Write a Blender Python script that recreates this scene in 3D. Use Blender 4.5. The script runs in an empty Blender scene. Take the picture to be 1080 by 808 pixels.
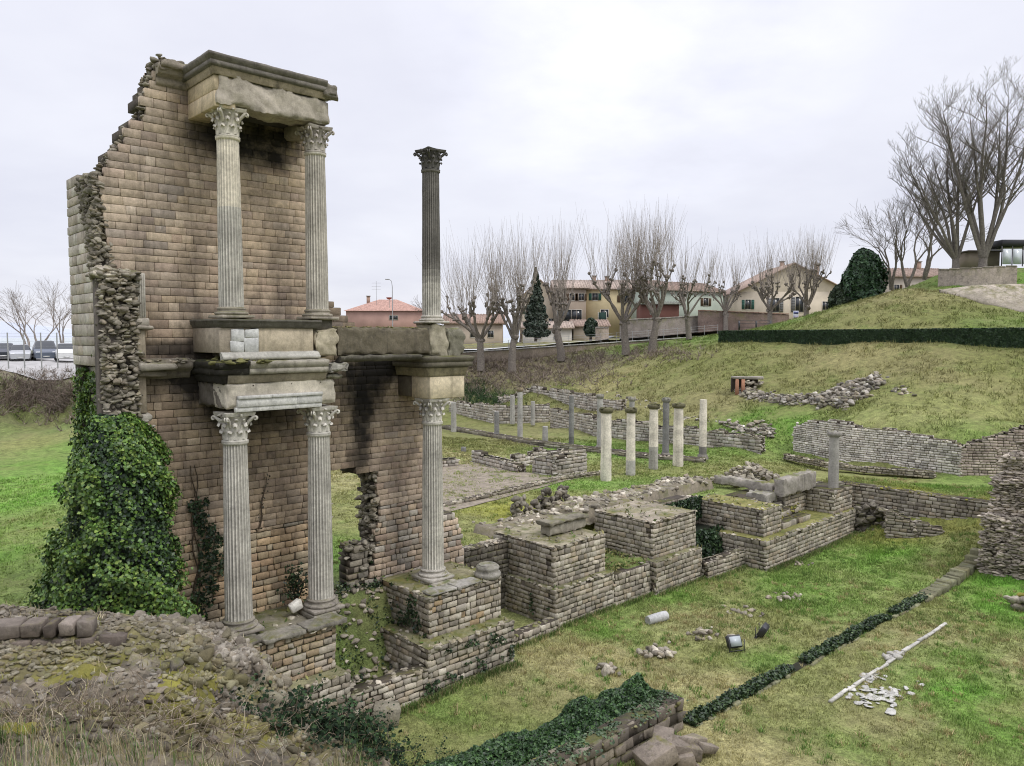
import bpy, math, random
import numpy as np
from mathutils import Vector, noise as mnoise

R = random.Random(11)
NR = np.random.RandomState(5)
col = bpy.data.collections.new("Scene"); bpy.context.scene.collection.children.link(col)

# ------------------------------------------------------------------ camera geometry
F = 812.0; H = 10.85; TH = math.atan(49 / 812)
ct, st_ = math.cos(TH), math.sin(TH)
AX = math.radians(43.6); EX, EY = math.cos(AX), math.sin(AX)
E = np.array([EX, EY, 0.0]); N = np.array([-EY, EX, 0.0]); Z = np.array([0, 0, 1.0])
OX, OY = -7.36, 20.6            # foot of the first column of the stage front
def W(s, t, z=0.0): return np.array([OX + s * EX + t * N[0], OY + s * EY + t * N[1], z])
def toST(x, y): return ((x - OX) * EX + (y - OY) * EY, (x - OX) * N[0] + (y - OY) * N[1])
def ray(u, v):
    a = (u - 540) / F; b = (404 - v) / F
    return (a, ct + b * st_, b * ct - st_)
def pz(u, v, z):
    r = ray(u, v); k = (z - H) / r[2]; return np.array([r[0] * k, r[1] * k, z])
def pd(u, v, d):
    r = ray(u, v); k = d / r[1]; return np.array([r[0] * k, d, H + r[2] * k])
def pt(u, v, t):
    r = ray(u, v); k = (t + OX * N[0] + OY * N[1]) / (r[0] * N[0] + r[1] * N[1])
    p = (r[0] * k, r[1] * k, H + r[2] * k); s, tt = toST(p[0], p[1]); return s, p[2]
def ang(): return AX

# ------------------------------------------------------------------ mesh accumulator
class Acc:
    def __init__(self): self.V = []; self.Fc = []; self.n = 0
    def add(self, V, Fa, c):
        V = np.asarray(V, float); Fa = np.asarray(Fa, int)
        if len(V) == 0 or len(Fa) == 0: return
        c = np.asarray(c, float)
        if c.ndim == 1: c = np.tile(c[:3], (len(Fa), 1))
        self.V.append(V); self.Fc.append((Fa + self.n, c)); self.n += len(V)
    def build(self, name, mat, parent=None, smooth=False, world=None):
        me = bpy.data.meshes.new(name)
        V = np.concatenate(self.V)
        if parent is not None:
            V = V - np.array(parent.location)
            # parents are only translated
        elif world is not None:
            V = V - np.array(world)
        nl = sum(f.size for f, c in self.Fc); nf = sum(len(f) for f, c in self.Fc)
        me.vertices.add(len(V)); me.vertices.foreach_set("co", V.astype(np.float32).ravel())
        me.loops.add(nl); me.polygons.add(nf)
        me.loops.foreach_set("vertex_index", np.concatenate([f.ravel() for f, c in self.Fc]).astype(np.int32))
        sizes = np.concatenate([np.full(len(f), f.shape[1]) for f, c in self.Fc])
        starts = np.concatenate([[0], np.cumsum(sizes)[:-1]]).astype(np.int32)
        me.polygons.foreach_set("loop_start", starts)
        me.update(calc_edges=True)
        cc = np.concatenate([np.repeat(c, f.shape[1], axis=0) for f, c in self.Fc])
        at = me.color_attributes.new("Col", 'FLOAT_COLOR', 'CORNER')
        rgba = np.ones((nl, 4), np.float32); rgba[:, :3] = cc
        at.data.foreach_set("color", rgba.ravel())
        if smooth: me.polygons.foreach_set("use_smooth", np.ones(nf, bool))
        me.validate()
        me.materials.append(mat)
        o = bpy.data.objects.new(name, me); col.objects.link(o)
        if parent is not None: o.parent = parent
        elif world is not None: o.location = tuple(world)
        return o

def empty(name, loc, label=None, cat=None, group=None):
    o = bpy.data.objects.new(name, None); col.objects.link(o)
    o.location = tuple(float(a) for a in loc); o.empty_display_size = 0.3
    if label: tag(o, label, cat, group)
    return o
def tag(o, label, cat=None, group=None, kind=None):
    if label: o['label'] = label
    if cat: o['category'] = cat
    if group: o['group'] = group
    if kind: o['kind'] = kind
    return o

# ------------------------------------------------------------------ primitive adders
BOXF = np.array([[0,3,2,1],[4,5,6,7],[0,1,5,4],[1,2,6,5],[2,3,7,6],[3,0,4,7]])
def box(acc, o, a, b, c, colr):
    """o corner, a,b,c edge vectors"""
    o = np.asarray(o, float); a = np.asarray(a, float); b = np.asarray(b, float); c = np.asarray(c, float)
    V = [o, o+a, o+a+b, o+b, o+c, o+a+c, o+a+b+c, o+b+c]
    acc.add(V, BOXF if np.cross(a, b) @ c > 0 else BOXF[:, ::-1], colr)
def stbox(acc, s0, s1, t0, t1, z0, z1, c):
    box(acc, W(s0, t0, z0), E*(s1-s0), N*(t1-t0), Z*(z1-z0), c)
def bevbox(acc, o, a, b, c, bev, colr, jit=0.0):
    """box with chamfered edges, slightly irregular"""
    o = np.asarray(o, float); L = [np.linalg.norm(x) for x in (a, b, c)]
    if min(L) < 1e-4: return
    U = [np.asarray(x, float)/l for x, l in zip((a, b, c), L)]
    bev = min(bev, min(L)*0.3)
    V = []; idx = {}
    for i in (0, 1):
        for j in (0, 1):
            for k in (0, 1):
                cor = np.array([i*L[0], j*L[1], k*L[2]])
                if jit: cor = cor + NR.uniform(-jit, jit, 3)
                for ax in range(3):
                    p = cor.copy()
                    for q in range(3):
                        if q != ax: p[q] += bev if (i, j, k)[q] == 0 else -bev
                    idx[(i, j, k, ax)] = len(V)
                    V.append(o + U[0]*p[0] + U[1]*p[1] + U[2]*p[2])
    quads = []; tris = []
    def q4(*a): quads.append([idx[x] for x in a])
    for ax in range(3):
        o1, o2 = [x for x in range(3) if x != ax]
        for s in (0, 1):
            ring = []
            for p, q in ((0,0),(1,0),(1,1),(0,1)):
                v = [0,0,0]; v[ax] = s; v[o1] = p; v[o2] = q; ring.append((v[0],v[1],v[2],ax))
            if (s == 1) != (ax == 1): quads.append([idx[x] for x in ring])
            else: quads.append([idx[x] for x in ring[::-1]])
        for p in (0, 1):
            for q in (0, 1):
                v0 = [0,0,0]; v1 = [0,0,0]; v0[o1] = v1[o1] = p; v0[o2] = v1[o2] = q; v1[ax] = 1
                quads.append([idx[(*v0, o1)], idx[(*v1, o1)], idx[(*v1, o2)], idx[(*v0, o2)]])
    for i in (0,1):
        for j in (0,1):
            for k in (0,1): tris.append([idx[(i,j,k,0)], idx[(i,j,k,1)], idx[(i,j,k,2)]])
    n0 = acc.n; Va = np.array(V); ce_ = Va.mean(axis=0)
    def fix(q):
        n_ = np.cross(Va[q[1]]-Va[q[0]], Va[q[2]]-Va[q[0]]); return q if n_ @ (Va[q].mean(axis=0)-ce_) > 0 else q[::-1]
    quads = [fix(q) for q in quads]; tris = [fix(q) for q in tris]
    acc.add(V, quads, colr)
    acc.Fc.append((np.array(tris) + n0, np.tile(np.asarray(colr, float)[:3], (8, 1))))

# rocks
def _ico():
    p = (1+5**.5)/2
    v = [(-1,p,0),(1,p,0),(-1,-p,0),(1,-p,0),(0,-1,p),(0,1,p),(0,-1,-p),(0,1,-p),(p,0,-1),(p,0,1),(-p,0,-1),(-p,0,1)]
    f = [(0,11,5),(0,5,1),(0,1,7),(0,7,10),(0,10,11),(1,5,9),(5,11,4),(11,10,2),(10,7,6),(7,1,8),(3,9,4),(3,4,2),(3,2,6),(3,6,8),(3,8,9),(4,9,5),(2,4,11),(6,2,10),(8,6,7),(9,8,1)]
    v = [np.array(x)/np.linalg.norm(x) for x in v]
    return v, f
_v, _f = _ico()
def _sub(v, f):
    v = list(v); cache = {}; nf = []
    def mid(a, b):
        k = (min(a,b), max(a,b))
        if k not in cache:
            m = v[a]+v[b]; v.append(m/np.linalg.norm(m)); cache[k] = len(v)-1
        return cache[k]
    for a,b,c in f:
        x,y,z = mid(a,b), mid(b,c), mid(c,a); nf += [(a,x,z),(b,y,x),(c,z,y),(x,y,z)]
    return v, nf
_v1, _f1 = _sub(_v, _f)
ROCK = []
for k in range(16):
    P = np.array(_v1)
    # cut by random planes for a quarried look
    Q = P.copy()
    Q = Q*1.35
    for m in range(11):
        n = NR.normal(size=3); n /= np.linalg.norm(n); d = NR.uniform(.55, .85)
        dd = Q @ n; over = dd > d
        Q[over] -= np.outer(dd[over]-d, n)
    Q *= (1 + NR.uniform(-.03, .03, (len(Q), 1)))
    ROCK.append(Q)
ROCKF = np.array(_f1)
ROCKLO = [np.array(_v) * (1 + NR.uniform(-.25, .12, (12, 1))) for k in range(8)]
ROCKLOF = np.array(_f)
def rotm():
    q = NR.normal(size=4); q /= np.linalg.norm(q); w,x,y,z = q
    return np.array([[1-2*(y*y+z*z),2*(x*y-z*w),2*(x*z+y*w)],[2*(x*y+z*w),1-2*(x*x+z*z),2*(y*z-x*w)],[2*(x*z-y*w),2*(y*z+x*w),1-2*(x*x+y*y)]])
def rock(acc, p, size, c, flat=.65, lo=False):
    P = (ROCKLO[R.randrange(8)] if lo else ROCK[R.randrange(16)]) * np.array([size*R.uniform(.7,1.2), size*R.uniform(.6,1.), size*flat*R.uniform(.7,1.1)])
    a = R.uniform(0, 6.28); ca, sa = math.cos(a), math.sin(a)
    tx = R.gauss(0, .25)
    M = np.array([[ca,-sa,0],[sa,ca,0],[0,0,1]]) @ np.array([[1,0,0],[0,math.cos(tx),-math.sin(tx)],[0,math.sin(tx),math.cos(tx)]])
    acc.add(P @ M.T + np.asarray(p), ROCKLOF if lo else ROCKF, c)

def pick(pal, v=.12):
    c = np.array(R.choice(pal)); return c * R.uniform(1-v, 1+v)

PAL_BRICK = [(0.52, 0.411, 0.297), (0.492, 0.387, 0.281), (0.464, 0.366, 0.269), (0.47, 0.357, 0.265), (0.535, 0.42, 0.304), (0.443, 0.349, 0.265), (0.421, 0.343, 0.269), (0.55, 0.431, 0.301), (0.492, 0.393, 0.292), (0.57, 0.461, 0.345), (0.408, 0.318, 0.246), (0.507, 0.396, 0.286), (0.485, 0.383, 0.281)]
PAL_POD = [(0.448, 0.399, 0.319), (0.408, 0.359, 0.285), (0.368, 0.32, 0.258), (0.488, 0.438, 0.353), (0.416, 0.348, 0.258), (0.368, 0.332, 0.277), (0.304, 0.269, 0.22), (0.528, 0.482, 0.395)]
PAL_RUB = [(0.425, 0.382, 0.308), (0.34, 0.307, 0.248), (0.264, 0.235, 0.188), (0.501, 0.454, 0.368), (0.383, 0.328, 0.248), (0.306, 0.269, 0.216)]
PAL_GREY = [(0.522, 0.482, 0.423), (0.45, 0.414, 0.36), (0.576, 0.54, 0.477), (0.405, 0.36, 0.31), (0.495, 0.441, 0.369)]
MORTAR = (.085,.07,.055)

def masonry(acc, core, A, U, O, spans, z0, z1, ch=.26, bw=.5, depth=.16, gap=.012, jit=.006, bulge=.012, pal=PAL_BRICK, shade=None, jag=0.0, thick=.5, mortar=MORTAR, bev=.018):
    """courses of individual blocks on a vertical face. A: ground origin, U: along, O: outward."""
    A = np.asarray(A, float); z = z0
    Vt = []; Ct = []
    while z < z1 - .04:
        h = ch * R.uniform(.82, 1.18)
        if z + h > z1: h = z1 - z
        if z1 - (z+h) < ch*.35: h = z1 - z
        for a, b in spans(z + h/2):
            a += R.uniform(0, jag); b -= R.uniform(0, jag)
            if b - a < .05: continue
            if core is not None:
                box(core, A + U*(a+.015) - O*thick + Z*z, U*(b-a-.03), O*(thick-.035), Z*h, mortar)
            x = a
            while x < b - .01:
                w = bw * R.uniform(.55, 1.5)
                if b - (x+w) < bw*.4: w = b - x
                x0, x1 = x + gap/2, x + w - gap/2
                zz0, zz1 = z + gap/2, z + h - gap/2
                if x1 - x0 > .02:
                    o = R.uniform(-bulge, bulge)
                    j = lambda: R.uniform(-jit, jit)
                    be = min(bev, (x1-x0)*.3, (zz1-zz0)*.3)
                    cs = [(x0+j(), zz0+j()), (x1+j(), zz0+j()), (x1+j(), zz1+j()), (x0+j(), zz1+j())]
                    sg = [(1,1),(-1,1),(-1,-1),(1,-1)]
                    tl = R.uniform(-.5, .5)*bev
                    V = [A + U*(cx+be*g[0]) + O*(o + tl*g[0]) + Z*(cz+be*g[1]) for (cx, cz), g in zip(cs, sg)]
                    V += [A + U*cx + O*(o-be) + Z*cz for cx, cz in cs]
                    V += [A + U*cx + O*(-depth) + Z*cz for cx, cz in cs]
                    c = pick(pal, .08)
                    if shade is not None: c = c * np.asarray(shade((x0+x1)/2, (zz0+zz1)/2))
                    Vt.append(V); Ct.append(c)
                x += w
        z += h
    if Vt:
        n = len(Vt)
        V = np.array(Vt).reshape(-1, 3)
        base = []
        base.append([0,1,2,3])
        for i in range(4):
            k = (i+1) % 4
            base.append([4+i, 4+k, k, i]); base.append([8+i, 8+k, 4+k, 4+i])
        base = np.array(base)
        Fa = (base[None, :, :] + 12*np.arange(n)[:, None, None]).reshape(-1, 4)
        acc.add(V, Fa, np.repeat(np.array(Ct), len(base), axis=0))

def rubble_face(acc, A, U, O, x0, x1, z0, z1, size=.13, dens=1.0, pal=PAL_RUB, inside=None, shade=None, prot=.10):
    area = (x1-x0)*(z1-z0); n = int(area / (size*size*1.1) * dens)
    for i in range(n):
        x = R.uniform(x0, x1); z = R.uniform(z0, z1)
        if inside and not inside(x, z): continue
        c = pick(pal, .25)
        if shade: c = c*shade(x, z)
        rock(acc, A + U*x + O*R.uniform(-.02, prot) + Z*z, size*R.uniform(.5, 1.15), c, flat=.6)

def sweep(acc, path, prof, c, cap=True, jitter=0):
    """path: list of (s,t) ; profile [(out, z)] bottom to top ; outward = right-hand side of the travel direction (-N when going +E)."""
    n = len(path); rows = []
    dirs = [np.array([path[i+1][0]-path[i][0], path[i+1][1]-path[i][1]], float) for i in range(n-1)]
    dirs = [d/np.linalg.norm(d) for d in dirs]
    nor = [np.array([d[1], -d[0]]) for d in dirs]
    for i in range(n):
        if i == 0: m = nor[0]
        elif i == n-1: m = nor[-1]
        else:
            m = nor[i-1] + nor[i]; m = m / (m @ nor[i])
        rows.append([W(path[i][0]+m[0]*o, path[i][1]+m[1]*o, z + (R.uniform(-jitter, jitter) if jitter else 0)) for o, z in prof])
    k = len(prof); V = np.array(rows).reshape(-1, 3); Fa = []
    for i in range(n-1):
        for j in range(k-1):
            Fa.append([i*k+j, (i+1)*k+j, (i+1)*k+j+1, i*k+j+1])
    acc.add(V, Fa, c)
    if cap:
        for r, fl in ((rows[0], 1), (rows[-1], 0)):
            Vc = np.array(r + [np.array([r[-1][0], r[-1][1], r[-1][2]])])
            cen = Vc.mean(axis=0); Vc = np.vstack([np.array(r), cen])
            T = [[j, (j+1) % k, k] if not fl else [(j+1) % k, j, k] for j in range(k)]
            acc.add(Vc, T, c)

def subdiv_path(path, step):
    out = [path[0]]
    for a, b in zip(path[:-1], path[1:]):
        L = math.hypot(b[0]-a[0], b[1]-a[1]); m = max(1, int(L/step))
        for i in range(1, m+1): out.append((a[0]+(b[0]-a[0])*i/m, a[1]+(b[1]-a[1])*i/m))
    return out

def lathe(acc, base, prof, c, seg=32, cols=None, capb=False, capt=True):
    """prof [(r,z)]"""
    rows = []
    for r, z in prof:
        a = np.arange(seg)*2*math.pi/seg
        rows.append(np.stack([base[0]+r*np.cos(a), base[1]+r*np.sin(a), np.full(seg, base[2]+z)], 1))
    V = np.concatenate(rows); Fa = []; C = []
    for i in range(len(prof)-1):
        for j in range(seg):
            k = (j+1) % seg
            Fa.append([i*seg+j, i*seg+k, (i+1)*seg+k, (i+1)*seg+j]); C.append(c if cols is None else cols[i])
    acc.add(V, Fa, np.array(C, float))
    for flag, row in ((capt, rows[-1]), (capb, rows[0])):
        if flag:
            cen = row.mean(axis=0); Vc = np.vstack([row, cen])
            T = [[j, (j+1) % seg, seg] for j in range(seg)]
            acc.add(Vc, T, c)

def tube(acc, pts, rad, c, seg=5, cap=False):
    pts = np.asarray(pts, float); n = len(pts)
    d = np.gradient(pts, axis=0); d /= (np.linalg.norm(d, axis=1)[:, None]+1e-9)
    ref = np.array([1., 0, 0]) if abs(d[0][0]) < .8 else np.array([0, 1., 0])
    a1 = np.cross(d, ref); a1 /= (np.linalg.norm(a1, axis=1)[:, None]+1e-9); a2 = np.cross(d, a1)
    an = np.arange(seg)*2*math.pi/seg
    V = pts[:, None, :] + (a1[:, None, :]*np.cos(an)[None, :, None] + a2[:, None, :]*np.sin(an)[None, :, None]) * np.asarray(rad)[:, None, None]
    V = V.reshape(-1, 3)
    i = np.arange(n-1)[:, None]; j = np.arange(seg)[None, :]; k = (j+1) % seg
    Fa = np.stack([i*seg+j, i*seg+k, (i+1)*seg+k, (i+1)*seg+j], -1).reshape(-1, 4)
    acc.add(V, Fa, c)
    if cap:
        for row in (V[:seg], V[-seg:]):
            Vc = np.vstack([row, row.mean(axis=0)]); acc.add(Vc, [[q, (q+1) % seg, seg] for q in range(seg)], c)

def leaves(acc, P, Nn, size, pal, jitter=.8, elong=1.25):
    """one folded leaf (4 verts, 2 tris) per point, oriented loosely to Nn"""
    P = np.asarray(P, float); n = len(P)
    if n == 0: return
    Nn = np.asarray(Nn, float) + NR.normal(size=(n, 3))*jitter
    Nn /= np.linalg.norm(Nn, axis=1)[:, None]+1e-9
    r = NR.normal(size=(n, 3)); a = np.cross(Nn, r); a /= np.linalg.norm(a, axis=1)[:, None]+1e-9
    b = np.cross(Nn, a); s = (size*NR.uniform(.6, 1.3, n))[:, None]
    V = np.stack([P - a*s*.5*elong, P + b*s*.5 + Nn*s*.12, P + a*s*.5*elong, P - b*s*.5 + Nn*s*.12], 1).reshape(-1, 3)
    k = 4*np.arange(n)
    T = np.concatenate([np.stack([k, k+2, k+1], 1), np.stack([k, k+3, k+2], 1)])
    pal = np.array(pal); C = pal[NR.randint(0, len(pal), n)]*NR.uniform(.7, 1.3, n)[:, None]
    acc.add(V, T, np.concatenate([C, C]))

# ------------------------------------------------------------------ materials
def newmat(name):
    m = bpy.data.materials.new(name); m.use_nodes = True
    nt = m.node_tree; nt.nodes.clear()
    out = nt.nodes.new("ShaderNodeOutputMaterial"); b = nt.nodes.new("ShaderNodeBsdfPrincipled")
    nt.links.new(b.outputs[0], out.inputs[0]); b.inputs["Specular IOR Level"].default_value = .25
    return m, nt, b
def nd(nt, t, **k):
    n = nt.nodes.new(t)
    for a, v in k.items():
        if a.startswith('i_'): n.inputs[a[2:].replace('_', ' ')].default_value = v
        else: setattr(n, a, v)
    return n
def noise_(nt, scale, detail=5, rough=.6, vec=None, dist=0):
    n = nd(nt, "ShaderNodeTexNoise"); n.inputs["Scale"].default_value = scale; n.inputs["Detail"].default_value = detail
    n.inputs["Roughness"].default_value = rough; n.inputs["Distortion"].default_value = dist
    if vec is not None: nt.links.new(vec, n.inputs["Vector"])
    return n.outputs["Fac"]
def mapr(nt, v, a, b, c, d):
    m = nd(nt, "ShaderNodeMapRange"); nt.links.new(v, m.inputs[0])
    for i, x in enumerate((a, b, c, d)): m.inputs[i+1].default_value = x
    return m.outputs[0]
def mul(nt, a, b, op='MULTIPLY'):
    m = nd(nt, "ShaderNodeMath", operation=op)
    for i, x in enumerate((a, b)):
        if isinstance(x, (int, float)): m.inputs[i].default_value = x
        else: nt.links.new(x, m.inputs[i])
    return m.outputs[0]
def cmul(nt, c, f):
    m = nd(nt, "ShaderNodeVectorMath", operation='SCALE'); nt.links.new(c, m.inputs[0]); nt.links.new(f, m.inputs["Scale"]); return m.outputs[0]
def cmix(nt, f, a, b):
    m = nd(nt, "ShaderNodeMix", data_type='RGBA')
    if isinstance(f, float): m.inputs[0].default_value = f
    else: nt.links.new(f, m.inputs[0])
    for i, x in ((6, a), (7, b)):
        if isinstance(x, tuple): m.inputs[i].default_value = (*x, 1)
        else: nt.links.new(x, m.inputs[i])
    return m.outputs[2]
def stone(name, moss=.4, dark=.35, bump=.5, sc=1.0, mosscol=(.16,.15,.04), streak=0.0, rough=.93, mosscol2=(.09,.11,.03), soot=()):
    m, nt, b = newmat(name)
    g = nd(nt, "ShaderNodeNewGeometry"); pos = g.outputs["Position"]
    at = nd(nt, "ShaderNodeAttribute", attribute_name="Col")
    c = at.outputs["Color"]
    n1 = noise_(nt, .8*sc, 4, .6, pos); n2 = noise_(nt, 7*sc, 6, .65, pos); n3 = noise_(nt, 34*sc, 4, .7, pos)
    c = cmul(nt, c, mapr(nt, n1, .3, .7, .74, 1.2))
    c = cmul(nt, c, mapr(nt, n2, .3, .7, .76, 1.2))
    c = cmul(nt, c, mapr(nt, n3, .3, .7, .86, 1.12))
    nl = noise_(nt, 2.3*sc, 8, .7, pos)
    c = cmix(nt, mul(nt, mapr(nt, nl, .54, .70, 0, 1), dark), c, (.045,.04,.034))
    npale = noise_(nt, 4.1*sc, 7, .7, pos, .4)
    c = cmix(nt, mul(nt, mapr(nt, npale, .60, .74, 0, 1), .35), c, (.50,.47,.41))
    if streak:
        mp = nd(nt, "ShaderNodeMapping"); mp.inputs["Scale"].default_value = (2.2, 2.2, .12); nt.links.new(pos, mp.inputs[0])
        ns = noise_(nt, 1.6, 6, .7, mp.outputs[0])
        c = cmix(nt, mul(nt, mapr(nt, ns, .53, .68, 0, 1), streak), c, (.05,.042,.035))
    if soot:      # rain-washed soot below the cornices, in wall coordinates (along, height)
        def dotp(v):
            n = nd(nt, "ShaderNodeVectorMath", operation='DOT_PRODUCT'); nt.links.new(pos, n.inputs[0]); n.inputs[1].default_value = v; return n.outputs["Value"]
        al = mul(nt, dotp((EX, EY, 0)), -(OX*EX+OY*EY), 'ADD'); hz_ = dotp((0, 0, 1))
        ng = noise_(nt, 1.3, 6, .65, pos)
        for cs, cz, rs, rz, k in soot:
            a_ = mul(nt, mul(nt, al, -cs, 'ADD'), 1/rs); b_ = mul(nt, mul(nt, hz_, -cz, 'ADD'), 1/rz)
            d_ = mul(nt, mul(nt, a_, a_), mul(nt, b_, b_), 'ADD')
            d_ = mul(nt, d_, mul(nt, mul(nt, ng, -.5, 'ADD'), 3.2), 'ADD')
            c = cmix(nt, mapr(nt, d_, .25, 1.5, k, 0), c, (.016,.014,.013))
    if moss:
        sx = nd(nt, "ShaderNodeSeparateXYZ"); nt.links.new(g.outputs["Normal"], sx.inputs[0])
        up = mapr(nt, sx.outputs[2], .45, .85, 0, 1)
        nm = noise_(nt, 1.1*sc, 7, .72, pos, .5)
        nm2 = noise_(nt, 3.1*sc, 5, .6, pos)
        mc = cmix(nt, mapr(nt, nm2, .4, .6, 0, 1), mosscol, mosscol2)
        f = mul(nt, mapr(nt, nm, .62-.32*moss, .78-.30*moss, 0, .9), up)
        c = cmix(nt, f, c, mc)
    nt.links.new(c, b.inputs["Base Color"])
    bp = nd(nt, "ShaderNodeBump"); bp.inputs["Strength"].default_value = bump; bp.inputs["Distance"].default_value = .04/sc
    hsum = mul(nt, mul(nt, n2, .8), mul(nt, n3, .5), 'ADD')
    nt.links.new(hsum, bp.inputs["Height"]); nt.links.new(bp.outputs[0], b.inputs["Normal"])
    b.inputs["Roughness"].default_value = rough
    return m
def attr_mat(name, rough=.7, var=.25, sc=3.0, bump=0, trans=0, spec=.25, metal=0):
    m, nt, b = newmat(name)
    g = nd(nt, "ShaderNodeNewGeometry"); at = nd(nt, "ShaderNodeAttribute", attribute_name="Col")
    n = noise_(nt, sc, 5, .6, g.outputs["Position"])
    c = cmul(nt, at.outputs["Color"], mapr(nt, n, .3, .7, 1-var, 1+var))
    nt.links.new(c, b.inputs["Base Color"]); b.inputs["Roughness"].default_value = rough
    b.inputs["Specular IOR Level"].default_value = spec; b.inputs["Metallic"].default_value = metal
    if bump:
        bp = nd(nt, "ShaderNodeBump"); bp.inputs["Strength"].default_value = bump; bp.inputs["Distance"].default_value = .03
        nt.links.new(noise_(nt, sc*8, 5, .7, g.outputs["Position"]), bp.inputs["Height"]); nt.links.new(bp.outputs[0], b.inputs["Normal"])
    return m

M = {}
M['brick'] = stone('weathered_ashlar', moss=.1, dark=.35, bump=.55, streak=.35)
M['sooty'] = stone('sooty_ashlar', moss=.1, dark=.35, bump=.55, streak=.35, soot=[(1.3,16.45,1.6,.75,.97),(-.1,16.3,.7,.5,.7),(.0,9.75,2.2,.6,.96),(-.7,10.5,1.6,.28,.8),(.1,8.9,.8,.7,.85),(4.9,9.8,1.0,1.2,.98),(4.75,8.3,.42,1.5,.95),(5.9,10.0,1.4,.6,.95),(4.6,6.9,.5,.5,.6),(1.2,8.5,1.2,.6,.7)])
M['podium'] = stone('podium_stone', moss=.55, dark=.55, bump=.6, streak=.25)
M['rubble'] = stone('rubble_stone', moss=.45, dark=.5, bump=.7)
M['fore'] = stone('mossy_rubble', moss=.3, dark=.75, bump=1.0, sc=1.6, mosscol=(.22,.20,.03), mosscol2=(.11,.12,.035))
M['marble'] = stone('weathered_marble', moss=.05, dark=.22, bump=.35, sc=1.5, streak=.25)
M['trim'] = stone('dark_mossy_trim', moss=.5, dark=.6, bump=.8, streak=.5)
M['render'] = stone('lime_render', moss=.1, dark=.3, bump=.3, streak=.3)
M['leaf'] = attr_mat('leaf', .45, .2, 2.0, spec=.4)
M['bark'] = attr_mat('bark', .95, .35, 6.0, .6)
M['wall'] = attr_mat('house_plaster', .9, .12, .6)
M['roof'] = attr_mat('roof_tiles', .9, .35, 3.0, .5)
M['glass'] = attr_mat('window_glass', .15, .1, 1.0, spec=.6)
M['paint'] = attr_mat('painted_metal', .4, .08, 2.0, spec=.5)
M['carpaint'] = attr_mat('car_paint', .22, .05, 2.0, spec=.6)
M['rubber'] = attr_mat('rubber', .8, .1, 5.0)
M['grass'] = attr_mat('grass_blade', .75, .25, .8)
# ------------------------------------------------------------------ world, camera, light
sc = bpy.context.scene
sc.view_settings.view_transform = 'Standard'; sc.view_settings.look = 'None'; sc.view_settings.exposure = 0
cam = bpy.data.cameras.new("Camera"); co = bpy.data.objects.new("Camera", cam); col.objects.link(co)
cam.sensor_width = 36; cam.lens = 36*F/1080; cam.clip_end = 9000; cam.clip_start = .1
sc.cycles.filter_width = 1.05
co.location = (0, 0, H); co.rotation_euler = (math.pi/2 - TH, 0, 0); sc.camera = co

wd = bpy.data.worlds.new("World"); sc.world = wd; wd.use_nodes = True
nt = wd.node_tree; nt.nodes.clear()
wo = nt.nodes.new("ShaderNodeOutputWorld"); bg = nt.nodes.new("ShaderNodeBackground"); nt.links.new(bg.outputs[0], wo.inputs[0])
SUN_EL, SUN_AZ = math.radians(52), math.radians(35)       # azimuth clockwise from +Y
sky = nt.nodes.new("ShaderNodeTexSky"); sky.sky_type = 'NISHITA'; sky.sun_disc = False
sky.sun_elevation = SUN_EL; sky.sun_rotation = SUN_AZ
tc = nt.nodes.new("ShaderNodeTexCoord"); gen = tc.outputs["Generated"]
sx = nt.nodes.new("ShaderNodeSeparateXYZ"); nt.links.new(gen, sx.inputs[0])
# project the direction on a cloud plane
zc = mul(nt, mul(nt, sx.outputs[2], 0.0, 'MAXIMUM'), .16, 'ADD')
cx = mul(nt, sx.outputs[0], zc, 'DIVIDE'); cy = mul(nt, sx.outputs[1], zc, 'DIVIDE')
cv = nt.nodes.new("ShaderNodeCombineXYZ"); nt.links.new(cx, cv.inputs[0]); nt.links.new(cy, cv.inputs[1])
n1 = noise_(nt, .55, 6, .5, cv.outputs[0], .25); n2 = noise_(nt, 1.5, 6, .55, cv.outputs[0])
cl = mul(nt, mul(nt, n1, .7), mul(nt, n2, .3), 'ADD')
cc = cmix(nt, mapr(nt, cl, .38, .62, 0, 1), (.735,.74,.84), (.88,.885,.955))
# brighter patch where the sun stands behind the cloud, brighter zenith
dp = nt.nodes.new("ShaderNodeVectorMath"); dp.operation = 'DOT_PRODUCT'; nt.links.new(gen, dp.inputs[0])
bd = Vector((.16, 1, .47)).normalized(); dp.inputs[1].default_value = tuple(bd)
glow = mapr(nt, dp.outputs["Value"], .955, 1.0, 0, .22)
glow = mul(nt, glow, mapr(nt, n2, .35, .65, .2, 1.3))
hz = mapr(nt, sx.outputs[2], 0.0, .45, .97, 1.05)
zen = mapr(nt, sx.outputs[2], .45, 1.0, 0, 1.2)
fac = mul(nt, mul(nt, hz, glow, 'ADD'), zen, 'ADD')
cc = cmul(nt, cc, fac)
skys = nt.nodes.new("ShaderNodeVectorMath"); skys.operation = 'SCALE'; nt.links.new(sky.outputs[0], skys.inputs[0]); skys.inputs["Scale"].default_value = .012
ad = nt.nodes.new("ShaderNodeVectorMath"); ad.operation = 'ADD'; nt.links.new(cc, ad.inputs[0]); nt.links.new(skys.outputs[0], ad.inputs[1])
nt.links.new(ad.outputs[0], bg.inputs[0]); bg.inputs[1].default_value = 1.0

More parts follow.
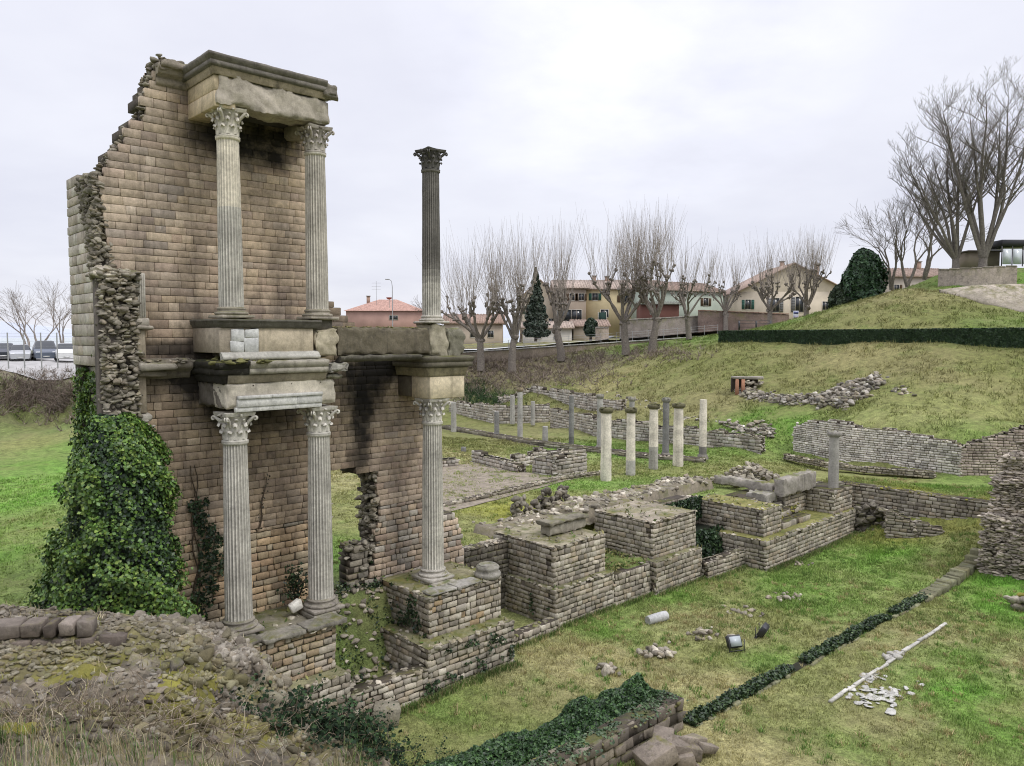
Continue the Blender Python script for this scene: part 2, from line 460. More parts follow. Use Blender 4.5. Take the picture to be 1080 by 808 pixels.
sl = bpy.data.lights.new("Sun", 'SUN'); so = bpy.data.objects.new("Sun", sl); col.objects.link(so)
sl.energy = 1.5; sl.angle = math.radians(18); sl.color = (1, .97, .92)
sd = Vector((.62, -.35, 1.0)).normalized()
SUNV = sd
so.rotation_euler = (-sd).to_track_quat('-Z', 'Y').to_euler(); so.location = (0, 0, 60)
sky.sun_elevation = math.asin(sd.z); sky.sun_rotation = math.atan2(sd.x, sd.y)

# ------------------------------------------------------------------ terrain
FR = []   # front controls  (x,y,z)
for s in range(-6, 31, 6):
    for t in (-2, -8, -14, -20):
        x, y = W(s, t)[:2]
        if y > 15: FR.append((x, y, 0))
for x, y, z in [(0,0,9.2),(-8,4,8.2),(8,4,8),(16,4,7),(0,9,4.4),(8,10,3.2),(20,10,3),(0,15,.4),(10,15,0),(25,15,0),(-12,8,7.2),(-20,8,7.5),(-20,16,4.5),(-14,16,3),(-9,13,3.2),(40,20,0),(30,28,0),(-3,14,1.2),(-25,0,9),(25,0,8),(0,-20,12),(30,-20,12),(-30,-20,12)]:
    FR.append((x, y, z))
for u, v, z in [(905,563,0),(950,570,.35),(990,568,.7),(1040,550,1.7),(920,546,.9),(1080,620,.2),(1040,605,.2),(1080,808,0),(1200,620,.3),(1100,560,1.8),(1200,560,1.8)]:
    FR.append(tuple(pz(u, v, z)))
BK = []
for s, t in [(-20,3),(-12,3),(-5,3),(0,3),(10,3),(20,3),(34,3),(36,-5),(38,-10),(45,-15),(60,-30),(10,20),(25,20),(-4,8),(-20,-10),(36,-20),(50,-10)]:
    x, y = W(s, t)[:2]; BK.append((x, y, 2.6))
for u, v, z in [(480,440,2.6),(540,452,2.6),(600,462,2.6),(640,475,2.6),(720,480,2.6),(780,484,2.6),(835,495,2.5),(900,500,2.5),(1000,506,2.5),(1060,512,2.5),
                (600,448,2.6),(700,472,2.5),
                (20,452,3.5),(75,452,3.5),(-100,455,3.5),(-300,455,3.5),(20,500,3.0),(60,560,2.8),(250,428,3.2),(400,430,2.8),(360,520,2.6),(360,620,2.6)]:
    BK.append(tuple(pz(u, v, z)))
for u, v in [(836,480.5),(865,485.5),(891,490.5),(920,494.5),(950,497.5),(980,501.5),(1013,505.5),(1051,506.5),(1100,508.5),(580,451),(625,461),(660,465.5),(700,470),(750,475.5),(800,481)]: BK.append(tuple(pz(u, v, 2.45)))
for u, v, d in [(849,444,56.8),(891,443,53),(950,452,49.8),(985,460,48.2),(1015,467,47.3),(1045,458,47),(1080,446,46.8),(1200,430,44),
                (480,420,89),(579,428,79),(627,441,68.5),(700,450,62),(780,460,56.5),
                (760,364,80),(860,363,73),(960,363,66),(1080,363,60),(1300,363,50),(1600,366,44),
                (1000,405,56),(900,400,63),
                (480,377,100),(540,376,100),(600,374,99),(660,371,97),(700,366,95),(745,358,93),
                (440,384,96),(490,371,104),(600,363,106),(755,352,112),
                (500,366,140),(700,352,140),(850,346,130),(400,366,130),(350,371,105),(250,385,82),(330,440,80),
                (800,349,86),(850,336,83),(900,320,80),(962,303,79),(965,347,68),(1080,347,63),(1200,345,64),
                (870,346,104),(900,348,112),(960,330,110),(1020,284,86),(1080,283,86),(1300,283,84),(985,290,92),(988,308,79),(1030,319,74.6),(1080,334,70.3),(1140,352,67.3),(996,308,82),(1030,307,80.5),(1070,308,78.6),(1140,306,75),(940,320,95),(1050,284,110),
                (0,389,61),(75,389,61.5),(-100,389,61),(-400,389,61),(0,383.5,68),(75,384,68),(-100,383,68),(0,371,100),(-200,371,100),(150,388,64),(75,371,110)]:
    BK.append(tuple(pd(u, v, d)))
for x, y, z in [(-150,200,4),(0,250,8),(150,250,14),(200,100,18),(120,30,12),(-150,60,9),(-150,20,5)]: BK.append((x, y, z))
class RBF:
    def __init__(s, P):
        P = np.array(P, float); s.P = P[:, :2]; n = len(P)
        D = np.linalg.norm(s.P[:, None]-s.P[None], axis=2)
        A = np.zeros((n+1, n+1)); A[:n, :n] = D + np.eye(n)*(-.08); A[:n, n] = 1; A[n, :n] = 1
        s.w = np.linalg.solve(A, np.append(P[:, 2], 0))
    def __call__(s, x, y):
        x = np.asarray(x, float).ravel(); y = np.asarray(y, float).ravel(); out = np.empty(len(x))
        for i in range(0, len(x), 20000):
            D = np.hypot(x[i:i+20000, None]-s.P[:, 0], y[i:i+20000, None]-s.P[:, 1]); out[i:i+20000] = D @ s.w[:-1] + s.w[-1]
        return out
rf, rb = RBF(FR), RBF(BK)
def vnoise(x, y, sc_, seed=0, oct_=3):
    """cheap vectorised value noise in [-1,1]"""
    out = 0; amp = 1; tot = 0
    for o in range(oct_):
        X = x/sc_*(2**o)+seed*7.1+o*13.7; Y = y/sc_*(2**o)-seed*3.3+o*5.1
        xi = np.floor(X).astype(int); yi = np.floor(Y).astype(int); fx = X-xi; fy = Y-yi
        fx = fx*fx*(3-2*fx); fy = fy*fy*(3-2*fy)
        def h(a, b):
            q = np.sin(a*127.1+b*311.7+seed*17.0+o)*43758.5453; return q-np.floor(q)
        v = (h(xi, yi)*(1-fx)+h(xi+1, yi)*fx)*(1-fy)+(h(xi, yi+1)*(1-fx)+h(xi+1, yi+1)*fx)*fy
        out = out+amp*(v*2-1); tot += amp; amp *= .5
    return out/tot
def sstep(x): x = np.clip(x, 0, 1); return x*x*(3-2*x)
def ground_z(x, y):
    x = np.asarray(x, float).ravel(); y = np.asarray(y, float).ravel()
    s, t = toST(x, y)
    w1 = sstep((t+.1-2.0*sstep((s-8.2)/.5)*(1-sstep((s-25)/1.0)))/1.3); w2 = sstep((s-34.25)/.4)
    w = np.maximum(w1, w2*sstep((t+60)/10))
    a = rf(x, y); b = rb(x, y)
    far = sstep((np.hypot(x, y)-170)/120)
    b = b*(1-far)+np.minimum(b, 6.0)*far
    z = a*(1-w)+b*w
    z = z + .05*vnoise(x, y, 1.7, 2) + .12*vnoise(x, y, 7, 3)*np.clip((np.hypot(x, y)-40)/30, 0, 1)*2
    slope_band = np.clip((z-3.4)/2, 0, 1)*np.clip((y-38)/10, 0, 1)
    z = z + slope_band*.22*vnoise(x, y, 2.6, 5)
    return z
def gz(x, y): return float(ground_z(np.array([x]), np.array([y]))[0])

def axis(parts):
    o = []
    for a, b, st in parts: o += list(np.arange(a, b, st))
    return np.array(o)
sa = axis([(-3000,-300,450),(-300,-60,24),(-60,-12,2.0),(-12,4,.5),(4,40,.4),(40,75,.7),(75,140,2),(140,320,20),(320,3200,420)])
ta = axis([(-2600,-200,400),(-200,-40,16),(-40,-22,1.2),(-22,-1,.45),(-1,2,.2),(2,30,.5),(30,80,.8),(80,150,2.2),(150,300,20),(300,3300,420)])
S, T = np.meshgrid(sa, ta, indexing='ij')
X = OX+S*EX+T*N[0]; Y = OY+S*EY+T*N[1]
Zg = ground_z(X, Y).reshape(X.shape)
# colours ----------------------------------------------------------
GRN=(.125,.21,.04); BGRN=(.13,.26,.04); OLV=(.20,.20,.075); STR=(.34,.285,.15); DRY=(.27,.235,.12); BRN=(.19,.15,.11); MOS=(.25,.24,.05); GRV=(.27,.235,.195); BNK=(.21,.165,.12); DGR=(.07,.11,.03)
CC = []
for u, v, z, c in [(440,760,0,OLV),(480,740,0,GRN),(520,735,0,OLV),(600,700,0,STR),(560,715,0,DRY),(640,690,0,STR),(700,700,0,DRY),(640,660,0,GRN),(700,625,0,GRN),(760,620,0,OLV),
    (760,660,0,DRY),(740,690,0,OLV),(800,690,0,GRN),(830,660,0,OLV),(850,620,0,GRN),(900,590,0,BGRN),(950,600,0,GRN),(870,640,0,GRN),(960,580,.5,BGRN),(1000,590,.5,OLV),(1010,560,1.3,OLV),
    (720,740,0,STR),(780,730,0,STR),(800,790,0,STR),(860,800,0,DRY),(900,780,0,GRN),(850,760,0,OLV),(960,790,0,OLV),(1000,760,0,GRN),(1050,780,0,GRN),(1060,700,0,DRY),(1000,690,0,GRN),
    (960,670,0,DRY),(1040,640,0,BGRN),(1070,620,0,BGRN),(990,720,0,BGRN),(940,760,0,DRY),(860,700,0,OLV),(900,680,0,DRY),(1060,740,0,OLV),(980,640,0,OLV),
    (30,470,3.3,OLV),(60,480,3.2,GRN),(20,510,3,BGRN),(60,520,3,BGRN),(20,550,3,GRN),(50,560,3,BGRN),(30,585,2.8,GRN),(20,600,2.7,GRN),(40,560,2.8,OLV),(-200,520,3,GRN),
    (360,500,2.6,DRY),(360,600,2.6,BGRN),(370,540,2.6,OLV),(360,640,2.6,GRN),(400,668,1.2,DGR),(385,700,.6,DGR),(410,640,1.8,DGR),(372,660,1.6,DGR),(490,560,2.6,OLV),(600,525,2.6,OLV),(560,540,2.6,MOS),(700,515,2.6,GRN),(640,512,2.6,BGRN),(760,500,2.6,OLV),
    (500,440,2.6,OLV),(500,470,2.6,OLV),(600,470,2.6,BGRN),(680,480,2.6,GRN),(800,470,2.6,BGRN),(800,500,2.6,OLV),(850,490,2.6,OLV),(940,500,2.6,OLV),(1000,515,2.6,GRN),(1030,505,2.6,GRN),
    (920,515,2.6,OLV),(960,522,2.6,MOS),(1030,530,2.6,MOS),(470,480,2.6,DRY),(560,465,2.6,DRY),(640,495,2.6,OLV)]:
    p = pz(u, v, z); CC.append((p[0], p[1], *c))
for u, v, d, c in [(500,400,95,BNK),(480,410,92,BRN),(520,385,97,BNK),(560,400,90,BNK),(620,385,93,BNK),(650,400,82,STR),(700,400,80,OLV),(700,375,90,DRY),(760,380,78,OLV),(800,400,70,OLV),(750,430,66,DRY),
    (860,380,70,DRY),(900,420,60,OLV),(950,380,62,DRY),(960,420,56,OLV),(1000,400,57,DRY),(1040,420,52,OLV),(1060,380,57,OLV),(900,375,68,STR),(640,425,72,DRY),(560,415,84,OLV),(520,420,86,DGR),
    (860,338,82,OLV),(920,320,80,DRY),(960,330,73,OLV),(1000,335,69,OLV),(1040,336,67,GRN),(960,305,79,DRY),(840,343,84,GRN),(20,395,60.5,GRN),(60,395,60.5,GRN),(20,410,60,BRN),(60,410,60,BRN),(20,430,59.3,BRN),(60,430,59,BRN),
    (20,445,58,GRN),(60,445,58,GRN),(0,385,64,GRV),(60,385,64,GRV),(200,410,64,BRN),(1060,286,86,GRN),(1060,292,82,BGRN),(900,345,110,DRY),(600,365,120,DRY),(760,345,125,DRY),(690,360,96,GRN),(740,362,90,GRN)]:
    p = pd(u, v, d); CC.append((p[0], p[1], *c))
CC = np.array(CC)
def gcol(x, y):
    x = np.asarray(x, float).ravel(); y = np.asarray(y, float).ravel(); out = np.empty((len(x), 3))
    wx = x+1.2*vnoise(x, y, 4, 8); wy = y+1.2*vnoise(x, y, 4, 9)
    for i in range(0, len(x), 20000):
        D2 = (wx[i:i+20000, None]-CC[:, 0])**2+(wy[i:i+20000, None]-CC[:, 1])**2
        w = 1/(D2/np.maximum(1, (CC[:, 1]/30)**2)+.8)**2; out[i:i+20000] = (w @ CC[:, 2:])/w.sum(axis=1)[:, None]
    n = vnoise(x, y, 3.0, 21, 4); n2 = vnoise(x, y, .9, 22, 3)
    a = np.clip(.5+n*1.1+n2*.5, 0, 1)[:, None]
    out = out*(1-.42*a) + (np.array(DRY)*.42*a) if True else out
    b = np.clip(n2*1.2-.1+n*.6, 0, 1)[:, None]
    out = out*(1-.4*b)+np.array(GRN)*.4*b
    sl_ = np.clip((y-52)/8, 0, 1)[:, None]; k = 1.28-.34*sl_; out = out*np.array([.95, 1.02, 1.])*(1-sl_*np.array([.02, .02, .10]))
    out = out*np.array([1., 1., .93])*k
    hz_ = np.clip((np.hypot(x, y)-150)/400, 0, 1)[:, None]  # distance haze mixed into the ground colour
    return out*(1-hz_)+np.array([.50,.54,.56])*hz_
ga = Acc(); ni, nj = S.shape
i, j = np.meshgrid(np.arange(ni-1), np.arange(nj-1), indexing='ij')
Fg = np.stack([i*nj+j, (i+1)*nj+j, (i+1)*nj+j+1, i*nj+j+1], -1).reshape(-1, 4)
Vg = np.stack([X, Y, Zg], -1).reshape(-1, 3); cen = Vg[Fg].mean(axis=1)
ga.add(Vg, Fg, gcol(cen[:, 0], cen[:, 1]))
mg, nt, b = newmat('grass_ground')
g = nd(nt, "ShaderNodeNewGeometry"); pos = g.outputs["Position"]
at = nd(nt, "ShaderNodeAttribute", attribute_name="Col"); c = at.outputs["Color"]
n1 = noise_(nt, .35, 6, .65, pos); n2 = noise_(nt, 2.2, 7, .7, pos); n3 = noise_(nt, 14, 5, .7, pos); n4 = noise_(nt, 60, 3, .7, pos)
c = cmul(nt, c, mapr(nt, n2, .3, .7, .5, 1.45)); c = cmul(nt, c, mapr(nt, n3, .3, .7, .5, 1.5)); c = cmul(nt, c, mapr(nt, n4, .3, .7, .75, 1.2))
c = cmix(nt, mapr(nt, n1, .5, .68, 0, .45), c, (.27,.245,.11))
c = cmix(nt, mapr(nt, noise_(nt, 1.1, 6, .7, pos), .6, .72, 0, .55), c, (.085,.065,.045))
nt.links.new(c, b.inputs["Base Color"]); b.inputs["Roughness"].default_value = 1
bp = nd(nt, "ShaderNodeBump"); bp.inputs["Strength"].default_value = .9; bp.inputs["Distance"].default_value = .08
nt.links.new(mul(nt, n3, mul(nt, n4, .4), 'ADD'), bp.inputs["Height"]); nt.links.new(bp.outputs[0], b.inputs["Normal"])
go = ga.build('ground', mg, smooth=True); tag(go, 'uneven winter grass ground, lawns and banks around the ruins', kind='structure')

def sheet(name, poly, lift, mat, c, label, sub=24, kind='structure'):
    """draped polygon sheet given by its world outline (quad)"""
    a = Acc(); P = [np.array(p[:2]) for p in poly]; n = sub
    u = np.linspace(0, 1, n+1)
    U_, V_ = np.meshgrid(u, u, indexing='ij'); U_ = U_[..., None]; V_ = V_[..., None]
    XY = (P[0]*(1-U_)+P[1]*U_)*(1-V_)+(P[3]*(1-U_)+P[2]*U_)*V_
    z = ground_z(XY[..., 0], XY[..., 1]).reshape(n+1, n+1)+lift
    V = np.concatenate([XY, z[..., None]], -1).reshape(-1, 3)
    i, j = np.meshgrid(np.arange(n), np.arange(n), indexing='ij')
    a.add(V, np.stack([i*(n+1)+j, (i+1)*(n+1)+j, (i+1)*(n+1)+j+1, i*(n+1)+j+1], -1).reshape(-1, 4), c)
    o = a.build(name, mat, smooth=True); tag(o, label, kind=kind); return o
M['gravel'] = attr_mat('gravel', .95, .3, 3.0, .8)
M['asphalt'] = attr_mat('asphalt', .9, .15, 1.5, .4)
def pzq(l, z): return [pz(u, v, z) for u, v in l]
sheet('gravel_court', pzq([(440,550),(596,507),(512,487),(440,494)], 2.6), .035, M['gravel'], (.27,.23,.18), 'rectangular bare gravel court between the low grey ruin walls', 40)
# distant hills at the left horizon, air haze put into their colour
ha = Acc(); mh = attr_mat('far_hills', 1.0, .05, .001)
xs = np.linspace(-3500, 600, 60); hts = 44+18*np.sin(xs/500)+16*np.sin(xs/170+1)
V = []
for x, h in zip(xs, hts): V += [(x, 2900, -60), (x, 2900, h), (x, 3200, h*.7), (x, 3300, -60)]
Fh = []
for k in range(59):
    for q in range(3): Fh.append([k*4+q, (k+1)*4+q, (k+1)*4+q+1, k*4+q+1])
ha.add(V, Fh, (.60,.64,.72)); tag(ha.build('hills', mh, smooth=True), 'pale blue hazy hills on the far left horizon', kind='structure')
# ------------------------------------------------------------------ columns
def shaft(acc, base, h, rb_, rt_, cols, nfl=24, rows=22, rough=.004):
    m = 6; seg = nfl*m; a = np.arange(seg)*2*math.pi/seg
    ph = (np.arange(seg) % m)/m
    prof = np.where(ph < .2, 0, np.sin(np.clip((ph-.2)/.8, 0, 1)*math.pi)*.105)
    R_ = []
    for i in range(rows+1):
        f = i/rows; r = rb_+(rt_-rb_)*(f**1.5)
        end = 1 if (.02 < f < .985) else .15
        rr = r*(1-prof*end)+NR.uniform(-rough, rough, seg)
        R_.append(np.stack([base[0]+rr*np.cos(a), base[1]+rr*np.sin(a), np.full(seg, base[2]+f*h)], 1))
    V = np.concatenate(R_); Fa = []; C = []
    i, j = np.meshgrid(np.arange(rows), np.arange(seg), indexing='ij'); k = (j+1) % seg
    Fa = np.stack([i*seg+j, i*seg+k, (i+1)*seg+k, (i+1)*seg+j], -1).reshape(-1, 4)
    f = ((i+.5)/rows).ravel(); C = np.array([cols(x) for x in f])
    dk = np.where(prof[j.ravel()] > .05, .66, 1.05)[:, None]; dk = np.where(C[:, :1] > .71, .5+.5*dk, dk)     # flute shade painted into the colour, weaker on cream
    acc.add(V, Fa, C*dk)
def capital(acc, base, r, h, w, c):
    """Corinthian capital : bell, two rings of leaves, corner volutes, abacus"""
    base = np.asarray(base, float); c = np.array(c)
    lathe(acc, base, [(r*1.12, 0), (r*1.16, .03*h), (r*1.08, .06*h), (r*.98, .08*h), (r*.98, .5*h), (r*1.1, .8*h), (r*1.28, .88*h)], c*.8, 24)
    def leaf(a, z0, z1, r0, out, wd):
        n = 7; V = []; ca, sa = math.cos(a), math.sin(a); rad = np.array([ca, sa, 0]); tan = np.array([-sa, ca, 0])
        for i in range(n):
            f = i/(n-1)
            if f < .75: g = f/.75; rr = r0+out*.35*g**2; z = z0+(z1-z0)*g
            else: g = (f-.75)/.25; rr = r0+out*(.35+.65*math.sin(g*1.57)); z = z1-(z1-z0)*.22*g*g+.02
            ww = wd*(1-.15*f)*(1.0 if i % 2 == 0 else .78)*(1 if f < .95 else .5)
            for q in (-1, -.5, 0, .5, 1):
                bulge = .05*r*(1-abs(q))*1.2
                V.append(base+rad*(rr+bulge-(abs(q)**2)*.12*r)+tan*(ww*q)+Z*(z-abs(q)*.05*h*f))
        Fa = []
        for i in range(n-1):
            for q in range(4): Fa.append([i*5+q, i*5+q+1, (i+1)*5+q+1, (i+1)*5+q])
        acc.add(V, Fa, [c*R.uniform(.8, 1.15) for _ in Fa])
    for k in range(8): leaf(AX+k*math.pi/4, .06*h, .40*h, r*1.0, r*.36, r*.40)
    for k in range(8): leaf(AX+(k+.5)*math.pi/4, .10*h, .66*h, r*1.0, r*.42, r*.36)
    hd = w/2*1.28
    for k in range(4):
        a = AX+math.pi/4+k*math.pi/2
        rad = np.array([math.cos(a), math.sin(a), 0]); tan = np.array([-math.sin(a), math.cos(a), 0])
        pts = [base+rad*(r*1.0)+Z*.5*h, base+rad*(r*1.25)+Z*.68*h, base+rad*(hd*.86)+Z*.82*h, base+rad*(hd*1.0)+Z*.86*h]
        tube(acc, pts, [.05*r*2, .16*r, .17*r, .1*r], c, 6)
        # scroll
        th = np.linspace(0, 4.5, 12); sr = .20*r*(1-th/6)
        pts = [base+rad*(hd*.95+sr_*math.cos(1.57-t_)*.9)+Z*(.78*h+sr_*math.sin(1.57-t_)) for t_, sr_ in zip(th, sr)]
        for o in (-.10*r, .10*r): tube(acc, [p+tan*o for p in pts], np.full(12, .075*r), c*1.05, 5)
    for k in range(4):    # small rosettes and inner scrolls
        a = AX+k*math.pi/2; rad = np.array([math.cos(a), math.sin(a), 0]); tan = np.array([-math.sin(a), math.cos(a), 0])
        rock(acc, base+rad*(r*1.34)+Z*.92*h, .2*r, c, .9)
        for o in (-.34, .34): rock(acc, base+rad*(r*1.22)+tan*r*o+Z*.76*h, .17*r, c, .9)
    # abacus : concave sides
    out = []
    for k in range(4):
        a0 = AX+math.pi/4+k*math.pi/2; a1 = a0+math.pi/2
        p0 = np.array([math.cos(a0), math.sin(a0)])*hd; p1 = np.array([math.cos(a1), math.sin(a1)])*hd
        for f in (0.04, .25, .5, .75, .96):
            p = p0*(1-f)+p1*f; p = p*(1-.42*math.sin(f*math.pi)*.45); out.append(p)
    n = len(out); rows = []
    for z, sc_ in ((.87*h, .94), (.92*h, 1.0), (1.0*h, 1.03)):
        rows += [[base[0]+p[0]*sc_, base[1]+p[1]*sc_, base[2]+z] for p in out]
    Fa = [[i*n+j, i*n+(j+1) % n, (i+1)*n+(j+1) % n, (i+1)*n+j] for i in range(2) for j in range(n)]
    acc.add(rows, Fa, c)
    top = rows[2*n:]+[[base[0], base[1], base[2]+h]]; acc.add(top, [[j, (j+1) % n, n] for j in range(n)], c)
    bot = rows[:n]+[[base[0], base[1], base[2]+.87*h]]; acc.add(bot, [[(j+1) % n, j, n] for j in range(n)], c)
def corinthian(s, t, z0, z1, rb_, rt_, hb, hc, label, cols, capc, basec, group):
    o = empty('corinthian_column', W(s, t, z0), label, 'column', group)
    b = W(s, t, z0)
    a = Acc(); r = rb_
    bevbox(a, W(s-r*1.42, t-r*1.42, z0), E*r*2.84, N*r*2.84, Z*hb*.3, .02, basec, .012)
    prof = [(r*1.36, hb*.3)]
    for f in np.linspace(-1.3, 1.3, 7): prof.append((r*(1.24+.14*math.cos(f)), hb*(.44+.13*math.sin(f)/1)))
    prof += [(r*1.14, hb*.60), (r*1.08, hb*.68), (r*1.13, hb*.75)]
    for f in np.linspace(-1.2, 1.2, 6): prof.append((r*(1.08+.10*math.cos(f)), hb*(.85+.09*math.sin(f))))
    prof += [(r*1.04, hb)]
    lathe(a, b, prof, basec, 40); a.build('base', M['trim'], o)
    a = Acc(); shaft(a, b+Z*hb, z1-z0-hb-hc, rb_, rt_, cols)
    h2 = z1-hc-z0
    lathe(a, b+Z*h2, [(rt_*1.0, -.07), (rt_*1.13, -.05), (rt_*1.13, -.0)], np.array(cols(1)), 36)
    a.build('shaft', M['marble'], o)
    a = Acc(); capital(a, b+Z*h2, rt_, hc, rt_*3.05, capc); a.build('capital', M['marble'], o)
    return o
PALE = (.70,.665,.58); PALEG = (.60,.57,.50); CREAM = (.72,.66,.54); DKG = (.15,.14,.125)
g1 = 'columns of the ruined stage front'
corinthian(-.1, 0, 2.87, 8.84, .36, .305, .36, .80, 'leftmost pale fluted column of the lower row, standing on the stone podium', lambda f: PALEG, PALEG, (.30,.27,.23), g1)
corinthian(2.4, 0, 2.87, 8.84, .36, .305, .36, .80, 'second pale fluted column of the lower row, at the podium corner beside the dark ledge end', lambda f: PALEG, PALEG, (.30,.27,.23), g1)
corinthian(6.55, 0, 2.87, 8.84, .36, .305, .36, .80, 'rightmost lower fluted column, alone on its own stone pier under a beige block', lambda f: PALEG if f > .55 else PALE, PALEG, (.45,.42,.37), g1)
corinthian(-.12, 0, 11.33, 16.77, .315, .275, .30, .74, 'upper fluted column with smooth cream upper half under the roof corner', lambda f: CREAM if f > .60 else PALEG, (.58,.54,.45), (.36,.32,.26), g1)
corinthian(2.42, 0, 11.33, 16.77, .315, .275, .30, .74, 'upper fluted grey column at the right end of the tall brick wall', lambda f: (.60,.555,.475), (.42,.38,.33), (.36,.32,.26), g1)
corinthian(6.55, 0, 11.27, 16.82, .30, .27, .26, .66, 'lone free-standing column with dark weathered upper part and pale foot', lambda f: tuple(np.array(PALEG)*(1-min(1, max(0, (f-.20)/.16))**.7)+np.array(DKG)*1.25*(min(1, max(0, (f-.20)/.16))**.7)), (.10,.095,.085), (.45,.42,.36), g1)

# ------------------------------------------------------------------ stage wall
root = empty('stage_wall', W(0, 1.4, 2.4), 'towering ruined wall of brown stone blocks with a stepped broken left edge', 'ruin wall')
left = [(18.02, -1.43)] + [(pt(u, v, 1.4)[1], pt(u, v, 1.4)[0]) for u, v in [(155,90),(149,118),(133,143),(116,163),(103,185),(110,235),(117,283)]] + [(12.2, -2.6), (2.0, -2.6)]
def lb(z):
    for (za, a), (zb, b) in zip(left[:-1], left[1:]):
        if za >= z >= zb: return a+(b-a)*(za-z)/(za-zb)
    return -1.43 if z > 18 else -2.6
def spans(z):
    l = lb(z)
    if z > 14.8: l += R.uniform(-.12, .14)
    if z > 12.3: return [(l, 2.95)]
    if z > 11.15:
        return [(l, 3.3+(12.3-z)/1.15*1.3)]
    if z > 6.72: return [(l, 7.45+R.uniform(-.1, .1))]
    if z > 6.3: return [(l, 3.55), (4.55+R.uniform(-.1, .1), 7.4)]
    if z > 4.5: return [(l, 3.5), (5.38+.08*math.sin(z*4), 7.5+R.uniform(-.1, .1))]
    return [(l, 3.5+R.uniform(-.05, .1)), (5.25-max(0, 3.6-z)*.5+R.uniform(-.08, .08), 9.1-max(0, z-3.6)*.5+R.uniform(-.2, 0))]
def shade_main(x, z):
    f = np.array([1., 1., 1.])
    n = float(vnoise(np.array([x]), np.array([z]), 1.6, 4)[0]); n2 = float(vnoise(np.array([x*2.5]), np.array([z*.5]), 1.0, 6)[0])
    f *= (1+.30*n)*(1+.16*float(vnoise(np.array([x]), np.array([z*2.]), .45, 14, 2)[0]))
    def blob(cx, cz, rx, rz, k):
        d = ((x-cx)/rx)**2+((z-cz)/rz)**2
        return 1-.35*k*math.exp(-d*1.2)
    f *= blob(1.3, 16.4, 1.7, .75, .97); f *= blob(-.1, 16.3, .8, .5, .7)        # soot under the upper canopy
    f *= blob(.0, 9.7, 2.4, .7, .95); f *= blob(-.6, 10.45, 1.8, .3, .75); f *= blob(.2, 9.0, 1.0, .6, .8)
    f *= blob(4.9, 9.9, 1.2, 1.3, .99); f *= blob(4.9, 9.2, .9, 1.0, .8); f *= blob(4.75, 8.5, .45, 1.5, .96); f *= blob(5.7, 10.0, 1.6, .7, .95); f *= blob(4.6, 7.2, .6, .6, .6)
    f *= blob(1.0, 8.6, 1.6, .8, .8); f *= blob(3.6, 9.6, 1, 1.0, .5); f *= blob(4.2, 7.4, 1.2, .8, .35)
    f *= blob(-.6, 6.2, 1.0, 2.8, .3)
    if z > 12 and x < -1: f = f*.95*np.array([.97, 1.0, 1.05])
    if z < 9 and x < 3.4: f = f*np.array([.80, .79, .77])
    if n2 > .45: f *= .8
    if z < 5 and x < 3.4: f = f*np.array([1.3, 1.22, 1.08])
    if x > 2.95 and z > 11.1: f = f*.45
    if x > 5: f = f*np.array([.98, .98, 1.02])
    return f
A0 = W(0, 1.4, 0)
fa, core = Acc(), Acc()
masonry(fa, core, A0, E, -N, spans, 9.9, 18.0, ch=.218, bw=.44, thick=1.0, shade=shade_main, jit=.003, bulge=.004, gap=.012, bev=.003)
masonry(fa, core, A0, E, -N, spans, 5.2, 9.9, ch=.21, bw=.38, thick=1.0, shade=shade_main, jit=.005, bulge=.007, gap=.014, bev=.004)
masonry(fa, core, A0, E, -N, spans, 2.0, 5.2, ch=.20, bw=.32, thick=1.0, shade=shade_main, jit=.016, bulge=.02, gap=.02, pal=PAL_BRICK+PAL_POD)
fa.build('block_facing', M['sooty'], root)
# back facing
fb = Acc()
masonry(fb, None, W(0, 2.4, 0), E, N, lambda z: [(a+.1, b-.1) for a, b in spans(z)], 2.0, 18.0, ch=.30, bw=.6, depth=.05)
fb.build('rear_facing', M['brick'], root)
core.build('wall_core', M['rubble'], root)
# broken left end : rubble core seen in section (upper), the coursed return behind it
ru = Acc()
for zz in np.arange(12.3, 15.0, .06):
    for k in range(9):
        t = R.uniform(1.42, float(np.interp(zz, [12.35, 15.1], [1.5, 2.9]))); s = -2.96+R.uniform(-.09, .04)
        rock(ru, W(s, t, zz+R.uniform(-.05, .05)), R.uniform(.05, .12), pick(PAL_RUB, .35)*.62, .7)
stbox(ru, -2.9, -2.3, 1.5, 2.35, 12, 14.8, (.06,.05,.04))
for zz in np.arange(12.3, 15.0, .06):
    for k in range(4): rock(ru, W(R.uniform(-3.0, lb(zz)+.08), 1.5+R.uniform(-.08, .08), zz), R.uniform(.05, .13), pick(PAL_RUB, .35)*.62, .7)
for za, a in [(z, lb(z)) for z in np.arange(14.9, 18.1, .07)]:
    for k in range(3): rock(ru, W(a-R.uniform(-.12, .05), R.uniform(1.45, 2.0), za), R.uniform(.05, .11), pick(PAL_RUB, .25)*.7, .6)
for k in range(330):   # ragged jamb of the opening
    z = R.uniform(2.5, 6.5); s = 5.32 if z > 3.7 else 5.2-(3.7-z)*.5
    rock(ru, W(s+R.uniform(-.14, .06), R.uniform(1.46, 2.35), z), R.uniform(.07, .17), pick(PAL_RUB, .3)*.75, .6)
for k in range(90):
    z = R.uniform(2.5, 6.6); rock(ru, W(3.52+R.uniform(-.05, .1), R.uniform(1.5, 2.35), z), R.uniform(.08, .17), pick(PAL_RUB, .3)*.8, .6)
for k in range(60): rock(ru, W(R.uniform(3.6, 5.2), R.uniform(1.5, 2.3), 6.72+R.uniform(-.05, .05)), R.uniform(.08, .16), pick(PAL_RUB, .3)*.6, .5)
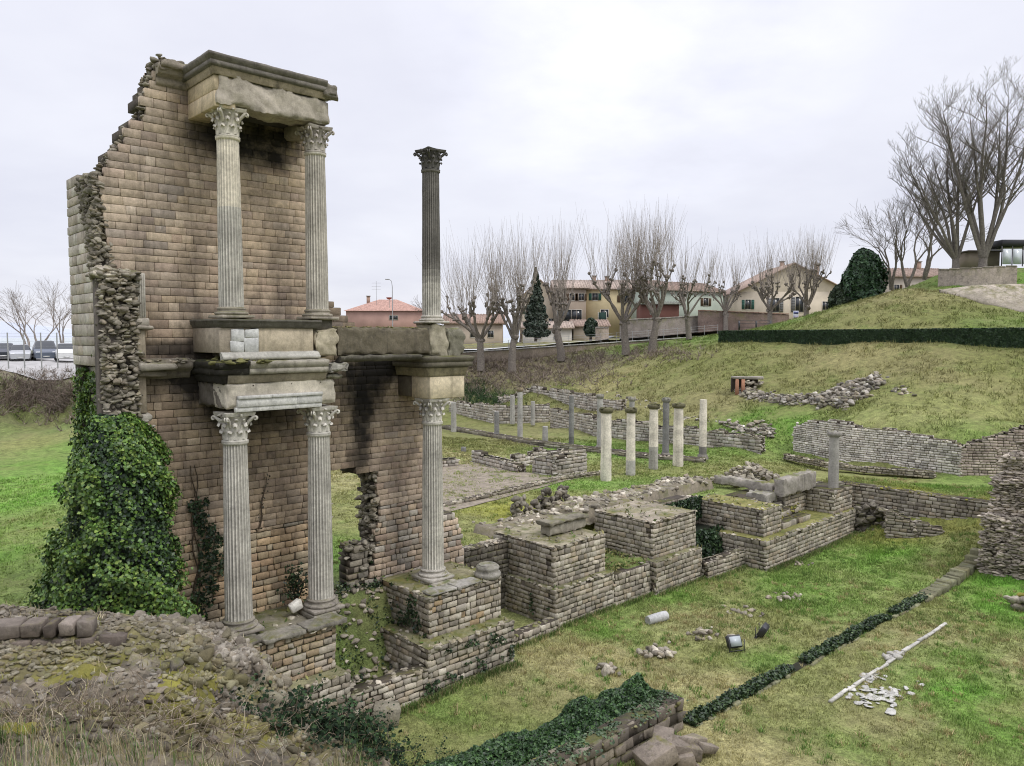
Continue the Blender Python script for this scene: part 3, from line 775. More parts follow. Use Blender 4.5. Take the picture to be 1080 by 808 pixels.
for k in range(80): rock(ru, W(R.uniform(-1.4, 2.9), R.uniform(1.7, 2.4), 18.0+R.uniform(-.1, .1)), R.uniform(.1, .2), pick(PAL_RUB, .3)*.8, .5)
ru.build('rubble_core', M['rubble'], root)
# spur of rubble masonry in front of the wall end
sp = Acc(); spc = Acc()
for z in np.arange(2.6, 12.45, .07):
    w0, w1 = -3.02, -2.14
    tf = 1.0+.06*math.sin(z*3)
    n = 10
    for k in range(n):
        s = R.uniform(w0, w1)
        rock(sp, W(s, tf+R.uniform(-.07, .12), z), R.uniform(.055, .15), pick(PAL_RUB, .35)*.75, .6)
    for k in range(2): rock(sp, W(w0+R.uniform(.0, .08), R.uniform(1.0, 1.25), z), R.uniform(.06, .12), pick(PAL_RUB, .3)*.7, .6)
for k in range(160): rock(sp, W(R.uniform(-3.1, -2.15), R.uniform(.95, 1.5), 12.42+R.uniform(-.08, .12)), R.uniform(.08, .17), pick(PAL_RUB, .3)*1.1, .5)
stbox(sp, -3.08, -2.18, 1.06, 1.4, 2.4, 12.4, (.10,.085,.07))
sp.build('rubble_spur', M['rubble'], root)
# coursed side return, pale grey blocks
sr, src = Acc(), Acc()
masonry(sr, src, W(-3.0, 0, 0), N, -E, lambda z: [(float(np.interp(z, [12.3, 12.35, 15.1], [1.3, 1.5, 2.9])), 3.75+(z-10)*.02)], 10.08, 15.12, ch=.27, bw=.52, thick=.8, pal=PAL_GREY, jit=.004, bulge=.008,
        shade=lambda x, z: np.array([1.02, 1.0, .97])*(1+.12*math.sin(x*3+z)))
masonry(sr, src, W(-2.75, 0, 0), N, -E, lambda z: [(1.4, 3.5)], 2.4, 10.05, ch=.27, bw=.5, thick=.6, pal=PAL_GREY, jit=.01, bulge=.03, gap=.03)
masonry(sr, src, W(0, 3.78, 0), E, N, lambda z: [(-2.95, -1.6)], 2.4, 15.1, ch=.3, bw=.5, thick=.6, pal=PAL_GREY, depth=.05)
sr.build('side_facing', M['brick'], root); src.build('side_core', M['rubble'], root)
# stub of masonry at the foot of the opening
stb = Acc()
masonry(stb, stb, W(0, 1.5, 0), E, -N, lambda z: [(4.25+max(0, z-3.3)*.35, 5.0)], 2.3, 4.0, ch=.2, bw=.34, thick=.6, jit=.02, bulge=.04, gap=.03, pal=PAL_POD, shade=lambda x, z: .7)
for k in range(60): rock(stb, W(R.uniform(4.2, 5.2), R.uniform(1.4, 2.1), R.uniform(3.6, 4.1)), R.uniform(.07, .15), pick(PAL_RUB)*.7, .6)
stb.build('opening_sill', M['podium'], root)
# pilaster remains on the left
pl = Acc(); BEI = (.40,.34,.255)
bevbox(pl, W(-2.16, 1.02, 11.28), E*.22, N*.4, Z*1.2, .02, (.45,.42,.36), .01)
for k in range(4): bevbox(pl, W(-2.15+k*.055, 1.0, 11.35), E*.03, N*.1, Z*1.1, .006, (.5,.47,.41))
bevbox(pl, W(-2.2, .96, 11.12), E*.32, N*.4, Z*.2, .03, (.42,.38,.32), .015)
bevbox(pl, W(-2.2, .92, 11.02), E*.42, N*.45, Z*.12, .03, (.38,.34,.28), .02)
bevbox(pl, W(-2.2, 1.06, 10.3), E*.24, N*.4, Z*.72, .02, BEI, .01)
bevbox(pl, W(-2.25, 1.1, 8.85), E*.30, N*.4, Z*1.0, .03, (.33,.28,.21), .015)
a_ = W(-2.2, 1.15, 8.35)
bevbox(pl, W(-2.25, 1.0, 8.62), E*.42, N*.4, Z*.22, .05, (.47,.44,.38), .03)
bevbox(pl, W(-2.25, 1.06, 8.42), E*.34, N*.4, Z*.2, .05, (.44,.40,.34), .03)
for k in range(6): rock(pl, W(-2.2+.07*k, 1.0, 8.45+R.uniform(0, .25)), .07, (.45,.42,.36))
pl.build('pilaster', M['marble'], root)
cr = Acc()
path = subdiv_path([(-2.25, 1.36), (-.75, 1.36)], .22)
sweep(cr, path, [(0, 9.72), (.06, 9.78), (.08, 9.86), (.05, 9.9), (.24, 9.96), (.30, 10.04), (.30, 10.14), (.10, 10.24), (0, 10.27)], (.20,.175,.14), jitter=.02)
bevbox(cr, W(-2.2, .72, 9.98), E*.92, N*.65, Z*.17, .04, (.33,.30,.25), .03)
bevbox(cr, W(-2.2, .92, 9.8), E*.75, N*.4, Z*.16, .04, (.24,.21,.17), .03)
for k in range(26): rock(cr, W(R.uniform(-2.1, -.6), R.uniform(.95, 1.35), 10.16+R.uniform(0, .08)), R.uniform(.05, .14), pick(PAL_RUB)*.8, .5)
cr.build('wall_cornice', M['trim'], root)

# ------------------------------------------------------------------ upper entablature
ue = empty('entablature', W(1, 0, 16.7), 'massive cornice and rough frieze block crowning the two upper columns', 'entablature')
fz = Acc()
def roughblock(acc, s0, s1, t0, t1, z0, z1, c, amp=.025, res=.1, seed=1, pitted=0):
    """block with worn, displaced faces"""
    nx = max(2, int((s1-s0)/res)); ny = max(2, int((t1-t0)/res)); nz = max(2, int((z1-z0)/res))
    def face(f, nu, nv):
        u = np.linspace(0, 1, nu+1); v = np.linspace(0, 1, nv+1); U_, V_ = np.meshgrid(u, v, indexing='ij')
        P = f(U_.ravel(), V_.ravel())
        i, j = np.meshgrid(np.arange(nu), np.arange(nv), indexing='ij')
        Fa = np.stack([i*(nv+1)+j, (i+1)*(nv+1)+j, (i+1)*(nv+1)+j+1, i*(nv+1)+j+1], -1).reshape(-1, 4)
        s, t, z = P
        # round the edges
        cs, ct_, cz = (s0+s1)/2, (t0+t1)/2, (z0+z1)/2
        n = vnoise(s*3+z*1.7, t*3-z*2.3, .9, seed, 3)
        e = [np.minimum(s-s0, s1-s), np.minimum(t-t0, t1-t), np.minimum(z-z0, z1-z)]
        near = sum((q < .04).astype(float) for q in e)
        k = amp*(n-.2)*(1+near)-.02*(near > 1.5)
        s = s-np.sign(cs-s)*k*(e[0] < .01); t = t-np.sign(ct_-t)*k*(e[1] < .01); z = z-np.sign(cz-z)*k*(e[2] < .01)
        V = np.stack([OX+s*EX+t*N[0], OY+s*EY+t*N[1], z], 1)
        acc.add(V, Fa, c)
    L = lambda a, b, q: a+(b-a)*q
    face(lambda u, v: (L(s0, s1, u), np.full_like(u, t0), L(z0, z1, v)), nx, nz)
    face(lambda u, v: (L(s0, s1, 1-u), np.full_like(u, t1), L(z0, z1, v)), nx, nz)
    face(lambda u, v: (np.full_like(u, s0), L(t0, t1, 1-u), L(z0, z1, v)), ny, nz)
    face(lambda u, v: (np.full_like(u, s1), L(t0, t1, u), L(z0, z1, v)), ny, nz)
    face(lambda u, v: (L(s0, s1, u), L(t0, t1, v), np.full_like(u, z1)), nx, ny)
    face(lambda u, v: (L(s0, s1, u), L(t0, t1, 1-v), np.full_like(u, z0)), nx, ny)
roughblock(fz, -.56, 2.72, -.42, .38, 16.78, 17.50, (.46,.41,.34), .05, .07, 3)
fz.build('frieze_block', M['rubble'], ue)
sbk = Acc(); bevbox(sbk, W(-.60, -.36, 16.70), E*.55, N*1.74, Z*.40, .012, (.62,.51,.35)); bevbox(sbk, W(-.60, -.36, 17.105), E*.55, N*1.74, Z*.39, .012, (.60,.49,.33))
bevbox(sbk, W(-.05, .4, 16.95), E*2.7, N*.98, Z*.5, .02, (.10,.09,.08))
bevbox(sbk, W(2.1, .42, 16.62), E*.66, N*.95, Z*.42, .09, (.30,.26,.21), .05)
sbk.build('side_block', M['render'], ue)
cn = Acc(); CDK = (.21,.19,.165)
pr = [(0, 17.48), (.05, 17.49), (.05, 17.56), (.13, 17.63), (.13, 17.68), (.10, 17.69), (.30, 17.70), (.30, 17.83), (.27, 17.84), (.33, 17.85), (.40, 17.94), (.42, 17.96), (.42, 18.02), (.1, 18.05), (-.5, 18.06)]
pr = [(o*.5, 17.48+(z-17.48)*.88) for o, z in pr]
path = subdiv_path([(-1.7, 1.36), (-.62, 1.36), (-.62, -.42), (2.55, -.42)], .3)
cols_ = None
sweep(cn, subdiv_path([(-.62, 1.36), (-.62, -.42), (2.5, -.42)], .25), [p for p in pr[:5]], (.42,.35,.26), cap=False, jitter=.004)
sweep(cn, subdiv_path([(-.62, 1.36), (-.62, -.42), (2.5, -.42)], .16), pr[4:], CDK, jitter=.006)
# eroded remnant of the cornice on the wall, left of the canopy
sweep(cn, subdiv_path([(-1.42, 1.38), (-.62, 1.38)], .2), [(0, 17.45), (.05, 17.5), (.07, 17.62), (.03, 17.63), (.03, 17.68), (.20, 17.72), (.20, 17.82), (.25, 17.9), (0, 17.98)], (.30,.26,.20), jitter=.01)
roughblock(cn, -1.45, -.62, 1.05, 1.7, 17.78, 18.08, (.30,.26,.21), .06, .08, 8)
for k in range(22): rock(cn, W(R.uniform(-1.4, -.3), R.uniform(1.1, 2.2), 18.08+R.uniform(-.03, .1)), R.uniform(.06, .18), pick(PAL_RUB)*.7, .5)
roughblock(cn, 2.42, 2.86, -.62, .3, 17.56, 17.92, (.24,.215,.18), .05, .06, 9)
roughblock(cn, 2.4, 2.72, -.48, .3, 17.44, 17.58, (.28,.25,.2), .05, .07, 10)
stbox(cn, -.6, 2.6, -.3, 2.3, 17.5, 17.97, (.2,.18,.15))
for k in range(50): rock(cn, W(R.uniform(-.5, 2.6), R.uniform(.2, 2.2), 18.02), R.uniform(.06, .16), pick(PAL_RUB)*.6, .4)
cn.build('cornice', M['trim'], ue)

# ------------------------------------------------------------------ lower entablature
le = empty('entablature', W(1, 0, 8.8), 'weathered grey entablature with a white marble strip between two lower columns', 'entablature')
a = Acc()
roughblock(a, -.5, 2.74, -.40, .4, 8.94, 9.66, (.56,.51,.42), .03, .07, 12)
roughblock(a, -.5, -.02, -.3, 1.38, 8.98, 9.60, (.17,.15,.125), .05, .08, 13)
for s in (.25, 1.35, 2.25): rock(a, W(s, -.415, 9.55), .03, (.05,.04,.03))
stbox(a, 0, 2.3, .4, 1.36, 9.3, 9.6, (.09,.08,.065))
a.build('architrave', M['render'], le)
a = Acc()
WH = (.66,.65,.61)
for z0, z1, o in ((8.86, 8.985, .47), (8.99, 9.20, .50), (9.205, 9.29, .54)):
    lo = -.22 if z0 > 8.9 else -.27
    x = lo
    for w in (.95, .75, .85):
        bevbox(a, W(x, -o, z0), E*(min(w, 2.26-x)-.004), N*.12, Z*(z1-z0), .006, np.array(WH)*R.uniform(.93, 1.03)); x += w
a.build('marble_strip', M['marble'], le)
a = Acc()
pr = [(0, 9.62), (.04, 9.63), (.04, 9.71), (.11, 9.78), (.11, 9.83), (.07, 9.84), (.28, 9.86), (.28, 9.99), (.24, 10.0), (.30, 10.02), (.36, 10.12), (.37, 10.19), (.1, 10.22), (-.3, 10.24)]
pr = [(o*.62, z) for o, z in pr]
sweep(a, subdiv_path([(-.45, -.40), (2.42, -.40)], .22), pr[:6], (.33,.285,.21), cap=True, jitter=.005)
sweep(a, subdiv_path([(.1, -.40), (2.42, -.40)], .22), pr[5:], (.38,.35,.29), jitter=.006)
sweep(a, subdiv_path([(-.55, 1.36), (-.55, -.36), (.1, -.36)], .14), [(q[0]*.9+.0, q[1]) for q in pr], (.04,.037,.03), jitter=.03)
roughblock(a, 2.42, 3.1, -.66, .2, 9.80, 10.14, (.36,.34,.30), .07, .06, 15)
roughblock(a, 2.4, 3.0, -.5, .2, 9.62, 9.8, (.30,.28,.22), .05, .06, 16)
stbox(a, -.5, 2.5, -.3, 1.37, 9.66, 10.215, (.13,.12,.10))
for k in range(70): rock(a, W(R.uniform(-.85, .6), R.uniform(-.75, .3), 10.2+R.uniform(-.05, .06)), R.uniform(.05, .16), np.array((.20,.19,.08))*R.uniform(.5, 1.5), .4)
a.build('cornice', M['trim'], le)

# ------------------------------------------------------------------ pedestal course
pe = empty('pedestal_course', W(1, 0, 10.2), 'beige plinth course with a cracked white marble panel beneath the upper columns', 'pedestal')
a = Acc(); BE = (.54,.46,.34)
bevbox(a, W(-.62, -.36, 10.42), E*.86, N*1.74, Z*.66, .015, (.35,.30,.235)); bevbox(a, W(.46, -.36, 10.42), E*1.62, N*.9, Z*.66, .015, BE)
bevbox(a, W(-.1, -.2, 10.3), E*2.3, N*1.57, Z*.75, .02, (.3,.26,.2))
a.build('plinth', M['render'], pe)
a = Acc()
for (s0, s1, z0, z1) in ((-.34, .02, 10.44, 10.72), (-.30, .05, 10.73, 11.05), (.03, .44, 10.44, 10.80), (.07, .44, 10.81, 11.05)):
    bevbox(a, W(s0, -.40, z0), E*(s1-s0-.006), N*.06, Z*(z1-z0-.006), .012, np.array((.60,.60,.58))*R.uniform(.88, 1.05), .02)
a.build('marble_panel', M['marble'], pe)
a = Acc()
sweep(a, subdiv_path([(-.6, 1.36), (-.55, -.38), (2.28, -.38)], .18), [(0, 11.08), (.04, 11.09), (.04, 11.13), (.09, 11.17), (.09, 11.24), (.11, 11.25), (.11, 11.30), (0, 11.31), (-.6, 11.325)], (.13,.12,.10), jitter=.008)
stbox(a, -.5, 2.75, -.25, 1.37, 11.05, 11.32, (.16,.145,.12))
a.build('cap_slab', M['trim'], pe)
a = Acc()
sweep(a, subdiv_path([(-.6, -.36), (2.2, -.36)], .2), [(0, 10.22), (.16, 10.24), (.18, 10.31), (.13, 10.345), (.10, 10.40), (.03, 10.44), (-.05, 10.45)], (.40,.385,.34), jitter=.009)
a.build('base_moulding', M['marble'], pe)
a = Acc(); roughblock(a, 2.12, 2.80, -.42, .5, 10.24, 11.06, (.42,.37,.27), .06, .06, 18); a.build('rough_end_block', M['rubble'], pe)

# ------------------------------------------------------------------ lintel and impost
ln = empty('stone_lintel', W(4.5, 0, 10.2), 'long dark lichen-spotted stone beam spanning towards the lone column', 'lintel')
a = Acc(); roughblock(a, 2.84, 6.18, -.40, .34, 10.30, 11.12, (.14,.12,.085), .025, .06, 20)
for k in range(45): rock(a, W(R.uniform(2.9, 6.1), R.uniform(-.3, .3), 11.13), R.uniform(.04, .1), np.array((.24,.21,.08))*R.uniform(.5, 1.2), .35)
a.build('beam', M['trim'], ln)
a = Acc(); sweep(a, subdiv_path([(2.9, -.36), (5.8, -.36)], .2), [(-.3, 10.1), (.02, 10.12), (.10, 10.2), (.12, 10.28), (0, 10.30)], (.12,.11,.09), jitter=.02); a.build('lower_band', M['trim'], ln)
im = empty('impost_block', W(6.8, 0, 8.8), 'beige block with dark moulded cornice on the rightmost lower column', 'impost block')
a = Acc(); bevbox(a, W(6.15, -.42, 8.85), E*1.44, N*1.0, Z*.72, .02, (.64,.55,.39)); bevbox(a, W(6.17, .6, 8.87), E*1.3, N*.78, Z*.68, .03, (.14,.12,.09)); a.build('block', M['render'], im)
a = Acc()
pr = [(0, 9.57), (.04, 9.58), (.04, 9.70), (.12, 9.79), (.12, 9.84), (.08, 9.86), (.28, 9.88), (.28, 10.02), (.24, 10.03), (.31, 10.05), (.37, 10.14), (.37, 10.20), (.1, 10.23), (-.3, 10.24)]
pr = [(o*.62, z) for o, z in pr]
sweep(a, subdiv_path([(6.12, 1.36), (6.12, -.42), (7.62, -.42), (7.62, .6)], .2), pr[:5], (.30,.26,.17), jitter=.004)
sweep(a, subdiv_path([(6.12, 1.36), (6.12, -.42), (7.62, -.42), (7.62, .6)], .2), pr[4:], (.15,.135,.10), jitter=.005)
stbox(a, 6.16, 7.58, -.36, 1.36, 9.57, 10.225, (.15,.13,.1))
a.build('cornice', M['trim'], im)
a = Acc(); roughblock(a, 6.22, 6.92, -.36, .36, 10.24, 11.25, (.40,.36,.27), .03, .06, 22); a.build('plinth', M['rubble'], im)
a = Acc(); roughblock(a, 6.95, 7.62, -.38, .36, 10.24, 11.10, (.24,.225,.17), .06, .06, 23); a.build('broken_stone', M['trim'], im)

# ------------------------------------------------------------------ podiums
def podium_block(acc, core, s0, s1, t0, t1, z0, z1, pal=PAL_POD, ch=.195, bw=.30, shade=None, faces='FLRB', jit=.02, bulge=.022, gap=.02):
    sh = shade or (lambda x, z: 1.0)
    def shd(f):
        def g(x, z):
            n = float(vnoise(np.array([x*1.3+s0]), np.array([z*1.3]), .8, int(s0*3) % 50, 3)[0])
            k = 1+.28*n
            if z > z1-.22: k *= .85
            if n > .45: k *= .6
            return k*f
        return g
    def rag(lo, hi):
        def g(z):
            if z < z1-.2 or hi-lo < 1.2: return [(lo, hi)]
            out = []; x = lo
            while x < hi-.3:
                w = R.uniform(.5, 1.5); y = min(hi, x+w); out.append((x, y)); x = y+(R.uniform(.15, .5) if R.random() < .45 else 0)
            return [q for q in out if q[1]-q[0] > .15]
        return g
    if 'F' in faces: masonry(acc, core, W(0, t0, 0), E, -N, rag(s0, s1), z0, z1, ch, bw, .12, gap, jit, bulge, pal, shd(1.0), thick=.4, bev=.024)
    if 'L' in faces: masonry(acc, None, W(s0, 0, 0), N, -E, rag(t0, t1), z0, z1, ch, bw, .12, gap, jit, bulge, pal, shd(.92), bev=.024)
    if 'R' in faces: masonry(acc, None, W(s1, 0, 0), N, E, lambda z: [(t0, t1)], z0, z1, ch, bw*1.2, .12, gap, jit, bulge, pal, shd(.9), bev=.024)
    if 'B' in faces: masonry(acc, None, W(0, t1, 0), E, N, lambda z: [(s0, s1)], z0, z1, ch*1.2, bw*1.3, .12, gap, jit, bulge, pal, shd(.9), bev=.024)
    stbox(core, s0+.05, s1-.05, t0+.05, t1-.05, z0, z1-.03, MORTAR)
def topsoil(name, s0, s1, t0, t1, z, c, root, amp=.07, rub=30, seed=0, mat='podium', rim=True, size=.09, tufts=0):
    a = Acc(); nx = max(3, int((s1-s0)/.12)); ny = max(3, int((t1-t0)/.12))
    s = np.linspace(s0+.02, s1-.02, nx+1); t = np.linspace(t0+.02, t1-.02, ny+1); S_, T_ = np.meshgrid(s, t, indexing='ij')
    e = np.minimum(np.minimum(S_-s0, s1-S_), np.minimum(T_-t0, t1-T_))
    zz = z+amp*(.6+vnoise(S_.ravel(), T_.ravel(), .8, seed, 3).reshape(S_.shape))*np.clip(e/.3, 0, 1)
    V = np.stack([OX+S_*EX+T_*N[0], OY+S_*EY+T_*N[1], zz], -1).reshape(-1, 3)
    i, j = np.meshgrid(np.arange(nx), np.arange(ny), indexing='ij')
    Fa = np.stack([i*(ny+1)+j, (i+1)*(ny+1)+j, (i+1)*(ny+1)+j+1, i*(ny+1)+j+1], -1).reshape(-1, 4)
    n = vnoise(V[Fa].mean(1)[:, 0], V[Fa].mean(1)[:, 1], .7, seed+3, 3)[:, None]
    a.add(V, Fa, np.array(c)*(1+.35*n))
    for k in range(rub):
        x, y = R.uniform(s0, s1), R.uniform(t0, t1); rock(a, W(x, y, z+amp*.5), R.uniform(.4, 1.3)*size, pick(PAL_RUB, .3), .5)
    if rim:
        for k in range(int((s1-s0)*5)): rock(a, W(R.uniform(s0, s1), t0+R.uniform(.0, .12), z+.0), R.uniform(.07, .16), pick(PAL_RUB, .3), .5)
        for k in range(int((t1-t0)*5)): rock(a, W(s0+R.uniform(0, .12), R.uniform(t0, t1), z+.0), R.uniform(.06, .12), pick(PAL_RUB, .3), .4)
    if tufts:
        n = tufts; P = np.array([W(R.uniform(s0, s1), R.uniform(t0, t1), z+amp*.6+.03) for _ in range(n)])
        leaves(a, P, np.tile([0.7, 0, .2], (n, 1)), .09, [(.10,.16,.04),(.2,.2,.07),(.28,.25,.12)], .8, 2.0)
    return a.build(name, M[mat], root)

def podium(label, upper, step, zt, zs, topc, stepc=(.22,.21,.12), capslab=None, group=None, palu=PAL_POD, **k):
    (s0, s1, t0, t1) = upper; (a0, a1, b0, b1) = step
    o = empty('podium', W((a0+a1)/2, (b0+b1)/2, -.3), label, 'podium', group)
    a = Acc(); podium_block(a, a, s0, s1, t0, t1, zs, zt, pal=palu); a.build('upper_block', M['podium'], o)
    a = Acc(); podium_block(a, a, a0, a1, b0, b1, -.3, zs); a.build('step', M['podium'], o)
    topsoil('top_surface', s0, s1, t0, t1, zt, topc, o, seed=int(s0), tufts=k.get('tufts', 60))
    topsoil('step_ledge', a0, a1, b0, b1, zs, stepc, o, amp=.05, rub=25, seed=int(s0)+1, tufts=90)
    if capslab:
        for cs in capslab:
            c = Acc(); x = cs[0]
            n = max(1, int((cs[1]-cs[0])/.85)); w = (cs[1]-cs[0])/n
            for q in range(n): roughblock(c, cs[0]+q*w+.004, cs[0]+(q+1)*w-.004, cs[2], cs[3], cs[4], cs[5], np.array(cs[6])*R.uniform(.85, 1.1), .012, .08, 30+q)
            c.build('cap_slab', M['trim'], o)
    return o
PTAN = [(.42,.33,.22),(.40,.31,.20),(.36,.27,.18),(.43,.35,.24),(.38,.29,.2)]
g2 = 'stone podiums along the stage front'
podium('tan stone podium with dark moulded ledge carrying two fluted columns', (-1.3, 2.26, -1.05, 1.38), (-2.0, 2.38, -1.62, 1.38), 2.70, 1.43, (.22,.2,.15),
       capslab=[(-1.0, .2, -1.0, .7, 2.71, 2.87, (.2,.18,.15)), (.05, 2.56, -1.18, -.5, 2.71, 2.86, (.26,.24,.20)), (1.85, 2.6, -.6, .5, 2.71, 2.865, (.26,.24,.2))], group=g2, palu=PTAN+PAL_POD[:3])
podium('stone pier under the lone fluted column with a loose column base on its corner', (5.36, 8.40, -1.33, 1.38), (4.9, 8.5, -1.87, 1.38), 2.76, 1.43, (.24,.22,.13),
       capslab=[(5.45, 7.55, -1.36, -.75, 2.77, 2.89, (.36,.34,.30)), (6.05, 7.05, -.72, .5, 2.76, 2.87, (.42,.39,.34))], group=g2, palu=PAL_POD+[(.42,.31,.19)])
pA = podium('square stone podium carrying a fallen moulded stone block on its grassy top', (11.9, 14.95, -.45, 2.9), (11.7, 15.15, -.75, 3.2), 2.92, 1.40, (.30,.265,.19), group=g2)
pB = podium('square stone podium with bare earthy top, left of the dark ivy recess', (17.6, 20.85, -.85, 2.4), (17.38, 20.85, -1.2, 2.4), 3.0, 1.38, (.33,.285,.22), group=g2)
# ------------------------------------------------------------------ lower ruins along the stage
def wallrun(name, label, cat, pts, z0, z1, th, ch=.2, bw=.28, pal=PAL_POD, group=None, top=True, shade=1.0, mat='podium', rocks=10, jit=.02, bulge=.03, ragged=.0, rs=.11, toprock=None, dent=0.0):
    """free-standing wall along world points ; z0,z1 scalars or lists at the points"""
    P = [np.array([p[0], p[1]]) for p in pts]; n = len(P)
    z0 = [z0]*n if np.isscalar(z0) else z0; z1 = [z1]*n if np.isscalar(z1) else z1
    o = empty(name, (P[0][0], P[0][1], z0[0]), label, cat, group)
    a = Acc(); c = Acc(); tr = Acc()
    for i in range(n-1):
        d = P[i+1]-P[i]; L = float(np.linalg.norm(d)); U = np.array([d[0]/L, d[1]/L, 0]); O = np.array([U[1], -U[0], 0])
        za, zb, ba, bb = z1[i], z1[i+1], z0[i], z0[i+1]; A = np.array([P[i][0], P[i][1], 0])
        ph = R.uniform(0, 9)
        def zt(x): return za+(zb-za)*x/L + dent*float(vnoise(np.array([x+ph*3]), np.array([ph]), 1.1, 3, 2)[0])
        def spn(z):
            xs = np.linspace(0, L, max(3, int(L/.25)+1)); ok = [zt(x)+R.uniform(-ragged, ragged) >= z for x in xs]; out = []; st = None
            for x, q in zip(xs, ok):
                if q and st is None: st = x
                if not q and st is not None: out.append((st, x)); st = None
            if st is not None: out.append((st, L))
            return out
        lo, hi = min(ba, bb), max(za, zb)+dent*.5
        def shd(x, z):
            nn = float(vnoise(np.array([x+A[0]]), np.array([z*1.4+A[1]]), 1.0, 5, 3)[0]); k = shade*(1+.3*nn)
            if nn > .4: k *= .6
            return k
        masonry(a, c, A, U, O, spn, lo, hi, ch, bw, .12, .022, jit, bulge, pal, shd, thick=th-.02, bev=.022)
        masonry(a, None, A-O*th, U, -O, spn, lo, hi, ch*1.1, bw*1.1, .12, .022, jit, bulge, pal, shd, bev=.022)
        m = int(L*rocks)
        for k in range(m):
            x = R.uniform(0, L); p = A+U*x-O*R.uniform(0, th)+Z*(zt(x)-.02)
            rock(tr, p, R.uniform(.5, 1.3)*rs, (pick(PAL_RUB, .3) if toprock is None else pick(toprock, .3)), .5, lo=(p[1] > 55))
        for x, zz in ((0, za), (L, zb)):
            zq = lo
            while zq < zz:
                p = A+U*x-O*R.uniform(0, th); p[2] = zq; rock(tr, p, R.uniform(.6, 1.3)*rs, pick(pal, .25)*shade, .6); zq += .08
    a.build('stone_courses', M[mat], o)
    if c.V: c.build('rubble_core', M['rubble'], o)
    if tr.V: tr.build('coping_rubble', M['rubble'], o)
    return o
def ws(l, z=0): return [W(s, t, z) for s, t in l]

wallrun('low_wall', 'low block wall linking the tan podium with the pier of the lone column', 'wall', ws([(2.38,-1.8),(4.9,-1.86)]), -.3, .88, .5)
wallrun('low_wall', 'ankle-high kerb wall across the dark gap beside the pier of the lone column', 'wall', ws([(8.5,-.95),(11.7,-.9)]), -.3, .36, .45, toprock=[(.2,.2,.08),(.28,.25,.18)])
wallrun('dark_wall', 'black-stained rough wall at the back of the gap left of the fallen moulded block', 'wall', ws([(9.0,2.1),(11.9,2.0)]), -.2, 2.75, .5, pal=PAL_RUB, shade=.42, rocks=25)
wallrun('low_wall', 'block wall joining the two square podiums below a green grassy slope', 'wall', ws([(15.15,-.8),(17.38,-.9)]), -.3, [1.22,1.28], .5)
wallrun('low_wall', 'mossy knee-high wall in front of the dark ivy recess', 'wall', ws([(20.85,-1.5),(23.8,-1.7)]), -.3, [.72,.8], .5, pal=PAL_RUB)
wallrun('back_wall', 'recessed wall overgrown with dark ivy between two podiums', 'wall', ws([(20.8,1.3),(24.6,1.3)]), -.2, [2.95,2.8], .6, shade=.7)
a = Acc()
for q, (s0, s1, t0, t1, z) in enumerate([(15.1,17.4,-.75,2.9,1.26)]):
    pass
o = empty('earth_fill', W(16.2, 1, 1.0), 'green grassy earth slope between the two square podiums', 'earth bank')
topsoil('turf', 15.1, 17.5, -.75, 3.2, 1.2, (.13,.17,.05), o, amp=.35, rub=30, seed=44, rim=False, tufts=700)
# broad ruined rubble wall behind the podiums
def rubble_bed(name, label, cat, s0, s1, t0, t1, zf, dens, size, root=None, c=PAL_RUB, colr=(.22,.19,.14), group=None, ins=None):
    o = empty(name, W((s0+s1)/2, (t0+t1)/2, 2.4), label, cat, group)
    a = Acc(); nx = int((s1-s0)/.22)+1; ny = int((t1-t0)/.22)+1
    s = np.linspace(s0, s1, nx+1); t = np.linspace(t0, t1, ny+1); S_, T_ = np.meshgrid(s, t, indexing='ij')
    e = np.minimum(np.minimum(S_-s0, s1-S_), np.minimum(T_-t0, t1-T_))
    nz = vnoise(S_.ravel(), T_.ravel(), 1.1, 31, 4).reshape(S_.shape)
    zz = 2.35+(zf(S_, T_)-2.35)*sstep(e/.25)*(1)+.22*nz*sstep(e/.3)
    V = np.stack([OX+S_*EX+T_*N[0], OY+S_*EY+T_*N[1], zz], -1).reshape(-1, 3)
    i, j = np.meshgrid(np.arange(nx), np.arange(ny), indexing='ij')
    Fa = np.stack([i*(ny+1)+j, (i+1)*(ny+1)+j, (i+1)*(ny+1)+j+1, i*(ny+1)+j+1], -1).reshape(-1, 4)
    a.add(V, Fa, np.array(colr)); a.build('earth_core', M['rubble'], o)
    b = Acc()
    for k in range(int((s1-s0)*(t1-t0)*dens)):
        x, y = R.uniform(s0, s1), R.uniform(t0, t1)
        ii = min(nx, int((x-s0)/(s1-s0)*nx)); jj = min(ny, int((y-t0)/(t1-t0)*ny))
        rock(b, W(x, y, zz[ii, jj]+.02), R.uniform(.45, 1.4)*size, pick(c, .35), .6)
    b.build('loose_stones', M['rubble'], o); return o
rubble_bed('ruined_wall', 'broad collapsed rubble wall running behind the square podiums', 'ruin wall', 16.8, 28.2, 2.6, 4.8, lambda s, t: 2.98+0*s, 16, .15)
rubble_bed('ruined_wall', 'low earthy rubble remains behind the podium with the fallen block', 'ruin wall', 12.0, 16.8, 2.9, 4.6, lambda s, t: 2.9+0*s, 10, .13)
a = Acc()
for k in range(170):
    s = R.uniform(15.2, 18.6); hh = .85*abs(math.sin(s*2.1+.4))+.2; rock(a, W(s, 5.2+R.uniform(-.25, .25), 2.6+R.uniform(0, hh)), R.uniform(.09, .2), pick(PAL_RUB, .35)*.55, 1.0)
tag(a.build('rock_pile', M['rubble'], world=W(16.9, 5.2, 2.6)), 'jagged dark upright stones at the lawn edge behind the square podiums', 'rock pile')
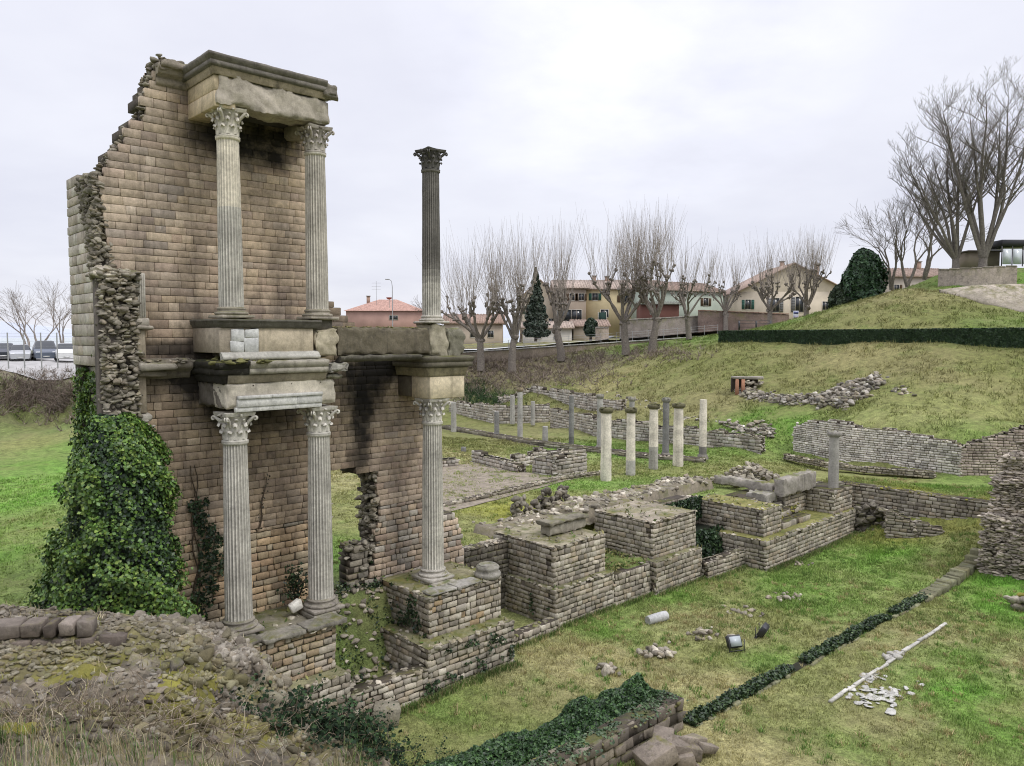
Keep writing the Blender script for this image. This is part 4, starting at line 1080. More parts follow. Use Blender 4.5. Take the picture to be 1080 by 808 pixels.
# fallen moulded block
a = Acc()
roughblock(a, 12.75, 14.95, .55, 1.15, 3.0, 3.42, (.36,.33,.27), .02, .07, 51)
roughblock(a, 12.6, 15.0, .42, 1.25, 3.42, 3.58, (.22,.20,.15), .025, .07, 52)
fb_ = a.build('fallen_cornice_block', M['trim'], world=W(13.8, .8, 2.95)); tag(fb_, 'long fallen moulded stone block lying on top of a square podium', 'stone block')
# loose column base on the pier corner
a = Acc()
lathe(a, W(8.1, -.98, 2.78), [(.40,0),(.44,.06),(.46,.12),(.42,.18),(.36,.22),(.38,.28),(.40,.34),(.37,.39),(.30,.41),(.30,.44)], (.34,.32,.28), 28)
tag(a.build('stone_drum', M['trim'], world=W(8.1, -.98, 2.78)), 'round grey loose moulded drum resting on the corner of the pier', 'column base')
# fragments between the two lower columns
a = Acc(); bevbox(a, W(1.55, .1, 2.86), E*.34+Z*.12, N*.2, Z*.26-E*.08, .03, (.72,.69,.62), .03); f1 = tag(a.build('marble_fragment', M['marble'], world=W(1.6, .1, 2.8)), 'broad broken white marble piece lying between the two lower columns', 'marble fragment', 'white marble pieces'); a = Acc(); bevbox(a, W(1.95, .0, 2.84), E*.12+Z*.05, N*.22, Z*.36+E*.16, .02, (.75,.72,.66), .02)
tag(a.build('marble_fragment', M['marble'], world=W(1.7, .1, 2.8)), 'thin upright white marble sliver beside the second lower column base', 'marble fragment', 'white marble pieces')

# far podium group
o = podium('long mossy stone podium at the far end with steps and a broken column', (24.3, 26.05, -2.3, 1.4), (23.75, 33.95, -2.75, 1.4), 2.70, 1.40, (.27,.25,.09), group=g2, stepc=(.24,.23,.08))
a = Acc()
for k in range(4):
    z = 1.4+k*.3; stp = Acc(); podium_block(a, a, 26.4, 29.4, -2.2+k*.62, 1.3, z, z+.3, faces='FL', ch=.3, bw=.6)
for k in range(50): rock(a, W(R.uniform(26.4, 29.2), -2.1+R.uniform(0, 1.8), 1.75+R.uniform(0, .5)), R.uniform(.06, .14), np.array((.28,.26,.06))*R.uniform(.6, 1.2), .4)
a.build('stair', M['podium'], o)
a = Acc(); podium_block(a, a, 31.3, 33.6, -2.55, -.6, 1.4, 2.66, shade=None); a.build('column_pier', M['podium'], o)
a = Acc(); podium_block(a, a, 28.9, 31.3, -1.0, -.5, 1.4, 2.6, faces='FL'); roughblock(a, 28.1, 31.9, -1.35, -.75, 2.62, 3.55, (.34,.31,.27), .03, .1, 61); a.build('parapet', M['podium'], o)
a = Acc(); 
tt = 2.6
roughblock(a, 28.35, 28.85, -.6, 2.9, 2.75, 3.2, (.34,.31,.27), .03, .1, 62); roughblock(a, 27.2, 28.3, -.9, .3, 2.3, 2.8, (.30,.28,.24), .05, .1, 63)
tag(a.build('stone_slab', M['podium'], world=W(28.6, 1.2, 2.7)), 'long grey upright slab beside the mossy steps of the far podium', 'stone slab')
a = Acc()
for k in range(150):
    f = R.random(); s = 29+R.uniform(0, 4.2); t = 1.6+R.uniform(0, 2.2); hh = 1.15*math.exp(-((s-31.2)/1.4)**2-((t-2.4)/1.0)**2)
    rock(a, W(s, t, 2.65+R.uniform(0, hh)), R.uniform(.14, .3), pick(PAL_RUB, .3), .6)
tag(a.build('rubble_heap', M['rubble'], world=W(31, 2.5, 2.6)), 'pointed heap of grey rubble behind the parapet of the far podium', 'rubble heap')
def plain_column(u, vb, vt, wpx, z, label, c, capc=None, white=False, group='columns of the rear portico', pos=None, basec=None, split=None):
    p = pz(u, vb, z) if pos is None else pos
    d = p[1]; r = wpx/2*d/F; h = (vb-vt)*d/F
    o = empty('portico_column', p, label, 'column', group); a = Acc(); c = np.array(c)
    prof = [(r*1.0, -.12)]; cols = []
    nseg = 14
    for i in range(nseg+1):
        f = i/nseg; prof.append((r*(1.04-.1*f)*R.uniform(.965, 1.03), f*h)); 
    for i in range(nseg+1):
        f = i/nseg; q = c*R.uniform(.93, 1.05)
        if split and f < split[0]: q = np.array(split[1])*R.uniform(.9, 1.05)
        cols.append(q)
    lathe(a, p, prof, c, 20, cols=cols)
    a.build('shaft', M['marble'], o)
    if capc is not None:
        a = Acc(); lathe(a, p+Z*(h), [(r*.95,-.05),(r*1.25,.02),(r*1.35,.10),(r*1.35,.22),(r*1.1,.25)], capc, 16)
        for k in range(6): rock(a, p+Z*(h+.25)+np.array([R.uniform(-r, r), R.uniform(-r, r), 0]), r*.5, capc, .4)
        a.build('capital', M['trim'], o)
    if basec is not None:
        a = Acc(); lathe(a, p, [(r*1.5,-.1),(r*1.5,.12),(r*1.3,.16),(r*1.35,.25),(r*1.1,.32)], basec, 16); a.build('base', M['trim'], o)
    return o
WHC = (.76,.70,.59); GRC = (.42,.405,.37); DGC = (.27,.265,.25); CAPD = (.13,.12,.07)
plain_column(639, 505, 434, 11.5, 2.65, 'thick cream column at the left end of the white row, with a mossy dark cap', WHC, CAPD)
plain_column(665, 499, 434, 9.8, 2.65, 'second thick cream column from the left of the white row', WHC, CAPD, split=(.27,(.5,.48,.44)))
plain_column(689, 493, 430, 9.8, 2.65, 'third cream column of the white row, grey in its lower half', WHC, CAPD, split=(.42,(.42,.40,.36)))
plain_column(715, 490, 429, 10.6, 2.65, 'fourth cream column of the white row, with patched joints', WHC, CAPD)
plain_column(741, 484, 421, 8, 2.65, 'cream column with dark lower part, rightmost of the white row', WHC, None, split=(.26,(.22,.21,.19)), basec=(.28,.26,.23))
plain_column(478.5, 454.5, 424, 5.8, 2.65, 'short grey column at the far left of the portico, nearest the beige block', GRC)
plain_column(524, 460, 434, 5.4, 2.65, 'short dark grey broken column left of the tallest rear column', DGC)
plain_column(548.5, 462.5, 412, 5.6, 2.65, 'tall slender grey column with brownish cap in the rear row', GRC, (.25,.2,.14))
plain_column(540.5, 446, 417, 5, 2.65, 'pale grey column standing just behind the tall capped one', GRC)
plain_column(562, 447, 423, 4.6, 2.65, 'small grey column by the far wall, right of the tall capped one', GRC)
plain_column(575, 465.5, 449.5, 6, 2.65, 'knee-high grey column stump at the back portico step', GRC)
plain_column(602.5, 467.5, 417, 5.4, 2.65, 'tall thin grey column leaning slightly, left of the white row', DGC, split=(.2,(.16,.155,.15)))
plain_column(632.5, 474, 419, 6.4, 2.65, 'grey column with flared cap directly behind the leftmost cream column', GRC, (.3,.28,.24), basec=(.3,.28,.24))
plain_column(666, 478, 422, 6, 2.65, 'grey column hidden behind the second cream column, only its cap showing', GRC, (.3,.28,.24))
plain_column(702, 482, 423, 7, 2.65, 'dark grey column with square cap between the third and fourth cream columns', (.24,.235,.225), (.24,.23,.2), basec=(.25,.23,.2))
plain_column(489, 476.5, 471.5, 5.6, 2.65, 'tiny grey stump alone on the grass left of the gravel court', DGC)
plain_column(883, 512, 457, 10.5, 2.66, 'tall broken grey column standing on the pier of the far podium', (.36,.34,.31), (.30,.28,.25), pos=W(32.4, -2.0, 2.66))

g3 = 'low ruin walls of the portico'
def pw(l, z): return [pz(u, v, z) for u, v in l]
wallrun('ruin_wall', 'ragged low stone wall edging the right side of the gravel court, at its left end', 'ruin wall', pw([(497,488),(545,500)], 2.5), 2.4, [3.3,3.1], .7, .22, .4, PAL_GREY, g3, dent=.25, rocks=12)
wallrun('ruin_wall', 'thick broken stone wall at the corner of the gravel court with a dark end face', 'ruin wall', pw([(561,500),(586,503.5),(619,498)], 2.5), 2.4, [3.5,3.6,3.6], 1.6, .22, .4, PAL_GREY, g3, dent=.2, rocks=18, rs=.14)
wallrun('ruin_wall', 'pale low wall between the court and the back portico step', 'ruin wall', pw([(545,494),(572,489),(618,486)], 2.5), 2.4, [3.1,3.4,3.2], .6, .22, .4, PAL_GREY, g3, dent=.3)
wallrun('ruin_wall', 'small ragged wall stub left of the gravel court near the tiny stump', 'ruin wall', pw([(440,497),(484,493)], 2.5), 2.4, 3.0, .6, .22, .4, PAL_GREY, g3, dent=.2)
wallrun('stone_kerb', 'long low line of kerb stones crossing the lawn toward the white columns', 'kerb', pw([(470,535),(520,524),(590,507),(640,500)], 2.6), 2.45, 2.78, .4, .16, .4, PAL_RUB, None, rocks=14)
wallrun('stylobate', 'low dark step carrying the rear columns of the portico', 'step', pw([(465,453),(520,463),(560,470),(640,480),(700,487),(742,490)], 2.5), 2.4, 2.85, .9, .2, .7, PAL_RUB, None, rocks=6, shade=.8)
wallrun('back_wall', 'long low far wall behind the rear columns, pale grey', 'ruin wall', pw([(474,437),(520,446),(579,447)], 2.5), 2.4, [3.9,4.1,4.3], .6, .25, .45, PAL_GREY, g3, dent=.3, rocks=8)
wallrun('back_wall', 'stepped far wall below the grassy bank, right of the rear columns', 'ruin wall', pw([(528,436),(560,434),(620,446),(655,452)], 2.5), 2.4, [4.4,5.2,5.2,4.9], .6, .25, .45, PAL_GREY, g3, dent=.4, rocks=8)
wallrun('back_wall', 'long coursed wall passing behind the white columns to the right', 'ruin wall', pw([(580,450),(625,460),(700,469),(802,480)], 2.5), 2.4, [4.1,4.0,3.9,3.75], .7, .22, .42, PAL_GREY, g3, dent=.35, rocks=12)
wallrun('boundary_wall', 'high whitish stone wall at the foot of the grassy bank on the right', 'ruin wall', pw([(836,479),(891,489),(950,496),(1013,504)], 2.5), 2.3, [4.75,5.2,4.95,4.4], .8, .15, .3, [(.70,.66,.59),(.62,.58,.51),(.55,.50,.44),(.76,.71,.63)], None, dent=.35, jit=.01, bulge=.015, rocks=14)
wallrun('boundary_wall', 'brownish wall climbing toward the right edge below the bank', 'ruin wall', pw([(1013,504),(1051,505),(1100,507),(1180,508)], 2.5), 2.3, [4.4,5.0,6.1,6.6], .8, .16, .28, [(.48,.40,.34),(.42,.34,.29),(.54,.46,.39)], None, dent=.25, jit=.01, bulge=.015, rocks=14)
wallrun('stone_kerb', 'low broken line of stones in front of the high whitish wall', 'kerb', pw([(826,483),(870,492),(910,497),(985,503)], 2.5), 2.4, 2.75, .5, .15, .3, PAL_RUB, None, rocks=16, dent=.1, shade=.8)
wallrun('retaining_wall', 'low retaining wall with a yellow mossy rim holding the upper lawn', 'wall', [W(34.3,-1.5),W(34.3,-9.2),W(34.3,-16)], [-.2,.9,1.2], 2.62, .6, .2, .34, PAL_POD, None, toprock=[(.30,.28,.05),(.26,.25,.06)], rocks=22, rs=.09, dent=.05, shade=.9)
wallrun('ruin_wall', 'crumbled knee-high wall remnant in the hollow below the mossy retaining wall', 'ruin wall', pw([(934,562),(965,566),(994,569)], .6), -.1, [1.7,1.3,.95], .5, .16, .3, PAL_POD, None, dent=.2, rocks=16)
a = Acc()
for k in range(190):
    s = R.uniform(33.6, 34.3); t = R.uniform(-5.6, -2.6); rock(a, W(s, t, R.uniform(.1, 1.75-.35*abs(t+3.6))), R.uniform(.12, .3), pick(PAL_RUB, .3)*.5, .7)
tag(a.build('rubble_heap', M['rubble'], world=W(34, -4, .2)), 'dark rubble heap at the foot of the retaining wall beside the far podium', 'rubble heap')
# ruin at the right edge
o = empty('ruined_wall', W(31.5, -10.5, 0), 'tall ragged rubble wall cut off by the right edge of the view', 'ruin wall')
a = Acc(); c = Acc()
PALR = [(.46,.40,.33),(.37,.32,.27),(.53,.46,.38),(.30,.26,.22)]
def rr(s0, s1, t0, t1, zt, name, seed):
    a = Acc(); stbox(a, s0+.15, s1-.15, t0+.15, t1-.15, -.2, zt-.25, (.16,.13,.10))
    z = -.1
    while z < zt:
        n = int(((s1-s0)+(t1-t0))*13)
        for k in range(n):
            side = R.random()*((s1-s0)+(t1-t0)); off = R.uniform(-.05, .12)
            inset = .25*max(0, z-zt*.55)/zt
            if side < s1-s0: p = W(s0+side, t0+off+inset, z)
            else: p = W(s0+off+inset, t0+side-(s1-s0), z)
            zz = zt-.5*abs(float(vnoise(np.array([side]), np.array([seed*1.]), .9, seed)[0]))
            if z < zz: rock(a, p, R.uniform(.10, .22), pick(PALR, .3), .38)
        z += .10
    for k in range(int((s1-s0)*(t1-t0)*26)): rock(a, W(R.uniform(s0, s1), R.uniform(t0, t1), zt-.22+R.uniform(-.12, .1)), R.uniform(.12, .26), pick(PALR, .3)*1.1, .5)
    return a.build(name, M['rubble'], o)
rr(29.9, 33.4, -13.0, -9.85, 3.0, 'lower_tier', 3); rr(30.5, 34.2, -14.5, -10.0, 4.6, 'middle_tier', 4); rr(30.8, 34.2, -15, -10.3, 5.6, 'upper_tier', 6); rr(31.2, 34.2, -19, -10.9, 6.3, 'crest', 5)
a = Acc(); 
for k in range(26): 
    p = pz(1072+R.uniform(-6, 16), 640+R.uniform(-4, 3), 0.1); p[2] = R.uniform(.05, .55); rock(a, p, R.uniform(.16, .32), pick(PAL_RUB, .3)*.8 if p[2] < .45 else (.25,.23,.05), .6)
tag(a.build('mossy_boulder', M['fore'], world=pz(1072, 640, 0)), 'moss-topped stone block on the lawn at the right edge', 'boulder')

# hillside ruins
def hitground(u, v, d0, d1):
    ds = np.linspace(d0, d1, 120); r = ray(u, v)
    xs, ys, zs = r[0]*ds/r[1], ds, H+r[2]*ds/r[1]
    g = ground_z(xs, ys); k = int(np.argmax(zs < g)) if (zs < g).any() else 119
    return np.array([xs[k], ys[k], g[k]])
def hillrocks(label, pxs, n, size, hgt, name='rock_outcrop', sc_=1.0):
    a = Acc(); P0 = None; o = None
    for k in range(n):
        f = R.random()*(len(pxs)-1); i = int(f); g = f-i
        u = pxs[i][0]*(1-g)+pxs[i+1][0]*g+R.gauss(0, 3); v = pxs[i][1]*(1-g)+pxs[i+1][1]*g+R.gauss(0, 2)
        p = hitground(u, v, 44, 95)
        if P0 is None:
            P0 = p
            if n <= 90: o = empty(name, p, label, 'rocks')
        if o is not None: a = Acc()
        rock(a, p+Z*(R.uniform(-.15, hgt)*R.random()), R.uniform(.5, 1.5)*size, pick(PAL_GREY+PAL_RUB, .35)*R.choice((.45, .8, 1.)), .6, lo=False)
        if o is not None: a.build('stone', M['rubble'], o)
    if o is not None: return a
    tag(a.build(name, M['rubble'], world=P0), label, 'rocks'); return a
hillrocks('long broken line of grey wall stones crossing the grassy bank', [(776,412),(800,420),(830,425),(865,422),(900,415)], 620, .22, .5)
hillrocks('heaped grey wall stones at the upper right end of the bank ruin', [(860,430),(885,415),(905,408),(928,403),(900,424),(880,432)], 460, .24, .7)
hillrocks('few small stones scattered on the bank right of the bank ruin', [(945,412),(958,414)], 30, .18, .2)
hillrocks('stones at the foot of the bank left of the high whitish wall', [(765,450),(790,455),(812,460),(800,450)], 200, .2, .45)
hillrocks('scattered stones in the lower bank right of the rear columns', [(640,415),(680,425),(720,440),(760,444)], 90, .15, .1)
p = pd(788, 402, 66); p[2] = gz(p[0], p[1])
o = empty('brick_niche', p, 'small ruined brick-pillared niche with a stone roof slab on the grassy bank', 'niche')
a = Acc(); X_ = np.array([1., 0, 0]); Y_ = np.array([0, 1., 0])
for x in (-.95, -.45): bevbox(a, p+X_*x-Z*.2, X_*.26, Y_*.3, Z*1.35, .02, (.42,.22,.14), .02)
a.build('brick_pillar', M['podium'], o)
a = Acc(); bevbox(a, p+X_*-1.1+Z*1.15, X_*2.5, Y_*1.0, Z*.22, .05, (.36,.33,.29), .04); bevbox(a, p+X_*-1.1+Y_*.8, X_*2.3, Y_*.3, Z*1.2, .02, (.06,.05,.04)); a.build('roof_slab', M['rubble'], o)
a = Acc()
for k in range(60): rock(a, p+X_*R.uniform(-.2, 1.4)+Y_*R.uniform(0, .5)+Z*R.uniform(-.1, 1.1), R.uniform(.12, .25), pick(PAL_RUB, .3), .6)
a.build('stone_side', M['rubble'], o)

# ------------------------------------------------------------------ things on the orchestra lawn
a = Acc(); c0 = pz(683, 652, .22); c1 = pz(706, 645, .28)
c0[2] = .12; c1[2] = .16; c1 = c0+(c1-c0)*.85; tube(a, [c0, c0*.7+c1*.3, c1*.8+c0*.2, c1], [.17,.19,.195,.18], (.44,.44,.43), 18, True)
tag(a.build('column_drum', M['marble'], world=pz(694, 650, 0)), 'pale grey fallen column drum lying at the foot of the podium wall', 'column drum')
def clump(u, v, n, size, label, spread=.35):
    p = pz(u, v, 0); o = empty('stone_clump', p, label, 'stones')
    for k in range(n):
        a = Acc(); rock(a, p+np.array([R.gauss(0, spread), R.gauss(0, spread*.8), R.uniform(-.02, size*.9)]), R.uniform(.5, 1.3)*size, pick(PAL_RUB, .3), .7); a.build('stone', M['fore'], o)
clump(695, 689, 34, .16, 'flat mossy stone cluster on the lawn just in front of the ivy hedge end')
clump(741, 668, 26, .13, 'small stone cluster on the lawn left of the floodlights')
clump(828, 631, 22, .13, 'stone cluster on the lawn right of and beyond the floodlights')
clump(787, 646, 14, .12, 'low half-buried stones on the lawn beyond the floodlights')
clump(637, 708, 12, .16, 'dark stones half swallowed by the ivy hedge', .3)
clump(838, 596, 10, .1, 'few small stones at the foot of the far podium')
a = Acc(); p = pz(408, 762, 0)
bevbox(a, p+np.array([-.35,-.25,-.1]), np.array([.75,.1,0]), np.array([-.1,.6,0]), Z*.55, .035, (.30,.275,.21), .05)
tag(a.build('boulder', M['fore'], world=p), 'squarish mossy boulder at the foot of the low wall by the tan podium', 'boulder')
def floodlight(u, v, face, label):
    p = pz(u, v, 0); o = empty('floodlight', p, label, 'floodlight', 'floodlights on the lawn')
    d = np.array([math.cos(face), math.sin(face), 0]); s = np.array([-d[1], d[0], 0]); up = (Z*.85-d*.5); up /= np.linalg.norm(up); fw = np.cross(s, up); fw = fw if fw @ d > 0 else -fw
    a = Acc(); bevbox(a, p-s*.26+Z*.14, s*.52, -fw*.2, up*.42, .03, (.035,.035,.04)); 
    for k in range(5): box(a, p-s*.22+s*.1*k+Z*.16-fw*.19, s*.02, -fw*.05, up*.36, (.03,.03,.035))
    a.build('housing', M['paint'], o)
    a = Acc(); box(a, p-s*.21+Z*.18+fw*.004, s*.42, fw*.004, up*.33, (.42,.46,.48)); a.build('glass', M['glass'], o)
    a = Acc(); 
    for q in (-1, 1): box(a, p+s*.28*q-s*.012, s*.024, fw*.03, Z*.4, (.04,.04,.045))
    box(a, p-s*.3-fw*.03, s*.6, fw*.09, Z*.025, (.04,.04,.045)); tube(a, [p, p-Z*.15], [.04,.04], (.05,.05,.05), 8); a.build('bracket', M['paint'], o)
floodlight(777, 687, math.radians(-75), 'black floodlight showing its glass front, nearest to the camera on the lawn')
floodlight(799, 671, math.radians(150), 'black floodlight seen from behind, the farther one on the lawn')
# marble line on the lawn
o = empty('marble_gutter', pz(877, 741, 0), 'thin white marble strip laid straight across the lawn', 'marble strip')
a = Acc(); A_ = pz(877, 741, 0); B_ = pz(998, 660, 0); D_ = (B_-A_); L = np.linalg.norm(D_); D_ /= L; S_ = np.array([-D_[1], D_[0], 0]); x = 0
while x < L-.3:
    w = R.uniform(.35, .8); q = A_+D_*x; q[2] = gz(q[0], q[1])+.02
    a = Acc()
    if R.random() < .97: bevbox(a, q+S_*R.uniform(-.015, .015), D_*(w-.02), S_*R.uniform(.09, .12), Z*(.09+R.uniform(-.03, .01)), .012, np.array((.58,.56,.51))*R.uniform(.7, 1.08), .012); a.build('slab', M['marble'], o)
    x += w
a = Acc()
for k in range(16):
    q = pz(941+R.gauss(0, 5), 692+R.gauss(0, 2), 0); q[2] = gz(q[0], q[1])+.03; rock(a, q, R.uniform(.1, .22), np.array((.50,.48,.43))*R.uniform(.8, 1.1), .4)
a.build('cross_block', M['marble'], o)
o = empty('marble_paving', pz(930, 735, 0), 'patch of broken white marble paving sunk in the lawn', 'paving')
for k in range(80):
    a = Acc(); q = pz(930+R.gauss(0, 15), 733+R.gauss(0, 5.5), 0); q[2] = gz(q[0], q[1])+.035; rock(a, q, R.uniform(.06, .2), np.array((.52,.51,.47))*R.uniform(.8, 1.1), .12); a.build('paving_piece', M['marble'], o)
for k in range(14):
    a = Acc(); q = pz(922+R.gauss(0, 6), 712+R.gauss(0, 2), 0); q[2] = gz(q[0], q[1])+.03; rock(a, q, R.uniform(.08, .16), np.array((.5,.49,.45))*R.uniform(.8, 1.1), .12); a.build('paving_piece', M['marble'], o)
# bottom wall
PALD = [(.27,.23,.185),(.22,.185,.15),(.31,.265,.21),(.18,.155,.13)]
wallrun('low_wall', 'rough moss-topped wall running out of the bottom edge, ivy on its far side', 'wall', ws([(1.0,-8.0),(8.9,-8.25)]), -.3, [.85,.75], .55, .26, .36, PALD, None, jit=.035, bulge=.05, rocks=26, rs=.1, toprock=[(.24,.23,.07),(.28,.26,.14),(.2,.19,.08)])
def tiltblock(acc, p, L, Wd, Hh, yaw, pitch, c):
    cy, sy = math.cos(yaw), math.sin(yaw); cp, sp_ = math.cos(pitch), math.sin(pitch)
    a_ = np.array([cy*cp, sy*cp, sp_]); b_ = np.array([-sy, cy, 0]); c_ = np.cross(a_, b_)
    bevbox(acc, np.array(p)-a_*L/2-b_*Wd/2, a_*L, b_*Wd, c_*Hh, .015, c, .035)
FBL = ['large tilted grey block lying at the bottom edge beside the wall end','broad flat block leaning against the end of the bottom wall','thin slab tipped on edge to the right of the tumbled blocks','squat block propped on top of the tumbled blocks','small block at the very bottom edge, right of the large tilted one','small outermost slab lying farthest right of the wall end']
for q_, (u, v, z, L_, W_, H_, y_, p_) in enumerate([(693,806,.1,.9,.7,.45,.5,.25),(716,796,.1,1.0,.6,.35,.3,-.3),(730,785,.15,1.0,.35,.2,.9,-.35),(700,785,.3,.6,.5,.3,1.3,.2),(722,806,.0,.5,.4,.3,.1,.1),(745,793,.1,.5,.25,.2,.5,-.3)]):
    a = Acc(); p = pz(u, v, z); tiltblock(a, p, L_, W_, H_, y_, p_, pick(PALD, .15)*1.1); tag(a.build('fallen_block', M['fore'], world=p), FBL[q_], 'stone block', 'tumbled blocks at the bottom wall')
a = Acc()
for k in range(30): p = pz(700+R.uniform(-25, 40), 795+R.uniform(-10, 12), .05); rock(a, p, R.uniform(.06, .16), pick(PALD, .3), .6)
tag(a.build('small_rubble', M['fore'], world=pz(712, 796, 0)), 'small rubble stones scattered around the tumbled blocks of the bottom wall', 'rubble')
# drain channel
o = empty('drain_channel', W(20, -8.8, 0), 'narrow stone-edged drain filled with dark plants crossing the lawn diagonally', 'drain')
a = Acc(); b = Acc(); LP_ = []
def dr(s): return -8.20-(s-9.3)*.052
s = 9.3
while s < 31.6:
    w = R.uniform(.25, .6); far = s > 24.5
    for q in ((-.28, -.10), (.10, .28)) if not far else ((-.32, .28),):
        if R.random() < (.45 if not far else .95):
            h = R.uniform(.03, .07) if not far else .12+.25*min(1, (s-24.5)/3)*R.uniform(.7, 1.1)
            p = W(s, dr(s)+q[0]+R.uniform(-.03, .03), 0); p[2] = gz(p[0], p[1])-.1
            a = Acc(); bevbox(a, p, E*w*.95, N*(q[1]-q[0]), Z*(h+.1), .03, pick(PAL_POD, .25)*np.array((.5,.55,.42)), .03); a.build('kerb_stone', M['fore'], o)
    s += w
n = 15000; S__ = NR.uniform(9.2, 31.5, n); keep = (vnoise(S__, S__*0, 1.3, 3, 2) > -.42) & ((S__ < 25) | (NR.random_sample(n) < .55)); S__ = S__[keep]; n = len(S__)
T__ = -8.20-(S__-9.3)*.052+NR.uniform(-.22, .22, n)+.04*np.sin(S__*4)
P = np.stack([OX+S__*EX+T__*N[0], OY+S__*EY+T__*N[1], np.zeros(n)], 1); P[:, 2] = ground_z(P[:, 0], P[:, 1])+NR.uniform(0, .20, n)
leaves(b, P, np.tile([0, 0, 1.], (n, 1)), .085, [(.03,.055,.022),(.045,.08,.03),(.02,.035,.018),(.06,.10,.03)], .7)
b.build('plants', M['leaf'], o)
M['earth'] = attr_mat('dark_earth', 1, .3, 4, .5)
a = Acc(); pts = np.arange(9.3, 25, .4); V = []
for s in pts:
    for q in (-.17, .17): p = W(s, dr(s)+q, 0); p[2] = gz(p[0], p[1])+.02; V.append(p)
a.add(V, [[2*i, 2*i+1, 2*i+3, 2*i+2] for i in range(len(pts)-1)], (.03,.03,.02)); a.build('channel_bed', M['earth'], o)
# ------------------------------------------------------------------ ivy and shrubs
IVY = [(.07,.14,.028),(.10,.19,.035),(.045,.09,.022),(.14,.24,.04),(.19,.27,.055),(.06,.11,.028)]
IVYD = [(.022,.042,.02),(.03,.06,.024),(.016,.03,.016),(.045,.08,.03)]
def ivy_mound():
    o = empty('ivy_bush', W(-3.3, .6, 3.0), 'large glossy green ivy mound spilling down the broken left wall end', 'ivy')
    D = 18.9; tab = [(436,92,128),(450,84,142),(470,76,158),(490,70,168),(520,64,174),(545,60,178),(575,54,188),(600,44,194),(620,28,194),(640,18,193),(680,12,192),(720,10,190)]
    vs = [q[0] for q in tab]; zt = [pd(100, v, D)[2] for v in vs]
    n = 46000
    v = np.interp(NR.random_sample(n)**.85, [0, 1], [438, 700]); lo = np.interp(v, vs, [q[1] for q in tab]); hi = np.interp(v, vs, [q[2] for q in tab])
    ph = NR.uniform(0, 2*math.pi, n)
    z = np.interp(v, vs, zt); cx = ((lo+hi)/2-540)/F*D; rx = (hi-lo)/2/F*D; ry = np.minimum(rx, 1.35)
    lump = 1+.34*vnoise(np.cos(ph)*1.6+z*.35, np.sin(ph)*1.6+z*1.3, .62, 12, 2)+.05*NR.normal(size=n)
    dep = 1-.35*NR.random_sample(n)**3
    x = cx-.12*np.clip((7.5-z)/2.5, 0, 1.5)+rx*.88*np.cos(ph)*lump*dep; y = D+.2+ry*np.sin(ph)*lump*dep
    nn = np.stack([np.cos(ph), np.sin(ph), np.full(n, .55)], 1)
    a = Acc(); P = np.stack([x, y, z], 1)
    cl = lump+.12*vnoise(ph*3, z*3, .7, 15, 2) > .97  # outer lumps lighter, hollows darker: light and shade put into leaf colour
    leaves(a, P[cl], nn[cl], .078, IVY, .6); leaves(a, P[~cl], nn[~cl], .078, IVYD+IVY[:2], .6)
    m = np.array(zt)
    a.build('foliage', M['leaf'], o)
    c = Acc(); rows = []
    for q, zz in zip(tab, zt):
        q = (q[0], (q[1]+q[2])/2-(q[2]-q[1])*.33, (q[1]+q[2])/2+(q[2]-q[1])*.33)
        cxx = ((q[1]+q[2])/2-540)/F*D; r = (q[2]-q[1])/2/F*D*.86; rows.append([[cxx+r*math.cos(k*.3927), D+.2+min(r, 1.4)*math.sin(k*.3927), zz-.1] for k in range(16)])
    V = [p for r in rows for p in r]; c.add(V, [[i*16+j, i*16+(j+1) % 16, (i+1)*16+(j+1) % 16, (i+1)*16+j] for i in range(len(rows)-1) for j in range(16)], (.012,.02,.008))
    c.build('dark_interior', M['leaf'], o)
ivy_mound()
def ivy_patch(name, label, cat, pts, nrm, size=.085, pal=IVY, stems=None, jit=.6, clump_=True):
    a = Acc(); P = np.array(pts)
    leaves(a, P, np.tile(nrm, (len(P), 1)), size, pal, jit)
    if stems:
        for s_ in stems: tube(a, s_, np.linspace(.03, .012, len(s_)), (.07,.05,.035), 5)
    return tag(a.build(name, M['leaf'], world=P[0]), label, cat)
P = []
for k in range(5200):
    z = R.uniform(6.5, 10.4); t = R.uniform(1.45, 3.6)
    if vnoise(np.array([t]), np.array([z]), .55, 3, 3)[0]+(9.2-z)*.22+(t-2.2)*.12 > .05: P.append(W(-2.8-R.uniform(0, .3)-max(0, (9-z))*.10, t, z))
ivy_patch('climbing_ivy', 'ivy climbing up the pale side face of the wall above the ivy mound', 'ivy', P, -E)
P = []
for k in range(1500):
    z = R.uniform(2.9, 6.4); c_ = -.42+.2*math.sin(z*1.7); w_ = .42 if z < 5.2 else .28
    s = c_+R.uniform(-w_, w_)+(-.25*(4-z) if z < 4 else 0)
    if abs(vnoise(np.array([s]), np.array([z]), .35, 8, 2)[0]) > .1: P.append(W(s, 1.4-R.uniform(.02, .16), z))
stem = [[W(-.7+.1*math.sin(z*3+q), 1.33, z) for z in np.arange(2.8, 7.6, .3)] for q in (0, 2)]
ivy_patch('climbing_ivy', 'narrow strip of dark ivy on the brown wall left of the leftmost lower column', 'ivy', P, -N, .075, IVYD, stem)
stem = []; P = []
for q in range(7):
    a0 = R.uniform(-.6, .6); L = R.uniform(.6, 1.3); p0 = W(2.0, .8, 2.9); pts = [p0+E*math.sin(a0)*L*f+Z*(math.cos(a0)*L*f)+N*R.uniform(-.05, .05) for f in np.linspace(0, 1, 7)]
    stem.append(pts)
    for p in pts[2:]:
        for m in range(12): P.append(p+NR.normal(size=3)*.09)
ivy_patch('sapling', 'small dark leafy sapling growing behind the second lower column', 'plant', P, Z, .08, IVYD, stem)
